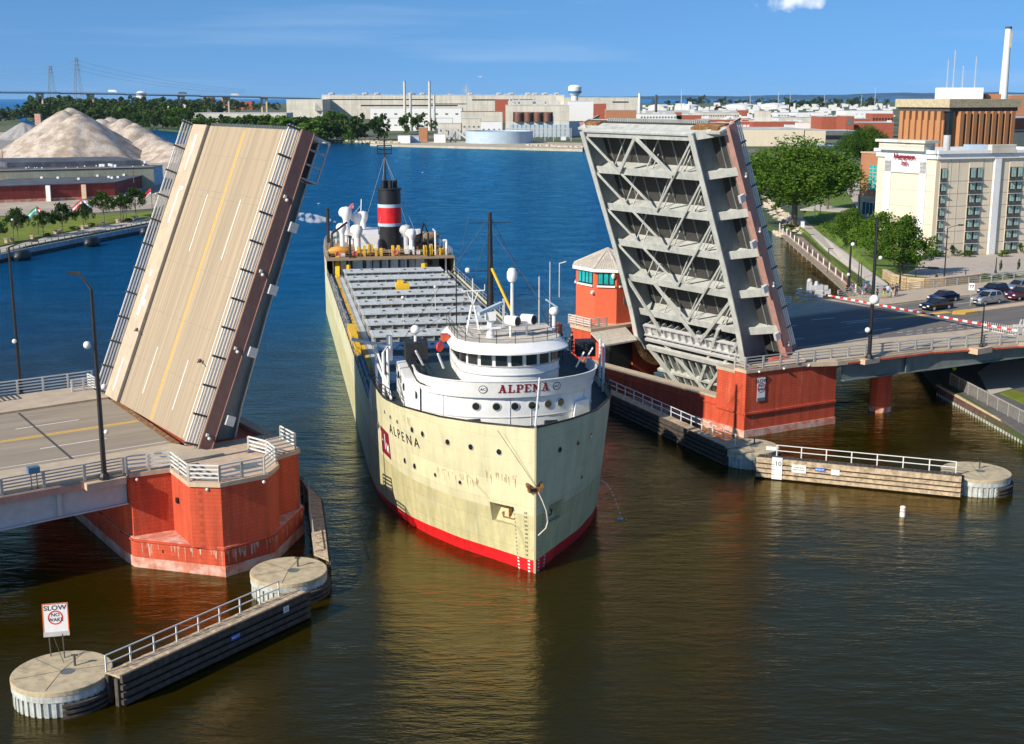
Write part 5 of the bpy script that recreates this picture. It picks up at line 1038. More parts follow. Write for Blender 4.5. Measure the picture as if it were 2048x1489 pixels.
put('funnel_white_band', MB(SH).lathe([(1.975, 2.4), (1.975, 2.92)], (FNX, FNS - 3.4, 11.2), 28), K['bmetal'], ship, smooth=True); put('funnel_white_band', MB(SH).lathe([(1.975, 5.55), (1.975, 6.1)], (FNX, FNS - 3.4, 11.2), 28), K['bmetal'], ship, smooth=True)
for dx, dy in ((-.9, 0), (.2, -.3), (1.1, .5), (-.4, 1.0)): put('exhaust_pipe', MB(SH).tube((FNX + dx, FNS - 3.4 + dy, 19.9), (FNX + dx, FNS - 3.4 + dy, 21.2), .38, .4, 12), K['black'], ship, smooth=True)
m = MB(SH).tube((FNX - .2, FNS + 1.5, 12), (FNX - .2, FNS + 1.5, 27.4), .24, .13)
for z_ in (25.4, 26.1, 26.8): m.bar((FNX - 1.4, FNS + 1.5, z_), (FNX + 1.0, FNS + 1.5, z_), .16)
m.bar((FNX - 1.4, FNS + 1.5, 25.4), (FNX - 1.4, FNS + 1.5, 26.9), .13).bar((FNX + 1.0, FNS + 1.5, 25.4), (FNX + 1.0, FNS + 1.5, 26.9), .13).ball((FNX - .2, FNS + 1.5, 27.6), .25)
put('mainmast', m, K['black'], ship)
m = MB(SH)
for dx, dy in ((-4, 2), (3.5, 2), (-2, -6), (4, -5)): m.bar((FNX - .2, FNS + 1.5, 25.0), (FNX + dx, FNS + dy, 13), .035)
put('rigging', m, K['rail'], ship)
def cowl(x_, s_, z0, h, r, key='white'):
    m = MB(SH).tube((x_, s_, z0), (x_, s_, z0 + h), r * .6, r * .62, 12).lathe([(r * .62, h), (r * 1.0, h + r * .9), (r * 1.1, h + r * 1.7), (r * .85, h + r * 2.3), (.001, h + r * 2.6)], (x_, s_, z0), 14)
    m.tube((x_, s_, z0 + h + r * 1.3), (x_ - .5 * r, s_ + .95 * r, z0 + h + r * 1.4), r * .9, r * 1.05, 12); put('cowl_ventilator', m, K[key], ship, smooth=True)
cowl(-4.6, 124, 9.8, 2.3, .85); cowl(-5.8, 134, 11.5, 2.6, .9); cowl(-3.9, 135, 11.5, 1.8, .8); cowl(3.6, 124.5, 9.8, 2.2, .8, 'lgrey'); cowl(-6.9, 128, 9.8, 2.6, .7); cowl(-2.6, 138, 11, 2.2, .8); cowl(4.3, 123, 9.8, 1.9, .7); cowl(2.6, 136, 11, 2.3, .8)
for x_, s_, w_, h_ in ((-5.2, 116.6, 1.4, 1.5), (-3.3, 118.6, .8, 1.7), (-2.3, 116.7, 1.2, 1.2), (.4, 116.6, 1.3, 1.6), (5.6, 116.8, .45, 1.5), (6.6, 117, .45, 1.6), (8.1, 116.5, .9, 1.1)): put('winch', MB(SH).box(x_, s_, 9.8, x_ + w_ * .3, s_ + 1.2, 9.8 + h_).box(x_ + w_ * .7, s_, 9.8, x_ + w_, s_ + 1.2, 9.8 + h_).tube((x_, s_ + .6, 10.4), (x_ + w_, s_ + .6, 10.4), .4), K['syel'], ship)
put('yellow_vent', MB(SH).tube((-6.7, 114.8, 7), (-6.7, 114.8, 8.8), .35).box(-7.1, 114.2, 7, -5.9, 115, 7.5), K['syel'], ship); put('yellow_vent', MB(SH).tube((5.4, 114.8, 7), (5.4, 114.8, 8.8), .5), K['syel'], ship); put('yellow_stair', MB(SH).bar((-8.6, 113.5, 7), (-8.4, 116, 10), .7, .1), K['syel'], ship)
put('black_pole', MB(SH).tube((-6.4, 115, 8.5), (-6.4, 115, 13.4), .18), K['black'], ship); put('black_pole', MB(SH).tube((6.1, 115, 8.5), (6.1, 115, 13.6), .16), K['black'], ship); put('exhaust_stack', MB(SH).tube((-8.8, 138, 9.8), (-8.8, 138, 15.8), .3), K['black'], ship)
put('white_davit', MB(SH).path([(7.5, 117, 9.8), (7.5, 117, 13.6), (7.1, 117, 14)], .15), K['white'], ship); put('white_davit', MB(SH).path([(9.2, 116, 9.6), (9.2, 116, 12.2), (8.6, 116, 12.2)], .2), K['white'], ship)
bt = put('lifeboat', MB(SH).lathe([(.02, -2.6), (.7, -1.8), (1.05, 0), (.7, 1.8), (.02, 2.6)], (0, 0, 0), 10, Matrix.Translation((6.9, 126, 11.6)) @ Matrix.Rotation(R_(80), 4, 'Y') @ Matrix.Rotation(0, 4, 'X')), K['ddeck'], ship, smooth=True)
put('lifeboat_davit', MB(SH).bar((5.6, 125, 9.8), (6.6, 125.5, 14.2), .2).bar((8.4, 126, 9.8), (6.8, 126, 14), .2).box(5.4, 125, 9.8, 8.6, 127, 10.9), K['black'], ship)
put('orange_boat', MB(SH).lathe([(.02, -1.9), (.6, -1.2), (.8, 0), (.6, 1.2), (.02, 1.9)], (0, 0, 0), 10, Matrix.Translation((-8.0, 118.4, 10.6)) @ Matrix.Rotation(R_(90), 4, 'Y')), mat('boat_orange', (.65, .30, .04)), ship, smooth=True)
put('after_deckhouse', MB(SH).box(-8.0, 140, 9.8, 5.8, 152, 10.1), mat('green_grey_roof', (.22, .26, .22), .8, var=.25, vs=.8), ship)
put('crane_arm', MB(SH).path([(-9, 121, 10), (-8.9, 122, 13), (-6.2, 126, 14.4)], .2), K['black'], ship)
m = MB(SH)
rr = random.Random(3)
for k in range(46): x_ = rr.uniform(-9, 8.5); s_ = rr.uniform(117, 150); m.box(x_, s_, 9.8, x_ + rr.uniform(.2, .9), s_ + rr.uniform(.2, .8), 9.8 + rr.uniform(.3, 1.3))
puts('deck_gear', m, K['white'], ship)
m = MB(SH)
for k in range(34): x_ = rr.uniform(-9.2, 8.8); s_ = rr.uniform(116.5, 130); m.box(x_, s_, 9.8, x_ + rr.uniform(.2, .6), s_ + rr.uniform(.2, .6), 9.8 + rr.uniform(.2, .9))
puts('rusty_gear', m, K['rust'], ship)
for x_, s_ in ((-5.6, 116.1), (.9, 116.3), (-8.3, 116.2)): put('life_ring', MB(SH).lathe([(.28, -.08), (.48, -.08), (.48, .08), (.28, .08), (.28, -.08)], (0, 0, 0), 16, face_T((x_, s_, 10.4), (0, -1, .2))), mat('ring_orange', (.75, .2, .12)), ship)
srail([hp(s, 9.85, -1, -.1) for s in (116, 122, 130, 138, 144, 149, 153, 156)], 1.0, 3, .05, 'rail', step=2); srail([hp(s, 9.85, 1, -.1) for s in (116, 122, 130, 138, 144, 149, 153, 156)], 1.0, 3, .05, 'rail', step=2); srail([(-9.4, 115.6, 9.85), (9.2, 115.6, 9.85)], 1.0, 3, .05, 'ddeck', step=1.6)
put('ensign_staff', MB(SH).bar((-3.2, 139, 10), (-2.6, 142, 17), .12).bar((-5.8, 138, 13), (-2.9, 140, 16), .05), K['white'], ship)
fg = MB(SH); 
for k in range(6): pass
fg.add([(-4.1 - .35 * k, 140, 15.6 - .16 * k * k * .6 + (.9 if j else 0)) for k in range(6) for j in (0, 1)], [(2 * k, 2 * k + 1, 2 * k + 3, 2 * k + 2) for k in range(5)]); put('ensign', fg, mat('ensign_cloth', (.6, .12, .14), .8, var=.5, vs=3, col2=(.8, .8, .8), c2s=2.5), ship)
# steam drifting off the after deck
def puff(label, pts, name='steam'):
    pass
sm = bpy.data.materials.new('steam'); sm.use_nodes = True; n_ = sm.node_tree.nodes; n_.clear(); ou = n_.new('ShaderNodeOutputMaterial'); pv = n_.new('ShaderNodeVolumePrincipled'); pv.inputs['Color'].default_value = (.95, .96, 1, 1)
co = n_.new('ShaderNodeTexCoord'); q_ = n_.new('ShaderNodeTexNoise'); q_.inputs['Scale'].default_value = .9; q_.inputs['Detail'].default_value = 4; mr = n_.new('ShaderNodeMapRange'); mr.inputs[1].default_value = .47; mr.inputs[2].default_value = .62; mr.inputs[4].default_value = 3
sm.node_tree.links.new(co.outputs['Object'], q_.inputs['Vector']); sm.node_tree.links.new(q_.outputs[0], mr.inputs[0]); sm.node_tree.links.new(mr.outputs[0], pv.inputs['Density']); sm.node_tree.links.new(pv.outputs[0], ou.inputs['Volume'])
m = MB(SH)
m.lathe([(.02, -3.4), (.7, -2.4), (.9, -.5), (.6, 1.6), (.3, 3.6), (.02, 4.2)], (0, 0, 0), 12, Matrix.Translation((-11.2, 141, 13.8)) @ Matrix.Rotation(R_(100), 4, 'Y'))
m.ball((-17.6, 142, 13.4), 1.0, 10)
solo('steam', m, sm, 'white wisp of steam drifting left from the ship stern', 'steam', kind='stuff')
# lanterns of water spray on the port bow
m = MB(SH)
rr = random.Random(8); a = hp(12, 3.2, 1, .05)
for k in range(14): f = k / 13; m.ball((a.x + f * 1.6, a.y - f * 1.2, a.z - 3.1 * f * f), .05 + .03 * f, 6)
for k in range(14): m.ball((a.x + 1.6 + rr.uniform(-.35, .35), a.y - 1.2 + rr.uniform(-.35, .35), .05), .06, 6)
solo('water_jet', m, K['white'], 'thin jet of water splashing from the ship right side into the river', 'water jet', kind='stuff')
# ================================================================ water, ground, hills
g = []; xs = [-30000, -3000, -600, -200, 0, 200, 600, 3000, 30000]; ys = [-300, 40, 100, 200, 400, 1000, 3000, 16000]
m = MB(); m.add([(x, y, 0) for y in ys for x in xs], [(j * 9 + i, j * 9 + i + 1, (j + 1) * 9 + i + 1, (j + 1) * 9 + i) for j in range(7) for i in range(8)])
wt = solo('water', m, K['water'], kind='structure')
def ground(name, pts, mt, z1=None, z0=-1.5, kind='structure', label=None, cat=None):
    """pts: (px, py, z) photo-measured corners, or Vectors"""
    V = [P(*p) if not isinstance(p, Vector) else p for p in pts]
    return solo(name, MB().prism([(v.x, v.y) for v in V], [z0 if z0 is not None else v.z - .3 for v in V], [v.z for v in V]), K[mt] if isinstance(mt, str) else mt, label, cat, kind=kind)
V_ = lambda x, y, z=1.4: Vector((x, y, z))
far = [V_(56, 60), V_(52.5, 127), V_(51.2, 147.6), V_(55, 175), V_(61, 228), V_(69.3, 329.7), P(1520, 445, 1.4), P(1484, 395, 1.4), P(1440, 335, 1.4), P(1330, 306, 1.4), P(1165, 296.5, 1.4), P(1000, 292.5, 1.4), P(800, 287, 1.4), P(700, 283.5, 1.4), P(640, 281, 1.4), P(560, 276, 1.4), P(440, 266, 1.4), P(370, 263, 1.4), P(290, 256, 1.4), P(200, 248, 1.4), P(60, 241, 1.4), P(45, 230, 1.4), P(60, 213, 1.4), P(76, 208.5, 1.4), P(560, 207, 1.4), P(1240, 206.8, 1.4), P(1700, 204, 1.4), P(2600, 203.5, 1.4), V_(1200, 60)]
ground('ground', far, 'land')
left = [V_(-330, 150), V_(-122, 268), P(0, 506, 1.6), P(63, 491.5, 1.6), P(166, 471.5, 1.6), P(282, 449.5, 1.6), P(330, 441, 1.6), P(352, 420, 1.6), P(366, 350, 1.6), P(372, 310, 1.6), P(340, 291, 1.6), P(300, 268, 1.6), P(180, 258, 1.6), P(60, 250, 1.6), P(30, 238, 1.6), P(-60, 236, 1.6), V_(-900, 900), V_(-900, 300)]
ground('ground', left, 'land')
ground('ground', [(-70, 430, 1.66), (60, 429, 1.66), (316, 416, 1.66), (350, 400, 1.66), (364, 350, 1.66), (371, 312, 1.66), (338, 292, 1.66), (300, 270, 1.66), (180, 262, 1.66), (-60, 266, 1.66), (-260, 330, 1.66), (-260, 430, 1.66)], 'dirt', z0=1)
L4 = lambda a, mt, n='ground', z0=None: ground(n, a, mt, z0=z0)
# left bank strips
L4([(0, 506, 1.72), (63, 490, 1.72), (166, 470, 1.72), (300, 445, 1.72), (300, 437, 1.72), (166, 459, 1.72), (63, 481, 1.72), (0, 495, 1.72), (-60, 508, 1.72), (-60, 519, 1.72)], 'pave', 'path')
L4([(-60, 505, 1.76), (0, 492, 1.76), (166, 456, 1.76), (306, 432, 1.76), (306, 423, 1.76), (200, 430, 1.76), (60, 434, 1.76), (-60, 436, 1.76)], 'grass', 'grass_verge')
L4([(-60, 432, 1.74), (60, 430, 1.74), (200, 425, 1.74), (312, 417, 1.74), (312, 408, 1.74), (200, 414, 1.74), (60, 418, 1.74), (-60, 420, 1.74)], mat('pale_road', (.40, .33, .26), .9, var=.1), 'road')
# left quay face
q = [P(-60, 521, 1.6), P(0, 509.5, 1.6), P(63, 495.5, 1.6), P(166, 475.5, 1.6), P(282, 453.5, 1.6), P(312, 447.5, 1.6)]
t = thing('quay_wall', 'pale blue grey quay wall with dark timber foot on the left bank', 'quay wall', tuple(q[2]))
m = MB(); m2 = MB(); m3 = MB()
for a, b in zip(q, q[1:]):
    m.bar(a + Vector((0, -.3, -.45)), b + Vector((0, -.3, -.45)), .4, 1.1); m2.bar(a + Vector((0, -.2, -1.6)), b + Vector((0, -.2, -1.6)), .3, 1.3)
    for k in range(6): p = a.lerp(b, k / 6); m3.bar(p + Vector((0, -.52, -1.0)), p + Vector((0, -.52, .1)), .12, .1)
put('face', m, mat('quay_face', (.30, .40, .46), .7, var=.25, vs=.6, streak=.3), t); put('foot', m2, K['dwood'], t); put('fender_strip', m3, K['post'], t)
railing('quay_railing', 'brown post railing along the left quay', 'railing', [p + Vector((0, .3, .12)) for p in q[1:]], 2, 1.0, 2.6, .035, 'wood', 'dwood', .12)
def yoko(label, x, y, w):
    p = P(x, y, .9); t = thing('quay_fender', label, 'fender', tuple(p), 0, 'black floating fenders along the quay'); L = w / FPX * p.y * .5
    d = (P(166, 476, 1) - P(63, 496, 1)).normalized(); T = Matrix.Translation(p) @ face_T((0, 0, 0), d)
    put('body', MB().lathe([(.3, -L), (.9, -L * .86), (1.25, -L * .6), (1.3, 0), (1.25, L * .6), (.9, L * .86), (.3, L)], (0, 0, 0), 18, T), K['rubber'], t, smooth=True); put('end_cone', MB().lathe([(.02, -L - .55), (.3, -L + .05), (.35, -L + .2)], (0, 0, 0), 12, T), K['lgrey'], t)
    put('chain', MB().bar(p + Vector((-1, .8, .9)), p + d * -L, .08), K['post'], t)
yoko('black floating fender nearest the left frame edge', 45, 512, 44); yoko('black floating fender in the middle of the left quay', 184, 485, 42); yoko('black floating fender half behind the raised leaf railing', 292, 463, 30)
i = 0
m = MB(); 
for x, y in ((13, 486), (24, 484), (64, 479), (111, 468), (120, 467), (165, 459), (174, 458), (198, 454), (207, 452), (235, 446), (242, 445), (267, 440), (273, 439)):
    p = P(x, y, 1.76); m = MB().box(p.x - .35, p.y - .35, 1.7, p.x + .35, p.y + .35, 2.7).box(p.x - .45, p.y - .45, 2.6, p.x + .45, p.y + .45, 2.75); solo('stone_bollard', m, K['cap'], 'square tan stone pillar on the left quay walk', 'bollard', 'stone pillars along the left quay')
# ---------------------------------------------------------------- right bank surfaces
L4([(1562, 470, 1.5), (1600, 503, 1.5), (1697, 590, 1.5), (1745, 632, 1.5), (1812, 640, 1.5), (1770, 605, 1.5), (1735, 586, 1.5), (1655, 520, 1.5), (1606, 474, 1.5)], mat('boardwalk', (.30, .24, .18), .9, var=.25, vs=.8, brick=(2.4, 9, .12, .5), col2=(.38, .33, .26), c2s=.7), 'path')
L4([(1606, 472, 1.56), (1655, 518, 1.56), (1735, 584, 2), (1775, 604, 3.8), (1747, 571, 7.0), (1735, 560, 6.4), (1680, 520, 4.4), (1652, 499, 3.6), (1619, 466, 2.8), (1590, 444, 2.2)], 'lawn', 'grass_verge')
L4([(1577, 430, 2.2), (1590, 444, 2.24), (1619, 466, 2.84), (1652, 499, 3.64), (1680, 520, 4.44), (1735, 560, 6.44), (1750, 575, 7.3), (1750, 592, 7.32), (1800, 588, 7.32), (1779, 572, 7.3), (1763, 558, 6.5), (1728, 532, 4.9), (1691, 502, 3.7), (1646, 472, 2.9), (1605, 436, 2.2)], 'pave', 'path')
L4([(1605, 436, 2.15), (1646, 472, 2.86), (1691, 502, 3.66), (1728, 532, 4.86), (1763, 558, 6.46), (1779, 572, 7.26), (1768, 556, 6.4), (1800, 551, 5.6), (1830, 540, 5.0), (1838, 523, 4.8), (1862, 517, 4.5), (1760, 430, 3.4), (1700, 405, 2.6), (1620, 412, 2.1)], 'lawn', 'grass_verge')
L4([(1838, 523, 4.84), (1830, 540, 5.0), (1800, 548, 5.5), (1870, 556, 5.5), (1950, 557, 5.6), (2140, 548, 5.6), (2140, 500, 4.6), (2048, 506, 4.55), (1862, 516, 4.55)], 'lot', 'pavement')
L4([(1800, 549, 5.5), (1772, 556, 6.2), (1800, 566, 6.6), (1880, 571, 6.8), (1960, 566, 6.9), (2140, 556, 6.9), (2140, 546, 5.64), (1950, 556, 5.64), (1870, 556, 5.54)], 'lawn', 'grass_verge')
L4([(1700, 405, 2.6), (1760, 430, 3.4), (1790, 380, 3), (1725, 330, 2), (1640, 345, 1.8), (1600, 400, 2.0), (1620, 412, 2.1)], 'lawn', 'grass_verge')
L4([(1720, 425, 3.5), (1758, 462, 4.2), (1790, 430, 3.8), (1760, 350, 2.6), (1718, 344, 2.3), (1690, 375, 2.6)], 'lot', 'pavement')
L4([(1690, 336, 1.9), (1800, 334, 1.9), (1800, 343, 2), (1690, 345, 2)], 'lawn', 'grass_verge')
L4([(1600, 419, 2.25), (1680, 424, 2.9), (1700, 418, 2.9), (1640, 409, 2.3)], 'pave', 'path')
t = thing('retaining_wall', 'curved yellow stone retaining wall beside the park path', 'wall', tuple(P(1820, 570, 6)))
q = [P(1768, 556, 6.6), P(1785, 566, 6.6), P(1815, 573, 6.6), P(1850, 575, 6.7), P(1885, 573, 6.8), P(1925, 569, 6.9), P(1960, 565, 7.0)]; m = MB(); mt = MB()
for a, b in zip(q, q[1:]): m.bar(a + Vector((0, 0, .3)), b + Vector((0, 0, .3)), .6, 1.9); mt.bar(a + Vector((0, 0, 1.3)), b + Vector((0, 0, 1.3)), .7, .16)
put('stone_face', m, K['stone'], t); put('coping', mt, K['cap'], t)
# riverwalk wall: brown panels between white posts
q = [V_(69.3, 329.7, 1.5), V_(65, 279, 1.5), V_(61, 228, 1.5), V_(57.6, 198, 1.5), V_(55.5, 178, 1.5)]
t = thing('riverwalk_barrier', 'brown panel barrier with white posts along the park riverwalk', 'barrier', tuple(q[2])); m = MB(); m2 = MB(); m4 = MB()
for a, b in zip(q, q[1:]):
    m.bar(a + Vector((0, 0, .45)), b + Vector((0, 0, .45)), .12, 1.0); m4.bar(a + Vector((-.1, 0, -.6)), b + Vector((-.1, 0, -.6)), .3, 1.7)
    n = max(1, round((b - a).length / 7.5))
    for k in range(n): p = a.lerp(b, k / n); put('white_post', MB().box(p.x - .3, p.y - .2, -.5, p.x - .12, p.y + .1, 3.0), K['white'], t)
put('brown_panels', m, K['sheet'], t); put('quay_face', m4, K['walk'], t)
railing('park_fence', 'thin black fence between riverwalk and grass strip', 'fence', [P(1604, 474, 1.6), P(1655, 518, 1.6), P(1735, 583, 1.8), P(1768, 600, 3.0)], 4, 1.15, 2.4, .03, 'black', 'black', .06)
# riprap slope
rr = random.Random(4); m = MB()
for k in range(520):
    f = rr.random(); a = P(1490, 398, .6).lerp(P(1566, 474, .6), f); w = rr.uniform(-.5, 7); r = rr.uniform(.5, 1.2)
    m.lathe([(.001, -r * .6), (r * .9, -r * .2), (r, r * .2), (r * .5, r * .6), (.001, r * .7)], (a.x + w * .9 + rr.uniform(-.6, .6), a.y - w * .2 + rr.uniform(-1, 1), .2 + w * .22), 5)
solo('riprap', m, K['rock'], 'pale riprap stones piled along the park shore', 'riprap', kind='stuff')
m = MB()
for k in range(420):
    f = rr.random(); a = P(700, 284, 1).lerp(P(800, 288, 1), f) if k < 210 else P(1060, 293, 1).lerp(P(1165, 297, 1), f); r = rr.uniform(.8, 2.2); m.lathe([(.001, -r), (r, -r * .2), (r * .8, r * .5), (.001, r * .7)], (a.x + rr.uniform(-3, 3), a.y + rr.uniform(-4, 14), 1.2), 5)
solo('riprap', m, K['rock'], 'pale rocks along the far factory shore', 'riprap', kind='stuff')
# sheet pile wall, lower right, with fence
a, b = Vector((51.2, 149, 0)), Vector((53.6, 118, 0)); t = thing('sheet_pile_wall', 'rust brown corrugated sheet pile wall at the right frame edge', 'retaining wall', tuple(a)); m = MB(); n = 46
d = (b - a); nn = Vector((-1, -.08, 0)); pts = []
for k in range(n * 4):
    c = a + d * (k / (n * 4)); o = (0, 0, .38, .38)[k % 4]; pts.append(c + nn * o)
for p, q_ in zip(pts, pts[1:]): m.add([(p.x, p.y, -1), (q_.x, q_.y, -1), (q_.x, q_.y, 1.12), (p.x, p.y, 1.12)], [(0, 1, 2, 3)])
put('piles', m, K['sheet'], t); put('cap_beam', MB().bar(a + Vector((-.05, 0, 1.2)), b + Vector((-.05, 0, 1.2)), .75, .2), K['cap'], t)
m = MB()
for k in range(n): c = a + d * ((k + .62) / n) + nn * .36; m.bar(c + Vector((0, 0, -.2)), c + Vector((0, 0, .32)), .36, .1)
put('painted_sunlit_bulge', m, K['concw'], t)  # pale strips paint sunlight onto the pile bulges near the water
a = P(1900, 771, 1.4); b = P(2060, 858, 1.4); t = thing('mesh_fence', 'grey mesh covered fence with bent braces above the sheet pile wall', 'fence', tuple(a)); m = MB(); 
m.bar(a + Vector((0, 0, .75)), b + Vector((0, 0, .75)), .05, 1.3); put('mesh', m, K['chain'], t); m = MB()
for k in range(9): p = a.lerp(b, k / 8); m.bar(p, p + Vector((0, 0, 1.5)), .1); m.bar(p + Vector((.9, 0, 0)), p + Vector((0, 0, 1.4)), .07)
m.bar(a + Vector((0, 0, 1.45)), b + Vector((0, 0, 1.45)), .1); put('frame', m, K['rail'], t)
L4([V_(52.2, 118, 1.44), V_(52.0, 147, 1.44), V_(56, 175, 1.44), V_(80, 175, 1.44), V_(80, 118, 1.44)], mat('quay_asphalt', (.11, .105, .10), .9, var=.2), 'path')
L4([(1955, 745, 1.5), (1980, 790, 1.5), (2060, 768, 1.5), (2100, 720, 1.5), (1990, 720, 1.5)], 'pave', 'path'); L4([(2000, 786, 1.54), (2060, 812, 1.54), (2100, 800, 1.54), (2025, 780, 1.54)], 'grass', 'grass_verge')
t = thing('warning_sign', 'small round yellow sign on a post under the right span', 'sign', tuple(P(1905, 758, 1.4))); p = P(1905, 760, 1.4); put('post', MB().bar(p, p + Vector((0, 0, 2)), .08), K['post'], t); put('disc', MB().tube((p.x, p.y - .05, 3.3), (p.x, p.y + .05, 3.3), .4, n=16).tube((p.x + .15, p.y - .05, 2.8), (p.x + .15, p.y + .05, 2.8), .25, n=12), mat('sign_yellow', (.6, .6, .02)), t)
# ---------------------------------------------------------------- hills beyond the bay
rr = random.Random(11); m = MB(); n = 120; vs = []; 
for i in range(n):
    f = i / (n - 1); x = 700 + f * 11500; y0 = 14500 - 800 * f
    h = (22 + 78 * min(1, f * 1.7) + 6 * math.sin(f * 23) + 5 * math.sin(f * 61 + 1)) + rr.uniform(-2, 2); vs += [(x, y0, -1), (x, y0 + 200, h * .55 + rr.uniform(-3, 3)), (x, y0 + 900, h), (x, y0 + 1400, -1)]
m.add(vs, [(i * 4 + k, (i + 1) * 4 + k, (i + 1) * 4 + k + 1, i * 4 + k + 1) for i in range(n - 1) for k in range(3)]); solo('hills', m, K['hill'], kind='structure')
m = MB()
m.prism([(P(1200, 202).x, P(1200, 202).y), (9000, 9300), (9000, 9900), (P(1200, 200).x, 9900)], -1, 3); 
# ================================================================ trees
def leafmesh(name, n, size, clumps, seed, squash=1.0, mt='leafm', lo=.18, tip=.35):
    """crown of many small leaf faces gathered in clumps; unit tree 1 high, about 1 wide"""
    rr = random.Random(seed); cl = []
    for k in range(clumps):
        while True:
            p = Vector((rr.uniform(-1, 1), rr.uniform(-1, 1), rr.uniform(-1, 1)))
            if .35 < p.length < 1: break
        z = lo + (1 - lo) * (.5 + .42 * p.z); w = .40 * (1 - tip * max(0, p.z)) * squash * (1 + (.25 if tip > .5 and p.z < 0 else 0))
        cl.append((Vector((p.x * w, p.y * w, z)), rr.uniform(.07, .15)))
    m = MB()
    for k in range(n):
        c, r = rr.choice(cl); 
        d = Vector((rr.gauss(0, 1), rr.gauss(0, 1), rr.gauss(0, .8))).normalized() * r * rr.uniform(.55, 1.05); p = c + d
        u = Vector((rr.gauss(0, 1), rr.gauss(0, 1), rr.gauss(0, .6))).normalized(); v = u.orthogonal().normalized() if rr.random() < .5 else u.cross(Vector((rr.gauss(0, 1), rr.gauss(0, 1), rr.gauss(0, 1)))).normalized()
        s = size * rr.uniform(.6, 1.4); m.add([p - u * s, p + v * s * .6, p + u * s, p - v * s * .6], [(0, 1, 2, 3)])
    return m, cl
def proto_tree(name, label, cat, n, size, clumps, seed, squash=1.0, mt='leafm', lo=.18, trunk=.022, loc=(0, 0, 0), sc=(1, 1, 1), limbs=True, group=None, lean=0.0, tip=.35):
    t = thing(name, label, cat, (0, 0, 0), 0, group); m, cl = leafmesh('crown', n, size, clumps, seed, squash, mt, lo, tip)
    put('crown', m, K[mt], t)
    m = MB(); top = (lean, 0, .55 if limbs else .8); m.tube((0, 0, -.02), (lean * .4, 0, lo + .05), trunk, trunk * .75, 7).tube((lean * .4, 0, lo + .05), top, trunk * .75, trunk * .35, 6)
    if limbs:
        for c, r in cl[:22]: b = Vector((lean * .6, 0, rand_(lo, c.z))); m.tube(b, b.lerp(c, .95), trunk * .38, trunk * .12, 5)
    put('trunk', m, K['bark'], t); t.location = loc; t.scale = sc; return t
def rand_(a, b): return a + (b - a) * random.random() * .8
PT = {}
def plant(kind, name, label, x, ybase, ytop, wpx, zg=1.4, group=None, cat='tree'):
    p = P(x, ybase, zg); h = hz(p, ytop) - zg; w = wpx / FPX * (p.y + 0) * 1.05; rz = random.uniform(0, 6.28) if kind != 'leaning' else 0
    if kind not in PT:
        a = dict(big=dict(n=30000, size=.0125, clumps=190, seed=2, squash=1.25, mt='leafm', lo=.22, trunk=.03), mid=dict(n=3000, size=.03, clumps=34, seed=5, mt='leafd', lo=.22, trunk=.018, tip=.8, squash=1.15), maple=dict(n=11000, size=.017, clumps=80, seed=9, mt='leafb', lo=.08, trunk=.018, tip=.75, squash=1.1),
                 young=dict(n=1300, size=.04, clumps=22, seed=12, mt='leafd', lo=.3, trunk=.016), far=dict(n=620, size=.06, clumps=20, seed=21, mt='leafd', lo=.05, trunk=.02, limbs=False), far2=dict(n=620, size=.06, clumps=14, seed=33, mt='leafm', lo=.02, trunk=.02, limbs=False), shrub=dict(n=700, size=.06, clumps=16, seed=40, mt='leafm', lo=.02, trunk=.02, limbs=False), cone=dict(n=1300, size=.035, clumps=30, seed=44, squash=.9, mt='leafd', lo=.03, trunk=.02, limbs=False))[kind]
        PT[kind] = t = proto_tree(name, label, cat, **a, group=group); t.location = p; t.rotation_euler = (0, 0, rz); t.scale = (w, w, h); return t
    t = copy_tree(PT[kind], p, rz, (w, w, h), label); t.name = name; t['category'] = cat
    if group: t['group'] = group
    elif 'group' in t: del t['group']
    return t
plant('big', 'cottonwood_tree', 'broad cottonwood tree with forked trunk right of the raised leaf', 1588, 452, 279, 235, 2.2)
plant('big', 'cottonwood_tree', 'rounded green tree left of the brick office tower', 1728, 343, 253, 100, 2)
plant('big', 'cottonwood_tree', 'darker tree behind the broad cottonwood near the parking road', 1655, 420, 300, 90, 2.4)
plant('maple', 'maple_tree', 'leftmost maple in front of the white hotel end wall', 1700, 500, 410, 92, 3.8)
plant('maple', 'maple_tree', 'middle maple in front of the white hotel end wall', 1757, 527, 415, 108, 4.4)
plant('maple', 'maple_tree', 'rightmost and nearest maple beside the hotel parking area', 1803, 552, 421, 118, 5.2)
plant('shrub', 'shrub', 'round shrub at the head of the riverwalk', 1578, 462, 448, 36, 2.0, cat='shrub'); plant('shrub', 'shrub', 'tall bush behind the riprap rocks', 1552, 425, 396, 26, 2.0, cat='shrub'); plant('shrub', 'shrub', 'bush beside the leaf railing above the riprap', 1515, 420, 390, 30, 2.0, cat='shrub')
plant('cone', 'conical_shrub', 'conical shrub at the hotel foot nearest the corner', 1903, 512, 487, 16, 4.6, cat='shrub'); plant('cone', 'conical_shrub', 'conical shrub at the hotel foot between the double window stacks', 1976, 506, 485, 15, 4.6, cat='shrub'); plant('cone', 'conical_shrub', 'conical shrub at the hotel foot at the right frame edge', 2042, 507, 483, 17, 4.6, cat='shrub')
for x, l in ((1930, 'low shrub under the first double window stack'), (2005, 'low shrub under the second double window stack'), (1874, 'low flowering shrub at the hotel corner')): plant('shrub', 'shrub', l, x, 514, 500, 36, 4.6, cat='shrub')
for x, w, l in ((1975, 60, 'left end of the clipped hedge above the stone wall'), (2015, 60, 'middle of the clipped hedge above the stone wall'), (2055, 60, 'right end of the clipped hedge by the frame edge')): plant('shrub', 'hedge', l, x, 565, 547, w, 6.0, cat='hedge')
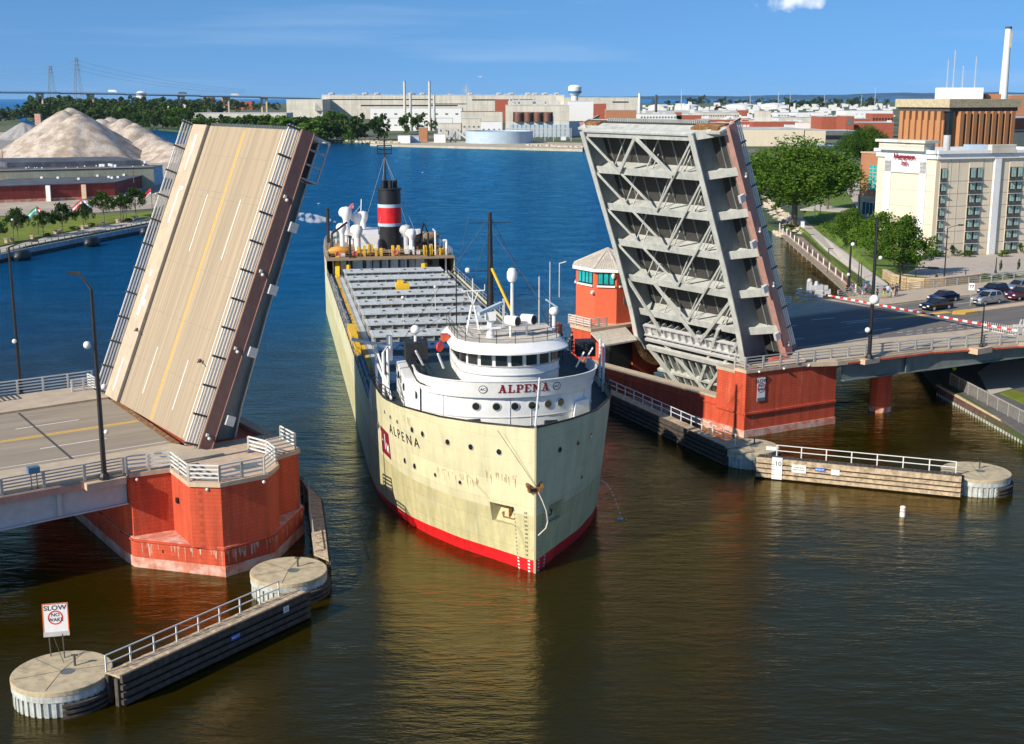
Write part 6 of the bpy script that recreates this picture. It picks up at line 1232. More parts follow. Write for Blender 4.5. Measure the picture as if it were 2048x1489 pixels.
for x, yb, yt, l in ((1873, 562, 549, 'thin sapling in the strip above the stone wall'), (2000, 552, 520, 'bare young sapling left of the hedge'), (2036, 550, 518, 'bare young sapling at the right frame edge')): plant('young', 'sapling', l, x, yb, yt, 8, 5.8)
# left bank young trees: pixel x, foot, top, width, words
for x, yb, yt, w, l in ((-2, 486, 440, 30, 'cut off by the left frame edge'), (36, 478, 412, 44, 'second from the left frame edge'), (87, 472, 418, 38, 'under the blue and white flags'), (126, 467, 402, 46, 'with a lopsided crown left of the flag pair'), (172, 456, 404, 34, 'behind the red and blue flags'), (209, 446, 378, 48, 'tallest with a pointed crown'), (247, 441, 383, 36, 'under the green and red flag'), (272, 433, 372, 50, 'nearest the raised leaf railing')):
    plant('mid', 'young_tree', 'street tree on the left quay, ' + l, x, yb, yt, w, 1.76)
for x, yb, yt, w, l in ((182, 455, 446, 22, 'low bush right of the flag pair'), (150, 462, 452, 30, 'low bush left of the flag pair'), (96, 474, 466, 22, 'low bush under the second flags'), (257, 446, 436, 24, 'low bush near the raised leaf')): plant('shrub', 'shrub', l + ' on the left quay', x, yb, yt, w, 1.7, cat='shrub')
# far woods, each crown a tree
rr = random.Random(17)
def wood(rows, lab, grp, zg=1.4):
    for (x0, x1, yb0, yb1, h0, h1, n, kinds, wh) in rows:
        lb = lab + ', ' + wh; gp = grp + ', ' + wh
        for k in range(n):
            f = (k + rr.uniform(.15, .85)) / n; x = x0 + (x1 - x0) * f; yb = yb0 + (yb1 - yb0) * f + rr.uniform(-1.5, 1.0); h = rr.uniform(h0, h1)
            plant(rr.choice(kinds), 'broadleaf_tree', lb, x, yb, yb - h, h * rr.uniform(.9, 1.35), zg, gp)
wood([(60, 400, 246, 262, 34, 50, 20, ('far', 'far', 'far2'), 'front row by the water'), (50, 400, 238, 252, 40, 52, 22, ('far',), 'second row'), (70, 430, 229, 240, 36, 46, 20, ('far',), 'third row'), (0, 48, 246, 240, 24, 36, 6, ('far',), 'at the left frame edge'), (110, 480, 222, 226, 28, 36, 20, ('far',), 'farthest row below the viaduct'), (480, 560, 222, 222, 14, 22, 5, ('far',), 'right of the orange tanks')], 'dark tree of the wood behind the gravel piles', 'left far wood')
wood([(395, 490, 270, 274, 26, 44, 9, ('far', 'far2'), 'just above the raised leaf'), (480, 640, 277, 283, 40, 54, 14, ('far', 'far2', 'far2'), 'in the middle of the shore'), (620, 720, 281, 284, 36, 56, 8, ('far',), 'near the pale rocks'), (430, 620, 262, 268, 26, 42, 12, ('far',), 'back row against the factory'), (640, 700, 274, 275, 44, 58, 5, ('far', 'far2'), 'tall ones in the gap')], 'green tree of the shore wood left of the factory', 'factory shore wood')
for x, yb, yt, w, l in ((716, 281, 219, 50, 'tall tree with a reddish trunk on the factory shore'), (757, 281, 220, 42, 'slender pair of trees on the factory shore'), (768, 281, 222, 34, 'slim tree leaning right on the factory shore'), (812, 270, 219, 34, 'dense dark tree before the twin factory chimneys'), (838, 268, 219, 40, 'rounded dark tree right of the twin chimneys'), (864, 262, 236, 22, 'small tree left of the pale pump house'), (650, 283, 247, 46, 'pale rounded willow at the water edge')): plant('far', 'broadleaf_tree', l, x, yb, yt, w)
wood([(1290, 1780, 213, 212, 12, 22, 20, ('far',), 'row by the tank farm'), (1500, 1760, 219, 218, 12, 24, 12, ('far',), 'nearer row among the mills'), (1395, 1800, 209, 207, 7, 12, 22, ('far',), 'farthest low row before the bay')], 'dark tree in the far right town', 'far town trees')
plant('far', 'broadleaf_tree', 'single tall round tree standing against the far bay', 1404, 210, 187, 20)
# ================================================================ gravel and warehouses
def pile(name, label, cones, zg, mt, seed, slope=.68, res=46):
    rr = random.Random(seed); C = []
    for x, yt, yb in cones:
        p = P(x, yb, zg); C.append((p.x, p.y, hz(p, yt) - zg))
    R0 = max(c[2] for c in C) / slope + 4; x0 = min(c[0] - c[2] / slope for c in C) - 2; x1 = max(c[0] + c[2] / slope for c in C) + 2; y0 = min(c[1] - c[2] / slope for c in C) - 2; y1 = max(c[1] + c[2] / slope for c in C) + 2
    m = MB(); nx, ny = int(res * 1.6), res; vs = []
    for j in range(ny + 1):
        for i in range(nx + 1):
            x = x0 + (x1 - x0) * i / nx; y = y0 + (y1 - y0) * j / ny; h = -1.0
            for (a, b, H) in C:
                an = math.atan2(y - b, x - a); d = math.hypot(x - a, y - b); h = max(h, H - slope * max(0, math.sqrt(d * d + 5) - 1.4) * (1 + .05 * math.sin(an * 7 + a) + .03 * math.sin(an * 17 + b)))
            vs.append((x, y, zg + max(-.6, h + (rr.uniform(-.12, .12) if h > 0 else 0))))
    m.add(vs, [(j * (nx + 1) + i, j * (nx + 1) + i + 1, (j + 1) * (nx + 1) + i + 1, (j + 1) * (nx + 1) + i) for j in range(ny) for i in range(nx)]); return solo(name, m, K[mt], label, 'gravel pile', smooth=True)
pile('gravel_pile', 'tallest pointed pile of pale crushed stone on the left', [(147, 213, 300), (133, 219, 312), (110, 234, 304), (85, 252, 302), (60, 272, 300), (38, 288, 300), (160, 226, 318)], 1.6, 'gravel', 1)
pile('gravel_pile', 'long lumpy stone pile between the tallest pile and the leaf', [(205, 235, 292), (225, 232, 290), (250, 234, 292), (272, 245, 296), (303, 265, 308), (322, 277, 316), (338, 282, 320), (356, 288, 324)], 1.6, 'gravel', 2, res=60)
pile('gravel_pile', 'small grey stone mound left of the tallest pile', [(48, 244, 276), (58, 248, 276)], 1.6, 'gravelg', 3, res=30)
C0 = P(230, 397, 1.7); C1 = P(309, 374, 1.7); FL = P(-70, 409, 1.7); hr = hz(C0, 366)
t = thing('warehouse', 'dark red sided warehouse with black flat roof behind the left quay', 'warehouse', tuple(C0)); bk = (C1 - C0)
put('wall', MB().prism([tuple(FL)[:2], tuple(C0)[:2], tuple(C1)[:2], tuple(FL + bk)[:2]], 2.6, hr), K['rwall'], t); put('plinth', MB().prism([tuple(FL)[:2], tuple(C0)[:2], tuple(C1)[:2], tuple(FL + bk)[:2]], 1, 2.6), K['redp'], t)
put('roof', MB().prism([tuple(FL + Vector((0, -.4, 0)))[:2], tuple(C0 + Vector((.3, -.4, 0)))[:2], tuple(C1 + Vector((.4, 0, 0)))[:2], tuple(FL + bk)[:2]], hr, hr + .25), K['groof'], t)
a = FL.lerp(C0, .535); put('white_door', MB().box(a.x, a.y - .8, hr - 5.2, a.x + 1.4, a.y - .1, hr - .1), K['white'], t); a = FL.lerp(C0, .775); put('pale_downpipe', MB().box(a.x, a.y - .7, 2, a.x + 1.5, a.y - .1, hr - .2), K['cap'], t)
m = MB(); rr = random.Random(6)
for k in range(12): p = FL.lerp(C0, rr.uniform(.25, 1)) + bk * rr.uniform(.2, .9); m.box(p.x, p.y, hr + .2, p.x + .8, p.y + .8, hr + .9)
puts('roof_vent', m, K['white'], t)
zt = hr + 3.0; q = [P(-70, 344, zt), P(307, 335, zt), P(281, 320.5, zt), P(234, 313.5, zt), P(-70, 318, zt)]
t = thing('warehouse', 'long low warehouse with grey blue roof behind the dark red one', 'warehouse', tuple(q[1])); put('wall', MB().prism([tuple(v)[:2] for v in q], 1, zt - .3), mat('pale_green_wall', (.38, .38, .27), .8, var=.2, vs=.2, streak=.2), t); put('roof', MB().prism([tuple(v)[:2] for v in q], zt - .3, zt), K['groof'], t)
m = MB(); m.bar(q[0] + Vector((0, 0, .2)), q[1] + Vector((0, 0, .2)), .5, .3); put('parapet', m, K['cap'], t)
zb = P(-70, 322, zt + 1.5); q2 = [P(14, 326, zt + 1.8), P(281, 321, zt + 1.8), P(234, 314, zt + 1.8), P(-40, 317, zt + 1.8)]; put('raised_roof', MB().prism([tuple(v)[:2] for v in q2], zt, zt + 1.8), K['groof'], t)
m = MB()
for k in range(46): p = q[0].lerp(q[1], rr.uniform(.25, 1)) + (q[2] - q[1]) * rr.uniform(.1, .6); s = rr.choice((.3, .3, .4, .9)); m.box(p.x, p.y, zt, p.x + s, p.y + s, zt + s)
puts('roof_vent', m, K['white'], t)
bld('storage_shed', 'small pale blue metal shed at the right end of the warehouses', 'shed', (309, 372), (327, 366), 336, 14, 'bmetal', 'groof', 1.7)
for px, yb, yt, l in ((8, 352, 300, 'near the left frame edge before the gravel'), (21, 352, 326, 'short and doubled beside the left frame edge'), (50, 358, 340, 'on the warehouse roof edge'), (268, 366, 340, 'behind the raised leaf tree')):
    p = P(px, yb, 6); solo('utility_pole', MB().tube(p, (p.x, p.y, hz(p, yt)), .16, .12).bar((p.x - 1, p.y, hz(p, yt) - .8), (p.x + 1, p.y, hz(p, yt) - .8), .15), K['bark'], 'thin pole standing ' + l, 'pole')
# white plant at the left frame edge
t, F, L, H = bld('cement_plant', 'cluttered white cement plant building at the left frame edge', 'plant building', (-60, 312), (32, 309), 284, 30, 'white', 'wroof', 1.6)
put('gable_shed', MB(F).add([(L - 42, 6, H), (L - 6, 6, H), (L - 6, 28, H), (L - 42, 28, H), (L - 36, 6, H + 6), (L - 12, 6, H + 6), (L - 12, 28, H + 6), (L - 36, 28, H + 6)], [(0, 1, 5, 4), (1, 2, 6, 5), (2, 3, 7, 6), (3, 0, 4, 7), (4, 5, 6, 7)]), K['bmetal'], t)
m = MB(F); rr = random.Random(9)
for k in range(10): x = L - 40 + rr.uniform(0, 34); m.tube((x, 32, H), (x, 32, H + rr.uniform(9, 19)), rr.uniform(.6, 2.4), n=10)
for k in range(16): x = L - 40 + rr.uniform(0, 32); m.box(x, 30, H + 2, x + rr.uniform(1, 5), 34, H + rr.uniform(4, 12))
puts('silo', m, K['white'], t)
def tank(label, x, yb, yt, w, zg=1.4, key='white', dome=.12, name='storage_tank', gp=None):
    p = P(x, yb, zg); r = w / FPX * p.y / 2; H = hz(p, yt) - zg; c = (p.x, p.y + r, zg)
    t = thing(name, label, 'tank', c, 0, gp); put('shell', MB().lathe([(r, -.5), (r, H * (1 - dome)), ], c, 32), K[key], t, smooth=True); put('roof', MB().lathe([(r * 1.01, H * (1 - dome)), (r * .6, H * (1 - dome * .35)), (.001, H)], c, 32), K[key], t, smooth=True); return t, c, r, H
t, c, r, H = tank('squat white tank behind the tallest gravel pile', 220, 232, 210, 27); put('mast', MB().bar((c[0], c[1], c[2] + H), (c[0], c[1], c[2] + H + 9), .5), K['lgrey'], t)
t, c, r, H = tank('tall cylindrical white tank with a walkway collar in the left wood', 281, 215, 182, 19); put('walkway', MB().lathe([(r * 1.1, H * .82), (r * 1.12, H * .87)], c, 24), K['dgrey'], t)
tank('orange topped storage tank under the far viaduct', 417, 214, 193, 22, key='obrick'); tank('lower orange storage tank beside the first under the viaduct', 450, 214, 194, 18, key='obrick')
bld('brick_house', 'small red brick building behind the viaduct piers', 'building', (468, 220), (505, 220), 203, 30, 'brick', 'brick')
for x, yt in ((338, 206), (345, 212), (372, 210)): 
    p = P(x, 240, 1.4); solo('chimney', MB().tube(p, (p.x, p.y, hz(p, yt)), 1.3, 1.0), K['white'], 'slim white pipe %s in the wood right of the gravel piles' % {338: 'tallest and leftmost', 345: 'in the middle', 372: 'rightmost'}[x], 'chimney')
bld('loading_tower', 'narrow dark red hopper tower left of the tallest gravel pile', 'tower', (70, 250), (82, 250), 228, 6, 'redp', 'rwall')
# far viaduct
t = thing('highway_viaduct', 'long high blue highway viaduct crossing the far left', 'viaduct', tuple(P(300, 215)))
dist = lambda x: 1900 + (x - 0) * .35
def vp(x, y): r = ray(x, y); k = dist(x) / r.y; return Vector((0, 0, CH)) + r * k
vd = [vp(-80, 182), vp(0, 183), (vp(120, 184.5)), vp(250, 187), vp(400, 190.5), vp(520, 193), vp(640, 196.2)]; m = MB(); m2 = MB()
for a, b in zip(vd, vd[1:]): m.bar(a + Vector((0, 0, -2.2)), b + Vector((0, 0, -1.6)), 9, 1.7); m2.bar(a, b, 13, .9)
put('girder', m, K['bblue'], t); put('deck', m2, K['bmetal'], t)
for x, y in ((79, 184), (362, 189), (452, 191.5), (528, 193.3), (180, 185.6)):
    p = vp(x, y); put('pier', MB().box(p.x - 5, p.y - 2, 0, p.x - 2.5, p.y + 2, p.z - 2.5).box(p.x + 2.5, p.y - 2, 0, p.x + 5, p.y + 2, p.z - 2.5).box(p.x - 5.5, p.y - 2.5, p.z - 4.5, p.x + 5.5, p.y + 2.5, p.z - 2.5), K['cap'], t)
for x, y, l, k in ((225, 183.5, 'white truck driving on the far viaduct', 'white'), (365, 187.5, 'dark truck on the far viaduct', 'post'), (470, 190.5, 'small grey car on the far viaduct', 'lgrey')):
    p = vp(x, y + 2.5); t = thing('truck', l, 'vehicle', tuple(p)); put('cargo_box', MB().box(p.x - 6, p.y - 1.2, p.z + 1.4, p.x + 4, p.y + 1.2, p.z + 4.2), K[k], t); put('cab', MB().box(p.x + 4.3, p.y - 1.2, p.z + .8, p.x + 6.5, p.y + 1.2, p.z + 3.4), K[k], t)
def pylon(label, x, yb, yt, arms):
    p = P(x, yb, 1.4) if yb > 195 else None; D = 2600; r = ray(x, 200); p = Vector((0, 0, CH)) + r * (D / r.y); p.z = 0; H = hz(p, yt); b = 9
    t = thing('transmission_tower', label, 'pylon', tuple(p)); m = MB()
    for sx, sy in ((-1, -1), (1, -1), (1, 1), (-1, 1)): m.bar((p.x + sx * b, p.y + sy * b, 0), (p.x + sx * 1.5, p.y + sy * 1.5, H), .7)
    for k in range(9):
        f, g_ = k / 9, (k + 1) / 9; w0 = b * (1 - f) + 1.5 * f; w1 = b * (1 - g_) + 1.5 * g_; m.bar((p.x - w0, p.y - w0, H * f), (p.x + w1, p.y - w1, H * g_), .4).bar((p.x + w0, p.y - w0, H * f), (p.x - w1, p.y - w1, H * g_), .4)
    for a, w in arms: m.bar((p.x - w, p.y, H * a), (p.x + w, p.y, H * a), .8)
    put('lattice', m, K['lat'], t); return p, H
p1, H1 = pylon('lattice power pylon with a boxed head at the far left', 105, 215, 132, ((.99, 7), (.93, 7), (.86, 6))); p2, H2 = pylon('taller lattice power pylon with crossarms right of the boxed one', 158, 215, 115, ((.95, 8), (.87, 9), (.79, 8)))
def wire(a, b, sag):
    pts = [a.lerp(b, k / 12) - Vector((0, 0, sag * 4 * (k / 12) * (1 - k / 12))) for k in range(13)]; return pts
m = MB(); q0 = Vector((-1240, 2600, 78)); q3 = Vector((-560, 2750, 45))
for k in (.95, .86, .78):
    m.path(wire(q0 + Vector((0, 0, 60 * (k - .86))), Vector((p1.x, p1.y, H1 * k)), 5), .22, 4).path(wire(Vector((p1.x, p1.y, H1 * k)), Vector((p2.x, p2.y, H2 * k)), 3), .22, 4).path(wire(Vector((p2.x, p2.y, H2 * k)), q3 + Vector((0, 0, 40 * (k - .86))), 9), .22, 4)
solo('power_lines', m, K['lat'], 'thin power lines sagging between the two pylons', 'power lines')
# ================================================================ factory across the river
t, F, L, H = bld('factory_hall', 'very long white factory hall with dark window bands across the river', 'factory', (645, 238), (1128, 238), 191, 160, 'offw', 'wroof')
m = MB(F); m.box(L * .02, -.25, H * .80, L * .46, .1, H * .84).box(L * .16, -.25, H * .54, L * .56, .1, H * .59).box(L * .62, -.25, H * .78, L * .88, .1, H * .83).box(L * .45, -.25, H * .62, L * .6, .1, H * .65); put('window_band', m, K['glassd'], t)
for k, x in enumerate((.02, .16, .21, .35, .40, .60, .72, .77, .84, .87, .91, .96)):
    put('roof_unit', MB(F).box(L * x, 20, H, L * x + L * .022, 34, H + 3.4).box(L * x + 1, 18, H + 2.4, L * x + L * .022 - 1, 20, H + 3.8), K['offw'], t)
m = MB(F); rr = random.Random(2)
for k in range(70): x = rr.uniform(.05, .98) * L; m.box(x, 10, H, x + rr.uniform(.4, 2), 12, H + rr.uniform(.6, 3))
puts('roof_clutter', m, K['lgrey'], t)
t, F, L, H = bld('factory_wing', 'lower left wing of the factory with a sloped grey shadow line', 'factory', (574, 240), (646, 240), 200, 120, 'offw', 'wroof'); put('loading_canopy', MB(F).add([(L * .8, -.2, H * .9), (L * .8, -.2, H * .45), (L, -.2, H * .45), (L * .8, -6, H * .45)], [(0, 1, 3), (0, 3, 2), (1, 2, 3)]), K['offw'], t)
bld('factory_wing', 'pale low shed running left from the factory into the trees', 'factory', (388, 262), (574, 262), 227, 40, 'offw', 'wroof')
bld('factory_wing', 'right extension of the factory ending beside the white stack', 'factory', (1128, 239), (1278, 239), 196, 120, 'offw', 'wroof', win=(1, 2, 24, 2, .75, .85, 'glassd'))
bld('factory_annex', 'long white sawtooth annex in front of the factory hall', 'factory', (741, 250), (924, 247), 217, 30, 'white', 'wroof', win=(1, 9, 3.5, 2, .5, .8, 'dgrey'))
bld('factory_annex', 'lower white shed with dark slots below the sawtooth annex', 'factory', (762, 262), (905, 258), 237, 12, 'white', 'offw', win=(1, 12, 3, 1.2, .3, .6, 'dgrey'))
bld('factory_annex', 'red roofed low building between the annex and the grey block', 'factory', (922, 262), (1005, 262), 224, 30, 'offw', 'brick'); bld('factory_annex', 'small dark red rooftop house left of the grey block', 'factory', (990, 244), (1016, 244), 200, 12, 'brick', 'brick')
t, F, L, H = bld('factory_block', 'beige block with four brown arched silos in an opening', 'factory', (1011, 276), (1138, 274), 212, 40, 'offw', 'wroof')
put('opening', MB(F).box(L * .12, -.3, H * .50, L * .74, .1, H * .80), K['black'], t)
for k in range(4): put('silo', MB(F).tube((L * (.2 + k * .152), -.2, H * .5), (L * (.2 + k * .152), -.2, H * .75), L * .06, n=16).ball((L * (.2 + k * .152), -.2, H * .75), L * .06, 14, .5), K['brownt'], t, smooth=True)
m = MB(F)
for k in range(14): m.box(L * (.06 + k * .068), -.6, H * .02, L * (.115 + k * .068), .1, H * .42)
put('lower_bay', m, K['bmetal'], t); m = MB(F)
for k in range(10): m.bar((L * k / 9, -9, -1), (L * k / 9, -9, H * .32), .5)
m.bar((0, -9, H * .3), (L, -9, H * .3), .8, .8).bar((0, -9, H * .18), (L, -9, H * .18), .6, .6); put('pipe_rack', m, K['lgrey'], t)
m = MB(F)
for k in range(9): x = L * rr.uniform(.05, .9); m.bar((x, 8, H), (x, 8, H + rr.uniform(3, 10)), rr.uniform(.5, 2.5))
m.bar((L * .1, 6, H + 4), (L * .6, 6, H + 4), 1.4); put('roof_pipes', m, K['lgrey'], t)
bld('factory_block', 'plain bright white cube under the water tower', 'factory', (1138, 272), (1186, 271), 203, 30, 'white', 'wroof'); bld('factory_block', 'brown brick block right of the white cube', 'factory', (1186, 250), (1212, 250), 208, 20, 'brick', 'wroof'); bld('factory_block', 'lower rusty brown block behind the right leaf tip', 'factory', (1212, 258), (1272, 257), 221, 24, 'obrick', 'wroof')
for x, l in ((810.5, 'left of the twin tall white factory chimneys'), (860, 'right of the twin tall white factory chimneys')):
    p = P(x, 262, 1.4); H = hz(p, 164); t = thing('chimney', l, 'chimney', tuple(p)); put('shaft', MB().tube(p, (p.x, p.y, H), 1.5, 1.2, 14), K['offw'], t, smooth=True); put('rim', MB().tube((p.x, p.y, H), (p.x, p.y, H + .6), 1.5, n=14), K['lgrey'], t)
for x, yt, l in ((822, 187, 'short thin stack right of the left twin chimney'), (869, 190, 'short thin stack right of the right twin chimney')): p = P(x, 262, 1.4); solo('chimney', MB().tube(p, (p.x, p.y, hz(p, yt)), 1.4, 1.2, 10), K['lgrey'], l, 'chimney')
p = P(1149, 240, 1.4); H = hz(p, 170); Hb = hz(p, 191); R0 = 13 / FPX * p.y
t = thing('water_tower', 'white and blue banded water tower above the factory', 'water tower', tuple(p)); put('stem', MB().lathe([(R0 * .62, 0), (R0 * .5, Hb * .6), (R0 * .55, Hb)], tuple(p), 20), K['white'], t, smooth=True)
c = (p.x, p.y, Hb); h = H - Hb; put('tank', MB().lathe([(R0 * .55, -1), (R0 * .95, h * .22), (R0, h * .5), (R0, h * .8), (R0 * .7, h * .96), (.001, h)], c, 24), K['white'], t, smooth=True); put('blue_band', MB().lathe([(R0 * .97, h * .2), (R0 * 1.02, h * .3), (R0 * 1.02, h * .42)], c, 24), mat('tower_blue', (.05, .22, .5), .5), t, smooth=True)
p = P(933, 240, 1.4); t = thing('radio_mast', 'lattice radio mast rising behind the factory roof', 'mast', tuple(p)); m = MB(); H = hz(p, 170); m.bar(p, (p.x, p.y, H), 1.2)
for k in range(8): a = k * .8; m.bar((p.x, p.y, H - 8), (p.x + 6 * math.cos(a), p.y, H - 8 + 6 * math.sin(a)), .5)
put('mast', m, K['lgrey'], t)
# waterfront: tank, sheds, quay
p = P(998, 288.5, 1.4); R0 = 68 / FPX * p.y; c = (p.x, p.y + R0, 1.4); Hc = hz(p, 268)
t = thing('settling_tank', 'wide round pale blue settling tank on the factory quay', 'tank', c); put('wall', MB().lathe([(R0, -.5), (R0, Hc), (R0 - 1, Hc), (R0 - 1, Hc - 2.5), (.001, Hc - 2.6)], c, 56), K['bmetal'], t, smooth=True); m = MB(); m.bar((c[0] - R0, c[1], Hc + .8), (c[0] + R0, c[1], Hc + .8), 1.5, .4); put('walkway', m, K['dgrey'], t)
for a in (('shed', 'small white shed with a sloping shadow at the left of the factory quay', (691 + 105, 287), (820, 287), 272, 12, 'white', 'wroof'), ('shed', 'white cabin right of the sloping shadow shed', (820, 286), (838, 286), 273, 10, 'bmetal', 'wroof'), ('shed', 'narrow brown hut above the quay sheds', (838, 284), (855, 284), 256, 8, 'obrick', 'wroof'),
          ('pump_house', 'pale two storey pump house behind the quay', (876, 275), (922, 275), 248, 24, 'offw', 'lgrey'), ('shed', 'white cabin with blue door right of the conveyor', (868, 286), (891, 286), 269, 10, 'white', 'wroof'), ('plant_block', 'stack of white process units left of the round tank', (962, 276), (1004, 276), 244, 16, 'white', 'wroof'), ('plant_block', 'low white block under the red roofed building', (924, 270), (962, 270), 238, 20, 'offw', 'wroof'), ('shed', 'tiny white kiosk far right on the factory quay', (1122, 281), (1132, 281), 273, 5, 'white', 'wroof')):
    bld(a[0], a[1], 'shed' if a[0] == 'shed' else 'building', a[2], a[3], a[4], a[5], a[6], a[7], win=(1, 4, 1.6, 1.6, .3, .7, 'dgrey') if a[0] != 'shed' else None)
m = MB(); rr = random.Random(14)
for k in range(60):
    x = rr.uniform(880, 1010); p = P(x, rr.uniform(268, 280), 1.4); h = rr.uniform(2, 9); m.bar(p, p + Vector((rr.uniform(-6, 6) if k % 3 == 0 else 0, 0, h)), rr.uniform(.4, 1.5))
solo('pipework', m, K['lgrey'], 'tangle of grey pipes and frames behind the factory quay', 'pipework')
t = thing('conveyor', 'steep pale conveyor on the factory quay left of the round tank', 'conveyor', tuple(P(900, 285, 1.4))); a = P(895, 285, 1.4); put('belt', MB().bar(a + Vector((6, 0, 9)), a + Vector((18, 0, 0)), 2, 1.5), K['lgrey'], t); put('frame', MB().bar(a + Vector((6, 0, 0)), a + Vector((6, 0, 9)), 1).bar(a + Vector((2, 0, 0)), a + Vector((7, 0, 9)), .8), K['dgrey'], t)
L4([(740, 288, 1.5), (800, 290, 1.5), (1000, 295, 1.5), (1165, 299, 1.5), (1165, 286, 1.5), (1000, 283, 1.5), (800, 282, 1.5)], 'dirt', 'ground', z0=-1)
for k, x in enumerate((1090, 1107, 1142)): p = P(x, 283, 1.4); solo('lamp_mast', MB().bar(p, (p.x, p.y, hz(p, 256)), .5), K['lgrey'], 'thin quay lamp mast %s of the three right of the round tank' % ('nearest the tank', 'in the middle', 'farthest from the tank')[k], 'mast')
# ================================================================ town on the right
TW = [('warehouse', 'long cream warehouse with a white roof right of the leaf', (1470, 293), (1607, 291), 259, 60, 'cream', 'wroof', None),
 ('warehouse', 'cream warehouse end section with a dark door', (1609, 293), (1650, 292), 261, 40, 'cream', 'wroof', (1, 1, 2, 4, 0, .4, 'dgrey')), ('warehouse', 'loading bay building with dark open front beside the cream warehouse', (1652, 286), (1712, 284), 262, 30, 'dgrey', 'wroof', (1, 3, 8, 3, .2, .7, 'black')),
 ('flat_building', 'blue edged low canopy building above the cottonwood', (1625, 306), (1685, 303), 294, 20, 'offw', 'bmetal', None), ('cabin', 'white rooftop cabin on the cream warehouse', (1594, 272), (1622, 272), 246, 10, 'white', 'wroof', None), ('cabin', 'small white cube left of the rooftop cabin', (1571, 270), (1590, 270), 250, 8, 'white', 'wroof', None),
 ('brick_warehouse', 'long orange red brick warehouse behind the cream one', (1505, 263), (1596, 262), 244, 30, 'brick', 'wroof', None), ('brick_warehouse', 'big red brick building with a square tower end', (1642, 275), (1690, 274), 234, 40, 'brick', 'wroof', None), ('brick_warehouse', 'tower end of the big red brick building', (1690, 278), (1706, 277), 233, 30, 'brick', 'wroof', (1, 1, 4, 5, .6, .9, 'dgrey')),
 ('brick_warehouse', 'brick shed with a bright white gable roof', (1714, 276), (1786, 273), 246, 40, 'brick', 'wroof', None), ('brick_warehouse', 'dark red terrace above the white gable shed', (1744, 252), (1786, 251), 228, 30, 'brick', 'wroof', (1, 7, 2, 3, .3, .8, 'black')), ('brick_warehouse', 'wide red brick block left of the white hump building', (1352, 250), (1402, 249), 231, 24, 'brick', 'wroof', None), ('brick_warehouse', 'square brick stub on the left end of the wide red block', (1351, 250), (1363, 250), 225, 12, 'brick', 'wroof', None),
 ('brick_warehouse', 'small red brick stair tower in the middle of the town', (1477, 242), (1495, 242), 221, 16, 'brick', 'wroof', None), ('brick_warehouse', 'dark brick row under the leaf railing tip', (1470, 262), (1500, 262), 244, 20, 'brick', 'wroof', (1, 4, 3, 2, .3, .8, 'white')), ('sawtooth_mill', 'white building with a humped gable end', (1516, 262), (1541, 262), 223, 24, 'offw', 'wroof', None),
 ('mill_building', 'white mill with a row of small windows left of the brick block', (1280, 254), (1352, 254), 229, 60, 'white', 'wroof', (1, 12, 2, 2, .6, .9, 'dgrey')), ('mill_building', 'long white roofed mill behind the brick block', (1400, 246), (1478, 245), 226, 60, 'offw', 'wroof', (1, 16, 2, 2, .5, .9, 'dgrey')), ('mill_building', 'long white monitor roof with black vents', (1555, 240), (1640, 240), 226, 40, 'white', 'wroof', (1, 14, 3, 2, .4, .8, 'dgrey')), ('mill_building', 'flat white roof in front of the monitor roof', (1545, 252), (1660, 251), 236, 70, 'offw', 'wroof', None), ('mill_building', 'red trimmed white roof right of the brick block', (1402, 254), (1516, 253), 240, 50, 'brick', 'wroof', None),
 ('mill_building', 'white flat building under the telegraph poles on the right', (1690, 236), (1785, 235), 222, 60, 'white', 'wroof', (1, 10, 3, 2, .3, .7, 'lgrey')), ('store', 'white store with a raised sign band', (1730, 222), (1755, 222), 214, 20, 'white', 'wroof', None), ('store', 'distant white shed left of the tank farm', (1300, 220), (1337, 220), 215, 30, 'white', 'wroof', None), ('store', 'distant white shed among the trees', (1690, 214), (1716, 214), 209, 30, 'white', 'wroof', None), ('brick_warehouse', 'low brick depot left of the white gable shed', (1680, 254), (1740, 253), 238, 30, 'brick', 'wroof', None), ('mill_building', 'grey concrete yard building by the scrapyard', (1240, 232), (1480, 230), 222, 40, 'lgrey', 'wroof', None),
 ('store', 'far right orange warehouse behind the white chimney', (2018, 250), (2110, 250), 191, 60, 'obrick', 'wroof', None), ('brick_warehouse', 'dark brick building right of the office tower', (2016, 330), (2110, 326), 238, 40, 'brick', 'wroof', (2, 3, 6, 4, .2, .8, 'black')), ('store', 'green roofed annex right of the office tower', (2016, 345), (2110, 343), 264, 20, 'dgrey', 'navy', None)]
for a in TW: bld(a[0], a[1], 'building', a[2], a[3], a[4], a[5], a[6], a[7], 1.4, None, .5, a[8])
rr = random.Random(31); m = MB()
for k in range(420):
    x = rr.uniform(1285, 1780); y = rr.uniform(214, 262); p = P(x, y, 1.4); s = p.y / 900; p.z = rr.uniform(1, 8); m.box(p.x, p.y, p.z, p.x + s * rr.uniform(.6, 5), p.y + 4, p.z + s * rr.uniform(.6, 3))
solo('rooftop_clutter', m, K['white'], 'scattered white vents ducts and trailers across the far town roofs', 'rooftop clutter', kind='stuff')
tank('large white tank right of the scrapyard', 1553, 219, 206, 52, gp=None, dome=.3); tank('wide white tank in the middle of the tank farm', 1487, 219, 207, 60, dome=.3); tank('white tank left of the scrapyard', 1378, 221, 208, 50, dome=.3); tank('lower white tank at the left of the tank farm', 1318, 221, 209, 38, dome=.3)
p = P(1377.5, 222, 1.4); solo('silo', MB().lathe([(5, 0), (5, 12), (1.5, 16), (1.2, 22)], tuple(p), 12), K['white'], 'slim white silo with a pointed top among the tanks', 'silo')
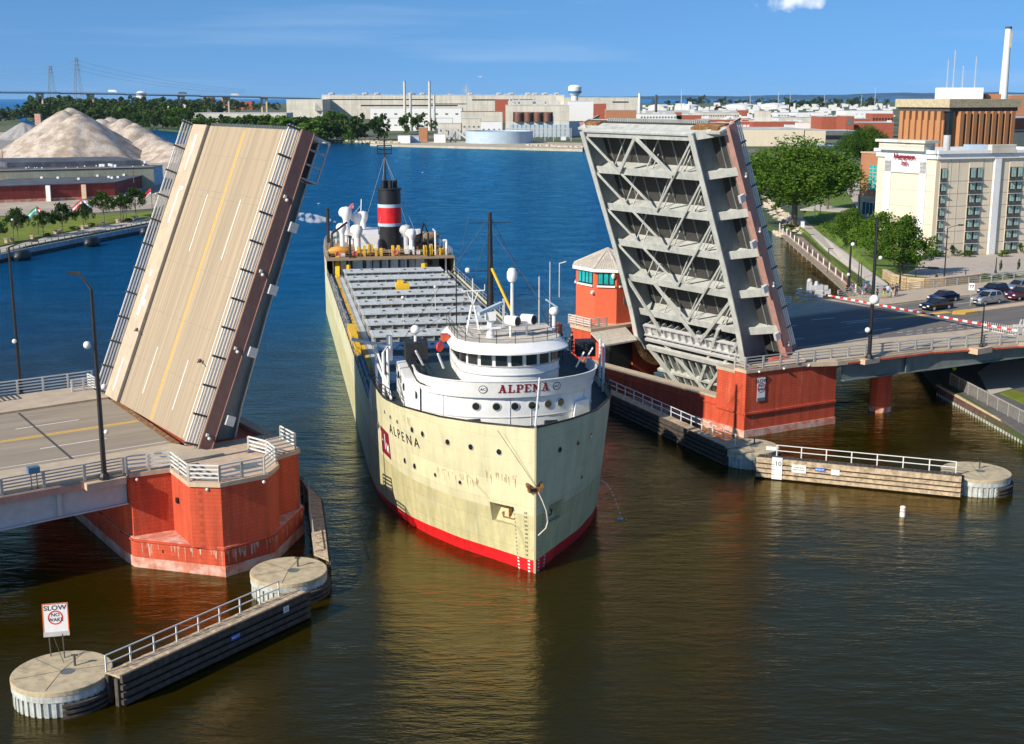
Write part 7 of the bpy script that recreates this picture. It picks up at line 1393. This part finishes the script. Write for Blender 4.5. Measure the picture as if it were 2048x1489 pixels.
for x, yb, yt, k, l, r in ((1278, 240, 187, 'white', 'white stack at the right end of the factory', 2.0), (1311.6, 233, 190, 'post', 'black smokestack in the town', 2.4)): p = P(x, yb, 1.4); solo('chimney', MB().tube(p, (p.x, p.y, hz(p, yt)), r, r * .9, 10), K[k], l, 'chimney')
for i, (x, yb, yt) in enumerate(((1362, 226, 178), (1500, 216, 187), (1556, 220, 183), (1580, 214, 184), (1648, 216, 189), (1722, 216, 190), (1749, 218, 175))):
    p = P(x, yb, 1.4); solo('transmission_pole', MB().tube(p, (p.x, p.y, hz(p, yt)), 1.1, .6, 6), K['lgrey'], 'pale steel pole rising above the far town, number %s counted from the leaf' % ('one', 'two', 'three', 'four', 'five', 'six', 'seven')[i], 'pole')
m = MB(); rr = random.Random(12)
for k in range(130): x = rr.uniform(1415, 1452); p = P(x, 220, 1.4); h = rr.uniform(0, 12) * (1 - abs(x - 1432) / 24); m.box(p.x, p.y, h, p.x + rr.uniform(1, 6), p.y + 5, h + rr.uniform(1, 4))
solo('scrap_heap', m, K['rust'], 'grey brown scrap heap between the white tanks', 'scrap heap')
# ---------------------------------------------------------------- hotel
A = P(1860, 515, 4.5); Ht = hz(A, 305); E1 = P(1757, 299.5, Ht); E1.z = 4.5; B1 = P(2048, 506, 4.5); B1 = A + (B1 - A) * 1.35
t = thing('hotel', 'seven storey cream hotel with white end wall and dark windows', 'hotel', tuple(A))
u = (B1 - A); Lw = u.length; u = u.normalized(); w = (E1 - A); Le = w.length; w = w.normalized(); HH = Ht - 4.5; BK = E1 + (B1 - A)
print('hotel', Lw, Le, HH)
put('wall', MB().prism([tuple(A)[:2], tuple(B1)[:2], tuple(BK)[:2], tuple(E1)[:2]], 3, Ht - 1.2), K['cream'], t)
o_ = -u * .3 - w * .3
def ring(mb, z0, z1, off, inner=1.0):
    a, b, c, d = A + (-u - w) * off, B1 + (u - w) * off, BK + (u + w) * off, E1 + (-u + w) * off
    for p, q in ((a, b), (b, c), (c, d), (d, a)): mb.bar(Vector((p.x, p.y, (z0 + z1) / 2)), Vector((q.x, q.y, (z0 + z1) / 2)), inner, z1 - z0)
    return mb
m = MB(); ring(m, Ht - 1.3, Ht - .2, .1, .7); ring(m, Ht - .3, Ht + .3, .35, 1.0); put('cornice', m, K['white'], t)
put('roof', MB().prism([tuple(A)[:2], tuple(B1)[:2], tuple(BK)[:2], tuple(E1)[:2]], Ht - 1.2, Ht - .5), K['wroof'], t)
# raised end pediment with white frame
q0 = A.lerp(E1, .18); q1 = A.lerp(E1, .80); m = MB(); nrm = Vector((w.y, -w.x, 0)); nrm = nrm if nrm.dot(-u) > 0 else -nrm
def on_end(f, z, off=0): p = A.lerp(E1, f) + nrm * off; return Vector((p.x, p.y, z))
m.bar(on_end(.13, Ht + .9), on_end(.90, Ht + .9), 3.0, 1.6); m.bar(on_end(.09, Ht + 1.9), on_end(.94, Ht + 1.9), 4.0, .5); put('pediment', m, K['offw'], t)
m = MB().bar(on_end(.15, Ht - 2.6, .1), on_end(.86, Ht - 2.6, .1), .35, 3.2); 
for f0 in (.20, .80): m.bar(on_end(f0, 4.5, .1), on_end(f0, Ht - 2, .1), .35, 1.7, up=tuple(w))
put('white_end_frame', m, K['white'], t)
m = MB()
for k in range(1, 6): m.bar(on_end(.02, 4.5 + k * HH / 6.4, .03), on_end(.98, 4.5 + k * HH / 6.4, .03), .05, .06)
put('panel_joint', m, K['lot'], t)
m = MB(); T = face_T(on_end(.50, Ht - 1.1, .75), nrm); text(m, 'Hampton', 1.35, T, .02, .05, wid=1.05); text(m, 'Inn', 1.3, T @ Matrix.Translation((.2, -1.25, 0)), .02, .05); put('sign_lettering', m, K['maroon'], t)
nf = Vector((u.y, -u.x, 0)); nf = nf if nf.y < 0 else -nf
def on_f(d, z, off=0.0): p = A + u * d + nf * off; return Vector((p.x, p.y, z))
px2d = lambda x: Lw / 1.35 * ((x - 1881) / (2048 - 1881)) ** .97
for x in (1912 - 2, 1988, 2068, 2120): pass
for x in (1988, 2083): d = px2d(x - 3); put('pilaster', MB().bar(on_f(d, 4.5, .15), on_f(d, Ht - .6, .15), 1.5, .5, up=tuple(nf)), K['white'], t); put('pilaster_head', MB().bar(on_f(d - 2.2, Ht + .5, .3), on_f(d + 3.5, Ht + .5, .3), 1.2, 1.6), K['offw'], t)
RW = 7
for d0, half in ((px2d(1886) + .2, 1), (px2d(1936), 0), (px2d(2008), 0), (px2d(2092), 0)):
    put('dark_bay', MB().bar(on_f(d0, 4.9, .02), on_f(d0, Ht - 2.0, .02), .1 + (1.7 if half else 3.3) * 1.0, .1, up=tuple(nf)) if False else MB().bar(on_f(d0 + (0 if half else 0), (Ht - 2 + 4.9) / 2, .02), on_f(d0 + (1.6 if half else 3.2), (Ht - 2 + 4.9) / 2, .02), .1, Ht - 2 - 4.9), K['cream'], t)
    for r in range(RW):
        zc = 5.9 + r * (HH - 3.4) / RW
        for j in range(1 if half else 2):
            a = d0 + .12 + j * 1.6; wn = put('window', MB().bar(on_f(a, zc + .3, .1), on_f(a + 1.4, zc + .3, .1), .1, 2.0), K['glassd'], t)
            m = MB().bar(on_f(a + .35, zc + .32, .18), on_f(a + .78, zc + .32, .18), .05, 1.8).bar(on_f(a + .9, zc + .32, .18), on_f(a + 1.32, zc + .32, .18), .05, 1.8); put('curtain', m, K['green'], wn)
            put('air_grille', MB().bar(on_f(a, zc - 1.05, .16), on_f(a + 1.4, zc - 1.05, .16), .15, .62), K['post'], wn); put('sill', MB().bar(on_f(a - .05, zc - 1.42, .35), on_f(a + 1.5, zc - 1.42, .35), .6, .07), K['lgrey'], wn)
m = MB()
for k in range(1, RW): m.bar(on_f(1.9, 4.6 + k * (HH - 3.2) / RW, .03), on_f(Lw, 4.6 + k * (HH - 3.2) / RW, .03), .04, .05)
for x in (1905, 1918, 1962, 1976, 2034): m.bar(on_f(px2d(x), 4.6, .03), on_f(px2d(x), Ht - 1.5, .03), .05)
put('panel_joint', m, K['lot'], t)
c = A.lerp(E1, .35) + u * 7; put('roof_stack', MB().tube((c.x, c.y, Ht - .5), (c.x, c.y, Ht + 3.0), .7, n=12), K['lgrey'], t); put('roof_unit', MB().box(c.x + 4, c.y - 1, Ht - .5, c.x + 8, c.y + 2, Ht + 1.2), K['bmetal'], t)
# brick annex left of the hotel
t, F, L, H = bld('brick_annex', 'orange brick annex with tall green window left of the hotel', 'building', (1716, 430), (1764, 437), 306, 8, 'obrick', 'cap', 3.6)
put('tall_window', MB(F).box(L * .38, -.15, H * .42, L * .86, .1, H * .82), K['teal'], t); m = MB(F)
for k in range(1, 3): m.box(L * (.38 + .16 * k) - .08, -.2, H * .42, L * (.38 + .16 * k) + .08, .1, H * .82)
for k in range(1, 7): m.box(L * .38, -.2, H * (.42 + k * .057) - .07, L * .86, .1, H * (.42 + k * .057) + .07)
put('mullion', m, K['cap'], t); put('stone_base', MB(F).box(-.1, -.25, -.4, L, .1, H * .33), K['cap'], t); put('lower_window', MB(F).box(L * .2, -.3, H * .03, L * .8, -.2, H * .22), K['glassd'], t); m = MB(F)
for k in range(5): m.box(L * (.2 + .15 * k) - .06, -.36, H * .03, L * (.2 + .15 * k) + .06, -.25, H * .22)
put('mullion', m, K['white'], t)
# ---------------------------------------------------------------- office tower
A = P(1888, 392, 4); Hh = hz(A, 209); Rt = A + Vector((24.6, 11.6, 0)); Lf = A + Vector((-9.6, 19.0, 0)); BKK = Lf + (Rt - A)
t = thing('office_tower', 'brown office tower with vertical brick fins and a flat concrete roof', 'office building', tuple(A)); sq = [tuple(v)[:2] for v in (A, Rt, BKK, Lf)]
put('dark_core', MB().prism(sq, 2, Hh - 1.5), K['glassd'], t); cx = sum(v[0] for v in sq) / 4; cy = sum(v[1] for v in sq) / 4
put('roof_slab', MB().prism([(cx + (x - cx) * 1.12, cy + (y - cy) * 1.12) for x, y in sq], Hh - 1.0, Hh + 1.6), K['conc'], t); put('roof_edge', MB().prism([(cx + (x - cx) * 1.06, cy + (y - cy) * 1.06) for x, y in sq], Hh - 2.2, Hh - 1.0), K['dwood'], t)
fin = mat('fin_brick', (.44, .20, .085), .85, var=.06, vs=.3)
for a, b, n in ((Lf, A, 7), (A, Rt, 9)):
    d = (b - a); L = d.length; d = d.normalized(); nr = Vector((d.y, -d.x, 0)); nr = nr if nr.y < 0 else -nr
    for k in range(n):
        f = L * ((k + .5) / n) * .90 + L * (.02 if a is Lf else .09); p = a + d * f + nr * .6; put('brick_fin', MB().bar((p.x, p.y, 3), (p.x, p.y, Hh - 2.2), L / n * .52, 2.0, up=tuple(nr)), fin, t)
        put('brick_panel', MB().bar((p.x + d.x * L / n * .38, p.y + d.y * L / n * .38, 3), (p.x + d.x * L / n * .38, p.y + d.y * L / n * .38, Hh - 5), L / n * .26, .5, up=tuple(nr)), fin, t)
c = P(1905, 392, 4); put('roof_house', MB().box(cx - 6, cy - 3, Hh + 1.6, cx + 7, cy + 5, Hh + 5.2), K['white'], t)
m = MB()
for dx, h in ((-4, 9), (-2, 12), (1, 7), (5, 10)): m.bar((cx + dx, cy, Hh + 5), (cx + dx, cy, Hh + 5 + h), .22)
puts('roof_antenna', m, K['lgrey'], t); put('roof_mechanical', MB().box(cx + 9, cy, Hh + 1.6, cx + 14, cy + 4, Hh + 3.2), K['obrick'], t)
D = 640; r = ray(1998, 300); p = Vector((0, 0, CH)) + r * (D / r.y); p.z = 1; H = hz(p, 58)
t = thing('chimney', 'tall tapering white chimney with a dark mouth at the far right', 'chimney', tuple(p)); put('shaft', MB().tube(p, (p.x, p.y, H), 2.6, 1.45, 20), K['white'], t, smooth=True); put('dark_mouth', MB().tube((p.x, p.y, H), (p.x, p.y, H + 1.0), 1.55, n=16), K['post'], t); put('peeling_patch', MB().box(p.x + 1.0, p.y - 1.6, H - 9, p.x + 1.5, p.y - 1.2, H - 1), K['conc'], t)
# ================================================================ vehicles
def car(label, px, py, suv, key, name='parked_car', off=0.0):
    p = P(px, py, DZ + .01); ang = AZ + math.pi - R_(4)
    t = thing(name, label, 'car', tuple(p), ang, 'cars waiting on the right span'); F = _mw[t.name]; L = 4.6; W = .9; h = .25 if suv else 0
    lo = [(-2.3, .35), (-2.25, .95 + h * .8), (-1.2 - .7 * (h > 0), 1.0 + h), (.75, 1.0 + h * .6), (1.9, .85 + h * .8), (2.28, .65 + h * .4), (2.3, .3), (-2.3, .3)]
    m = MB(F).xprism(lo, -W, W); put('body', m, K[key], t, smooth=False)
    b0, b1, c0, c1, z0, z1 = (-2.1 if suv else -1.8), .85, (-1.75 if suv else -1.0), .1, .98 + h * .8, 1.45 + h
    ins = .17; gl = MB(F).add([(b0, -W + .04, z0), (b1, -W + .04, z0), (b1, W - .04, z0), (b0, W - .04, z0), (c0, -W + ins, z1), (c1, -W + ins, z1), (c1, W - ins, z1), (c0, W - ins, z1)], [(0, 1, 5, 4), (1, 2, 6, 5), (2, 3, 7, 6), (3, 0, 4, 7)])
    put('windows', gl, K['glassd'], t); m = MB(F).box(c0, -W + ins, z1 - .01, c1, W - ins, z1 + .06)
    for x0, x1 in ((b0, c0), (b1, c1), ((b0 + b1) / 2 - .2, (c0 + c1) / 2 - .1)):
        for s in (-1, 1): m.bar((x0, s * (W - .03), z0), (x1, s * (W - ins + .01), z1), .08)
    put('roof', m, K[key], t)
    for x in (-1.45, 1.4):
        for s in (-1, 1): w_ = put('wheel', MB(F).tube((x, s * .72, .33), (x, s * .93, .33), .34, n=16), K['tyre'], t); put('rim', MB(F).tube((x, s * .9, .33), (x, s * .95, .33), .2, n=12), K['lgrey'], w_)
    for s in (-1, 1): put('headlight', MB(F).box(2.2, s * .62 - .17, .6 + h * .6, 2.33, s * .62 + .17, .76 + h * .6), K['white'], t)
    put('grille', MB(F).box(2.25, -.4, .42, 2.32, .4, .6 + h * .5), K['black'], t); put('number_plate', MB(F).box(2.3, -.25, .4, 2.34, .25, .52), K['white'], t)
    for s in (-1, 1): put('wing_mirror', MB(F).box(.55, s * .95 - .09, .95 + h, .75, s * .95 + .09, 1.1 + h), K[key], t)
K['cblk'] = mat('car_black', (.006, .008, .014), .12, spec=1.0, var=.05); K['cnavy'] = mat('car_navy', (.008, .015, .06), .12, spec=1.0, var=.05); K['csil'] = mat('car_silver', (.42, .44, .45), .25, .5, var=.05); K['cmar'] = mat('car_maroon', (.07, .006, .025), .15, spec=1.0, var=.05); K['csb'] = mat('car_silver_blue', (.26, .32, .38), .25, .5, var=.05)
car('low black sedan at the head of the near lane', 1872, 619, False, 'cblk'); car('dark navy sedan just behind the black one in the far lane', 1886, 603, False, 'cnavy'); car('silver crossover behind the traffic island sign', 1973, 608, True, 'csil'); car('dark suv partly hidden behind the silver crossover', 1985, 591, True, 'cnavy'); car('maroon suv at the right frame edge', 2041, 599, True, 'cmar'); car('silver blue wagon farthest back at the right frame edge', 2036, 584, True, 'csb')
p = P(1940, 612, 7.4); t = thing('traffic_sign', 'white speed sign numbered 77 on the traffic island', 'sign', tuple(p)); put('post', MB().bar(p, p + Vector((0, 0, 2.6)), .07), K['rail'], t); T = face_T(p + Vector((0, -.08, 2.6)), (-.3, -1, 0)); put('panel', MB(T).box(-.38, -.48, -.02, .38, .48, 0), K['white'], t); put('number', text(MB(), '77', .62, T @ Matrix.Translation((0, 0, .01)), .004, .01), K['black'], t)
# ---------------------------------------------------------------- people
def skinned(verts, edges, rad):
    me = bpy.data.meshes.new('s'); me.from_pydata(verts, edges, []); o = bpy.data.objects.new('s', me); COL.objects.link(o); md = o.modifiers.new('k', 'SKIN'); sv = me.skin_vertices
    if not sv: 
        import bmesh; bm = bmesh.new(); bm.from_mesh(me); bm.verts.layers.skin.verify(); bm.to_mesh(me); bm.free()
    for i, r in enumerate(rad): me.skin_vertices[0].data[i].radius = (r, r); me.skin_vertices[0].data[i].use_root = (i == 0)
    o.modifiers.new('u', 'SUBSURF').levels = 1; dg = bpy.context.evaluated_depsgraph_get(); e = bpy.data.meshes.new_from_object(o.evaluated_get(dg)); vs = [v.co.copy() for v in e.vertices]; fs = [tuple(q.vertices) for q in e.polygons]
    COL.objects.unlink(o); bpy.data.objects.remove(o); bpy.data.meshes.remove(e); return vs, fs
def person(label, p, rz, top, bottom, sit=0.0, arms=(.1, .1), pants_long=True, hair='hair'):
    t = thing('person', label, 'person', tuple(p), rz); F = _mw[t.name]; h = 1.0 - sit; st = .12
    leg = [(-.09, st, .05), (-.1, st * .6, .48), (-.09, 0, .92)], [(.09, -st, .05), (.1, -st * .3, .48), (.09, 0, .92)]
    V = [(0, 0, .95), (0, 0, 1.15), (0, 0, 1.38), (0, 0, 1.5), (0, .02, 1.64), (-.09, 0, .88), (-.1, st * .5, .48), (-.1, st, .07), (-.1, st + .14, .03), (.09, 0, .88), (.1, -st * .3, .48), (.1, -st, .07), (.1, -st + .14, .03), (-.18, 0, 1.4), (-.25, arms[0] * .6, 1.14), (-.24, arms[0] + .12, .92), (.18, 0, 1.4), (.25, arms[1] * .6, 1.14), (.24, arms[1] + .12, .92), (-.23, arms[0] + .16, .83), (.23, arms[1] + .16, .83)]
    Eg = [(0, 1), (1, 2), (2, 3), (3, 4), (0, 5), (5, 6), (6, 7), (7, 8), (0, 9), (9, 10), (10, 11), (11, 12), (2, 13), (13, 14), (14, 15), (2, 16), (16, 17), (17, 18), (15, 19), (18, 20)]
    Rd = [.13, .12, .13, .055, .105, .09, .062, .045, .04, .09, .062, .045, .04, .06, .045, .035, .06, .045, .035, .028, .028]
    vs, fs = skinned(V, Eg, Rd); put('body', MB(F).add(vs, fs), K['skin'], t, smooth=True)
    vs, fs = skinned([V[1], V[0], V[2], (0, 0, 1.45), V[13], V[14], V[16], V[17]], [(0, 1), (0, 2), (2, 3), (2, 4), (4, 5), (2, 6), (6, 7)], [.15, .155, .16, .08, .085, .065, .085, .065]); put('shirt', MB(F).add(vs, fs), K[top], t, smooth=True)
    kx = 7 if pants_long else 6; vs, fs = skinned([V[0], V[5], V[6], V[kx], V[9], V[10], V[kx + 4]] if pants_long else [V[0], V[5], V[6], V[9], V[10]], [(0, 1), (1, 2), (2, 3), (0, 4), (4, 5), (5, 6)] if pants_long else [(0, 1), (1, 2), (0, 3), (3, 4)], [.155, .11, .085, .07, .11, .085, .07] if pants_long else [.155, .115, .095, .115, .095]); put('trousers', MB(F).add(vs, fs), K[bottom], t, smooth=True)
    put('hair', MB(F).ball((0, -.02, 1.70), .115, 10, .95), K[hair], t, smooth=True); return t
K['ppink'] = mat('pink_cloth', (.8, .25, .33)); K['plime'] = mat('lime_cloth', (.3, .65, .05)); K['pdark'] = mat('dark_cloth', (.03, .03, .045)); K['pblue'] = mat('pale_blue_cloth', (.35, .55, .8)); K['pteal'] = mat('teal_cloth', (.02, .12, .2)); K['pmar'] = mat('wine_cloth', (.18, .01, .03)); K['vest'] = mat('green_safety_vest', (.1, .85, .05)); K['pwh'] = mat('cream_cloth', (.7, .65, .55))
for a in (('person in a dark dress standing nearest the bicycle', 1754, 597.5, 1.2, 'pdark', 'pdark', False), ('person in dark top and lime shorts walking by the railing', 1768, 597.5, .4, 'pmar', 'plime', False), ('person in a pale blue shirt in the middle of the group', 1775, 594, 2.2, 'pblue', 'pteal', False), ('person in dark top and cream trousers at the railing', 1784, 595, 3.5, 'pdark', 'pwh', True), ('rightmost person in black leaning on the railing', 1792, 592, 3.0, 'pdark', 'pdark', True), ('leftmost person in wine red behind the black lamp post', 1693, 590, 1.0, 'pmar', 'pdark', True), ('person in teal beside the black lamp post', 1704, 590, 2.0, 'pteal', 'pdark', True), ('person in pink bending over a bicycle', 1731, 590, 1.2, 'ppink', 'pdark', False)):
    person(a[0], P(a[1], a[2], 7.48), a[3], a[4], a[5], pants_long=a[6], arms=(.1, .25))
p = P(1737, 596, 7.5); t = thing('bicycle', 'dark bicycle leaning by the far sidewalk railing', 'bicycle', tuple(p)); 
for dx in (-.55, .55): 
    n = 14; m = MB(); m.path([(p.x + dx + .33 * math.cos(a), p.y, p.z + .33 + .33 * math.sin(a)) for a in [2 * math.pi * k / n for k in range(n + 1)]], .03, 5); put('wheel', m, K['post'], t)
put('frame', MB().bar((p.x - .55, p.y, p.z + .33), (p.x - .2, p.y, p.z + .85), .04).bar((p.x - .2, p.y, p.z + .85), (p.x + .4, p.y, p.z + .85), .04).bar((p.x + .4, p.y, p.z + 1.0), (p.x + .55, p.y, p.z + .33), .04).bar((p.x - .2, p.y, p.z + .85), (p.x, p.y, p.z + .33), .04).bar((p.x, p.y, p.z + .33), (p.x + .42, p.y, p.z + .8), .04), K['black'], t); put('saddle', MB().box(p.x - .32, p.y - .06, p.z + .9, p.x - .08, p.y + .06, p.z + .97), K['black'], t)
c = SH @ Vector((-9.3, 32, 7.02)); person('deck hand in a green safety vest on the ship main deck', c, 0, 'vest', 'pdark', arms=(.25, .25))
for k, (s_, x_) in enumerate(((20.0, 6.5), (20.8, 7.6), (21.2, 5.4))): person('ship crew member %s on the bridge deck' % ('in pale clothes nearest the pilothouse', 'in dark clothes in the middle', 'in pale shirt farthest aft')[k], SH @ Vector((x_, s_, 12.63)), 1.0 + k, ('pwh', 'pdark', 'pwh')[k], 'pdark', arms=(.2, .1))
p = P(1593, 432, 2.3); person('person in blue walking up the park path', p, 0.2, 'pblue', 'pdark'); 
# ---------------------------------------------------------------- flags
def flagpole(label, px, yb, yt, flags, zg=1.7):
    p = P(px, yb, zg); H = hz(p, yt); t = thing('flagpole', label, 'flagpole', tuple(p)); put('pole', MB().tube(p, (p.x, p.y, H), .1, .06), K['post'], t)
    for sx, cols in flags:
        wv = lambda i: .22 * math.sin(i * 1.2); n = 7
        for b, c in enumerate(cols):
            m = MB(); vs = []
            for i in range(n):
                x = p.x + sx * (.1 + i * .40); z = H - .2 - i * .30; k = len(cols); 
                for f in (b / k, (b + 1) / k): vs.append((x, p.y + wv(i + f), z - 1.5 * f + .12 * math.sin(i)))
            m.add(vs, [(2 * i, 2 * i + 1, 2 * i + 3, 2 * i + 2) for i in range(n - 1)]); put('flag', m, c, t)
W, Rr, Bb, Gg, Tt = K['white'], K['sred2'], K['blue'], mat('flag_green', (.02, .35, .12)), mat('flag_teal', (.02, .45, .5))
flagpole('flagpole with green white and red blue flags second on the left quay', 77, 470, 412, ((-1, (Gg, W, Tt)), (1, (Rr, W, Bb))))
flagpole('flagpole with pink and violet flags left of the pointed tree', 167, 455, 398, ((-1, (Rr, W, Rr)), (1, (W, Bb, Rr)))); flagpole('flagpole with a white green and red flag right of the pointed tree', 242, 440, 388, ((-1, (W, Gg, Rr)),)); flagpole('flagpole with a red flag beside the raised leaf', 305, 428, 376, ((-1, (Rr, Rr, W)),))
for x, yb, yt, l in ((28, 482, 440, 'left of the second quay tree'), (253, 438, 392, 'between the flag and the nearest leaf tree'), (314, 428, 388, 'right of the red flag')): p = P(x, yb, 1.7); t = thing('quay_lamp', 'slim quay lamp post ' + l, 'street lamp', tuple(p)); put('pole', MB().bar(p, (p.x, p.y, hz(p, yt)), .12), K['post'], t); put('globe', MB().ball((p.x, p.y, hz(p, yt)), .28), K['white'], t)
# park lamps and poles on the right bank
for x, yb, yt, l, g in ((1629, 438, 395, 'white park lamp right of the cottonwood trunk', 1), (1640, 434, 400, 'dark post beside the white park lamp', 0), (1618, 511, 470, 'brown riverwalk post nearest the rocks', 0), (1655, 546, 498, 'brown riverwalk post below the park path', 0), (1591, 484, 462, 'short riverwalk post by the shrub', 0)):
    p = P(x, yb, 2); t = thing('park_post', l, 'lamp post', tuple(p)); H = hz(p, yt); put('pole', MB().tube(p, (p.x, p.y, H), .09), K['white' if g else 'post'], t)
    if g: put('globe', MB().ball((p.x, p.y, H), .35), K['white'], t)
    else: put('head', MB().box(p.x - .1, p.y - .1, H, p.x + .9, p.y + .1, H + .12), K['post'], t)
for x, yb, yt, l, arm in ((1888, 560, 457, 'tall dark street lamp at the parking edge with its arm over the hotel front', 1), (1798, 585, 530, 'dark post behind the group of people', 1), (1830, 575, 542, 'thin dark post in front of the stone wall', 0), (1716, 572, 524, 'left of the two thin dark banner poles', 0), (1721, 573, 526, 'right of the two thin dark banner poles', 0), (1991, 546, 515, 'slim post at the parking edge left of the hedge', 0), (1930, 568, 540, 'thin pole behind the far railing', 0), (1718, 425, 330, 'thin dark post beside the orange brick annex', 0)):
    p = P(x, yb, 5.5 if x > 1780 else 5.0); lamp(l, p, hz(p, yt) - p.z, (), (2.3, .4, .5) if arm and x > 1850 else ((1.2, 0, .1) if arm else None), .1)
for x, y, l, c in ((1702, 503, 'purple banner box beside the park path', 'pmar'), (1605, 455, 'white and blue information sign at the riverwalk head', 'white'), (1731, 584, 'blue litter bin at the end of the park path', 'bblue')):
    p = P(x, y, 3.2 if y < 560 else 6.6); t = thing('park_box', l, 'box', tuple(p)); put('body', MB().box(p.x - .4, p.y - .3, p.z, p.x + .4, p.y + .3, p.z + 1.5), K[c], t); put('lid', MB().box(p.x - .45, p.y - .35, p.z + 1.5, p.x + .45, p.y + .35, p.z + 1.62), K['dgrey'], t)
m = MB(); rr = random.Random(77)
for i, (x, y) in enumerate(((845, 346), (637, 408), (620, 440), (960, 155), (1243, 290))):
    r = ray(x, y); D = 300; c = P(x, y, .1) if y > 250 else Vector((0, 0, CH)) + r * (D / r.y); m = MB(); m.add([(c.x, c.y - .3, c.z), (c.x, c.y + .4, c.z), (c.x - .7, c.y, c.z + .25), (c.x + .7, c.y, c.z + .3), (c.x, c.y, c.z + .12)], [(0, 4, 2), (4, 1, 2), (0, 3, 4), (4, 3, 1)]); solo('gull', m, K['white'], ('white gull on the water right of the funnel mast', 'white gull over the water right of the left leaf', 'white gull near the steam wisp', 'white gull high above the factory', 'white gull by the factory quay')[i], 'bird')
# ---------------------------------------------------------------- haze
hm = bpy.data.materials.new('haze'); hm.use_nodes = True; n_ = hm.node_tree.nodes; n_.clear(); ou = n_.new('ShaderNodeOutputMaterial'); pv = n_.new('ShaderNodeVolumePrincipled'); pv.inputs['Color'].default_value = (.72, .85, 1, 1); pv.inputs['Density'].default_value = .000016; pv.inputs['Anisotropy'].default_value = .2
hm.node_tree.links.new(pv.outputs[0], ou.inputs['Volume'])
if HAZE: solo('haze', MB().box(-31000, -400, -9, 31000, 17000, 160), hm, kind='stuff')
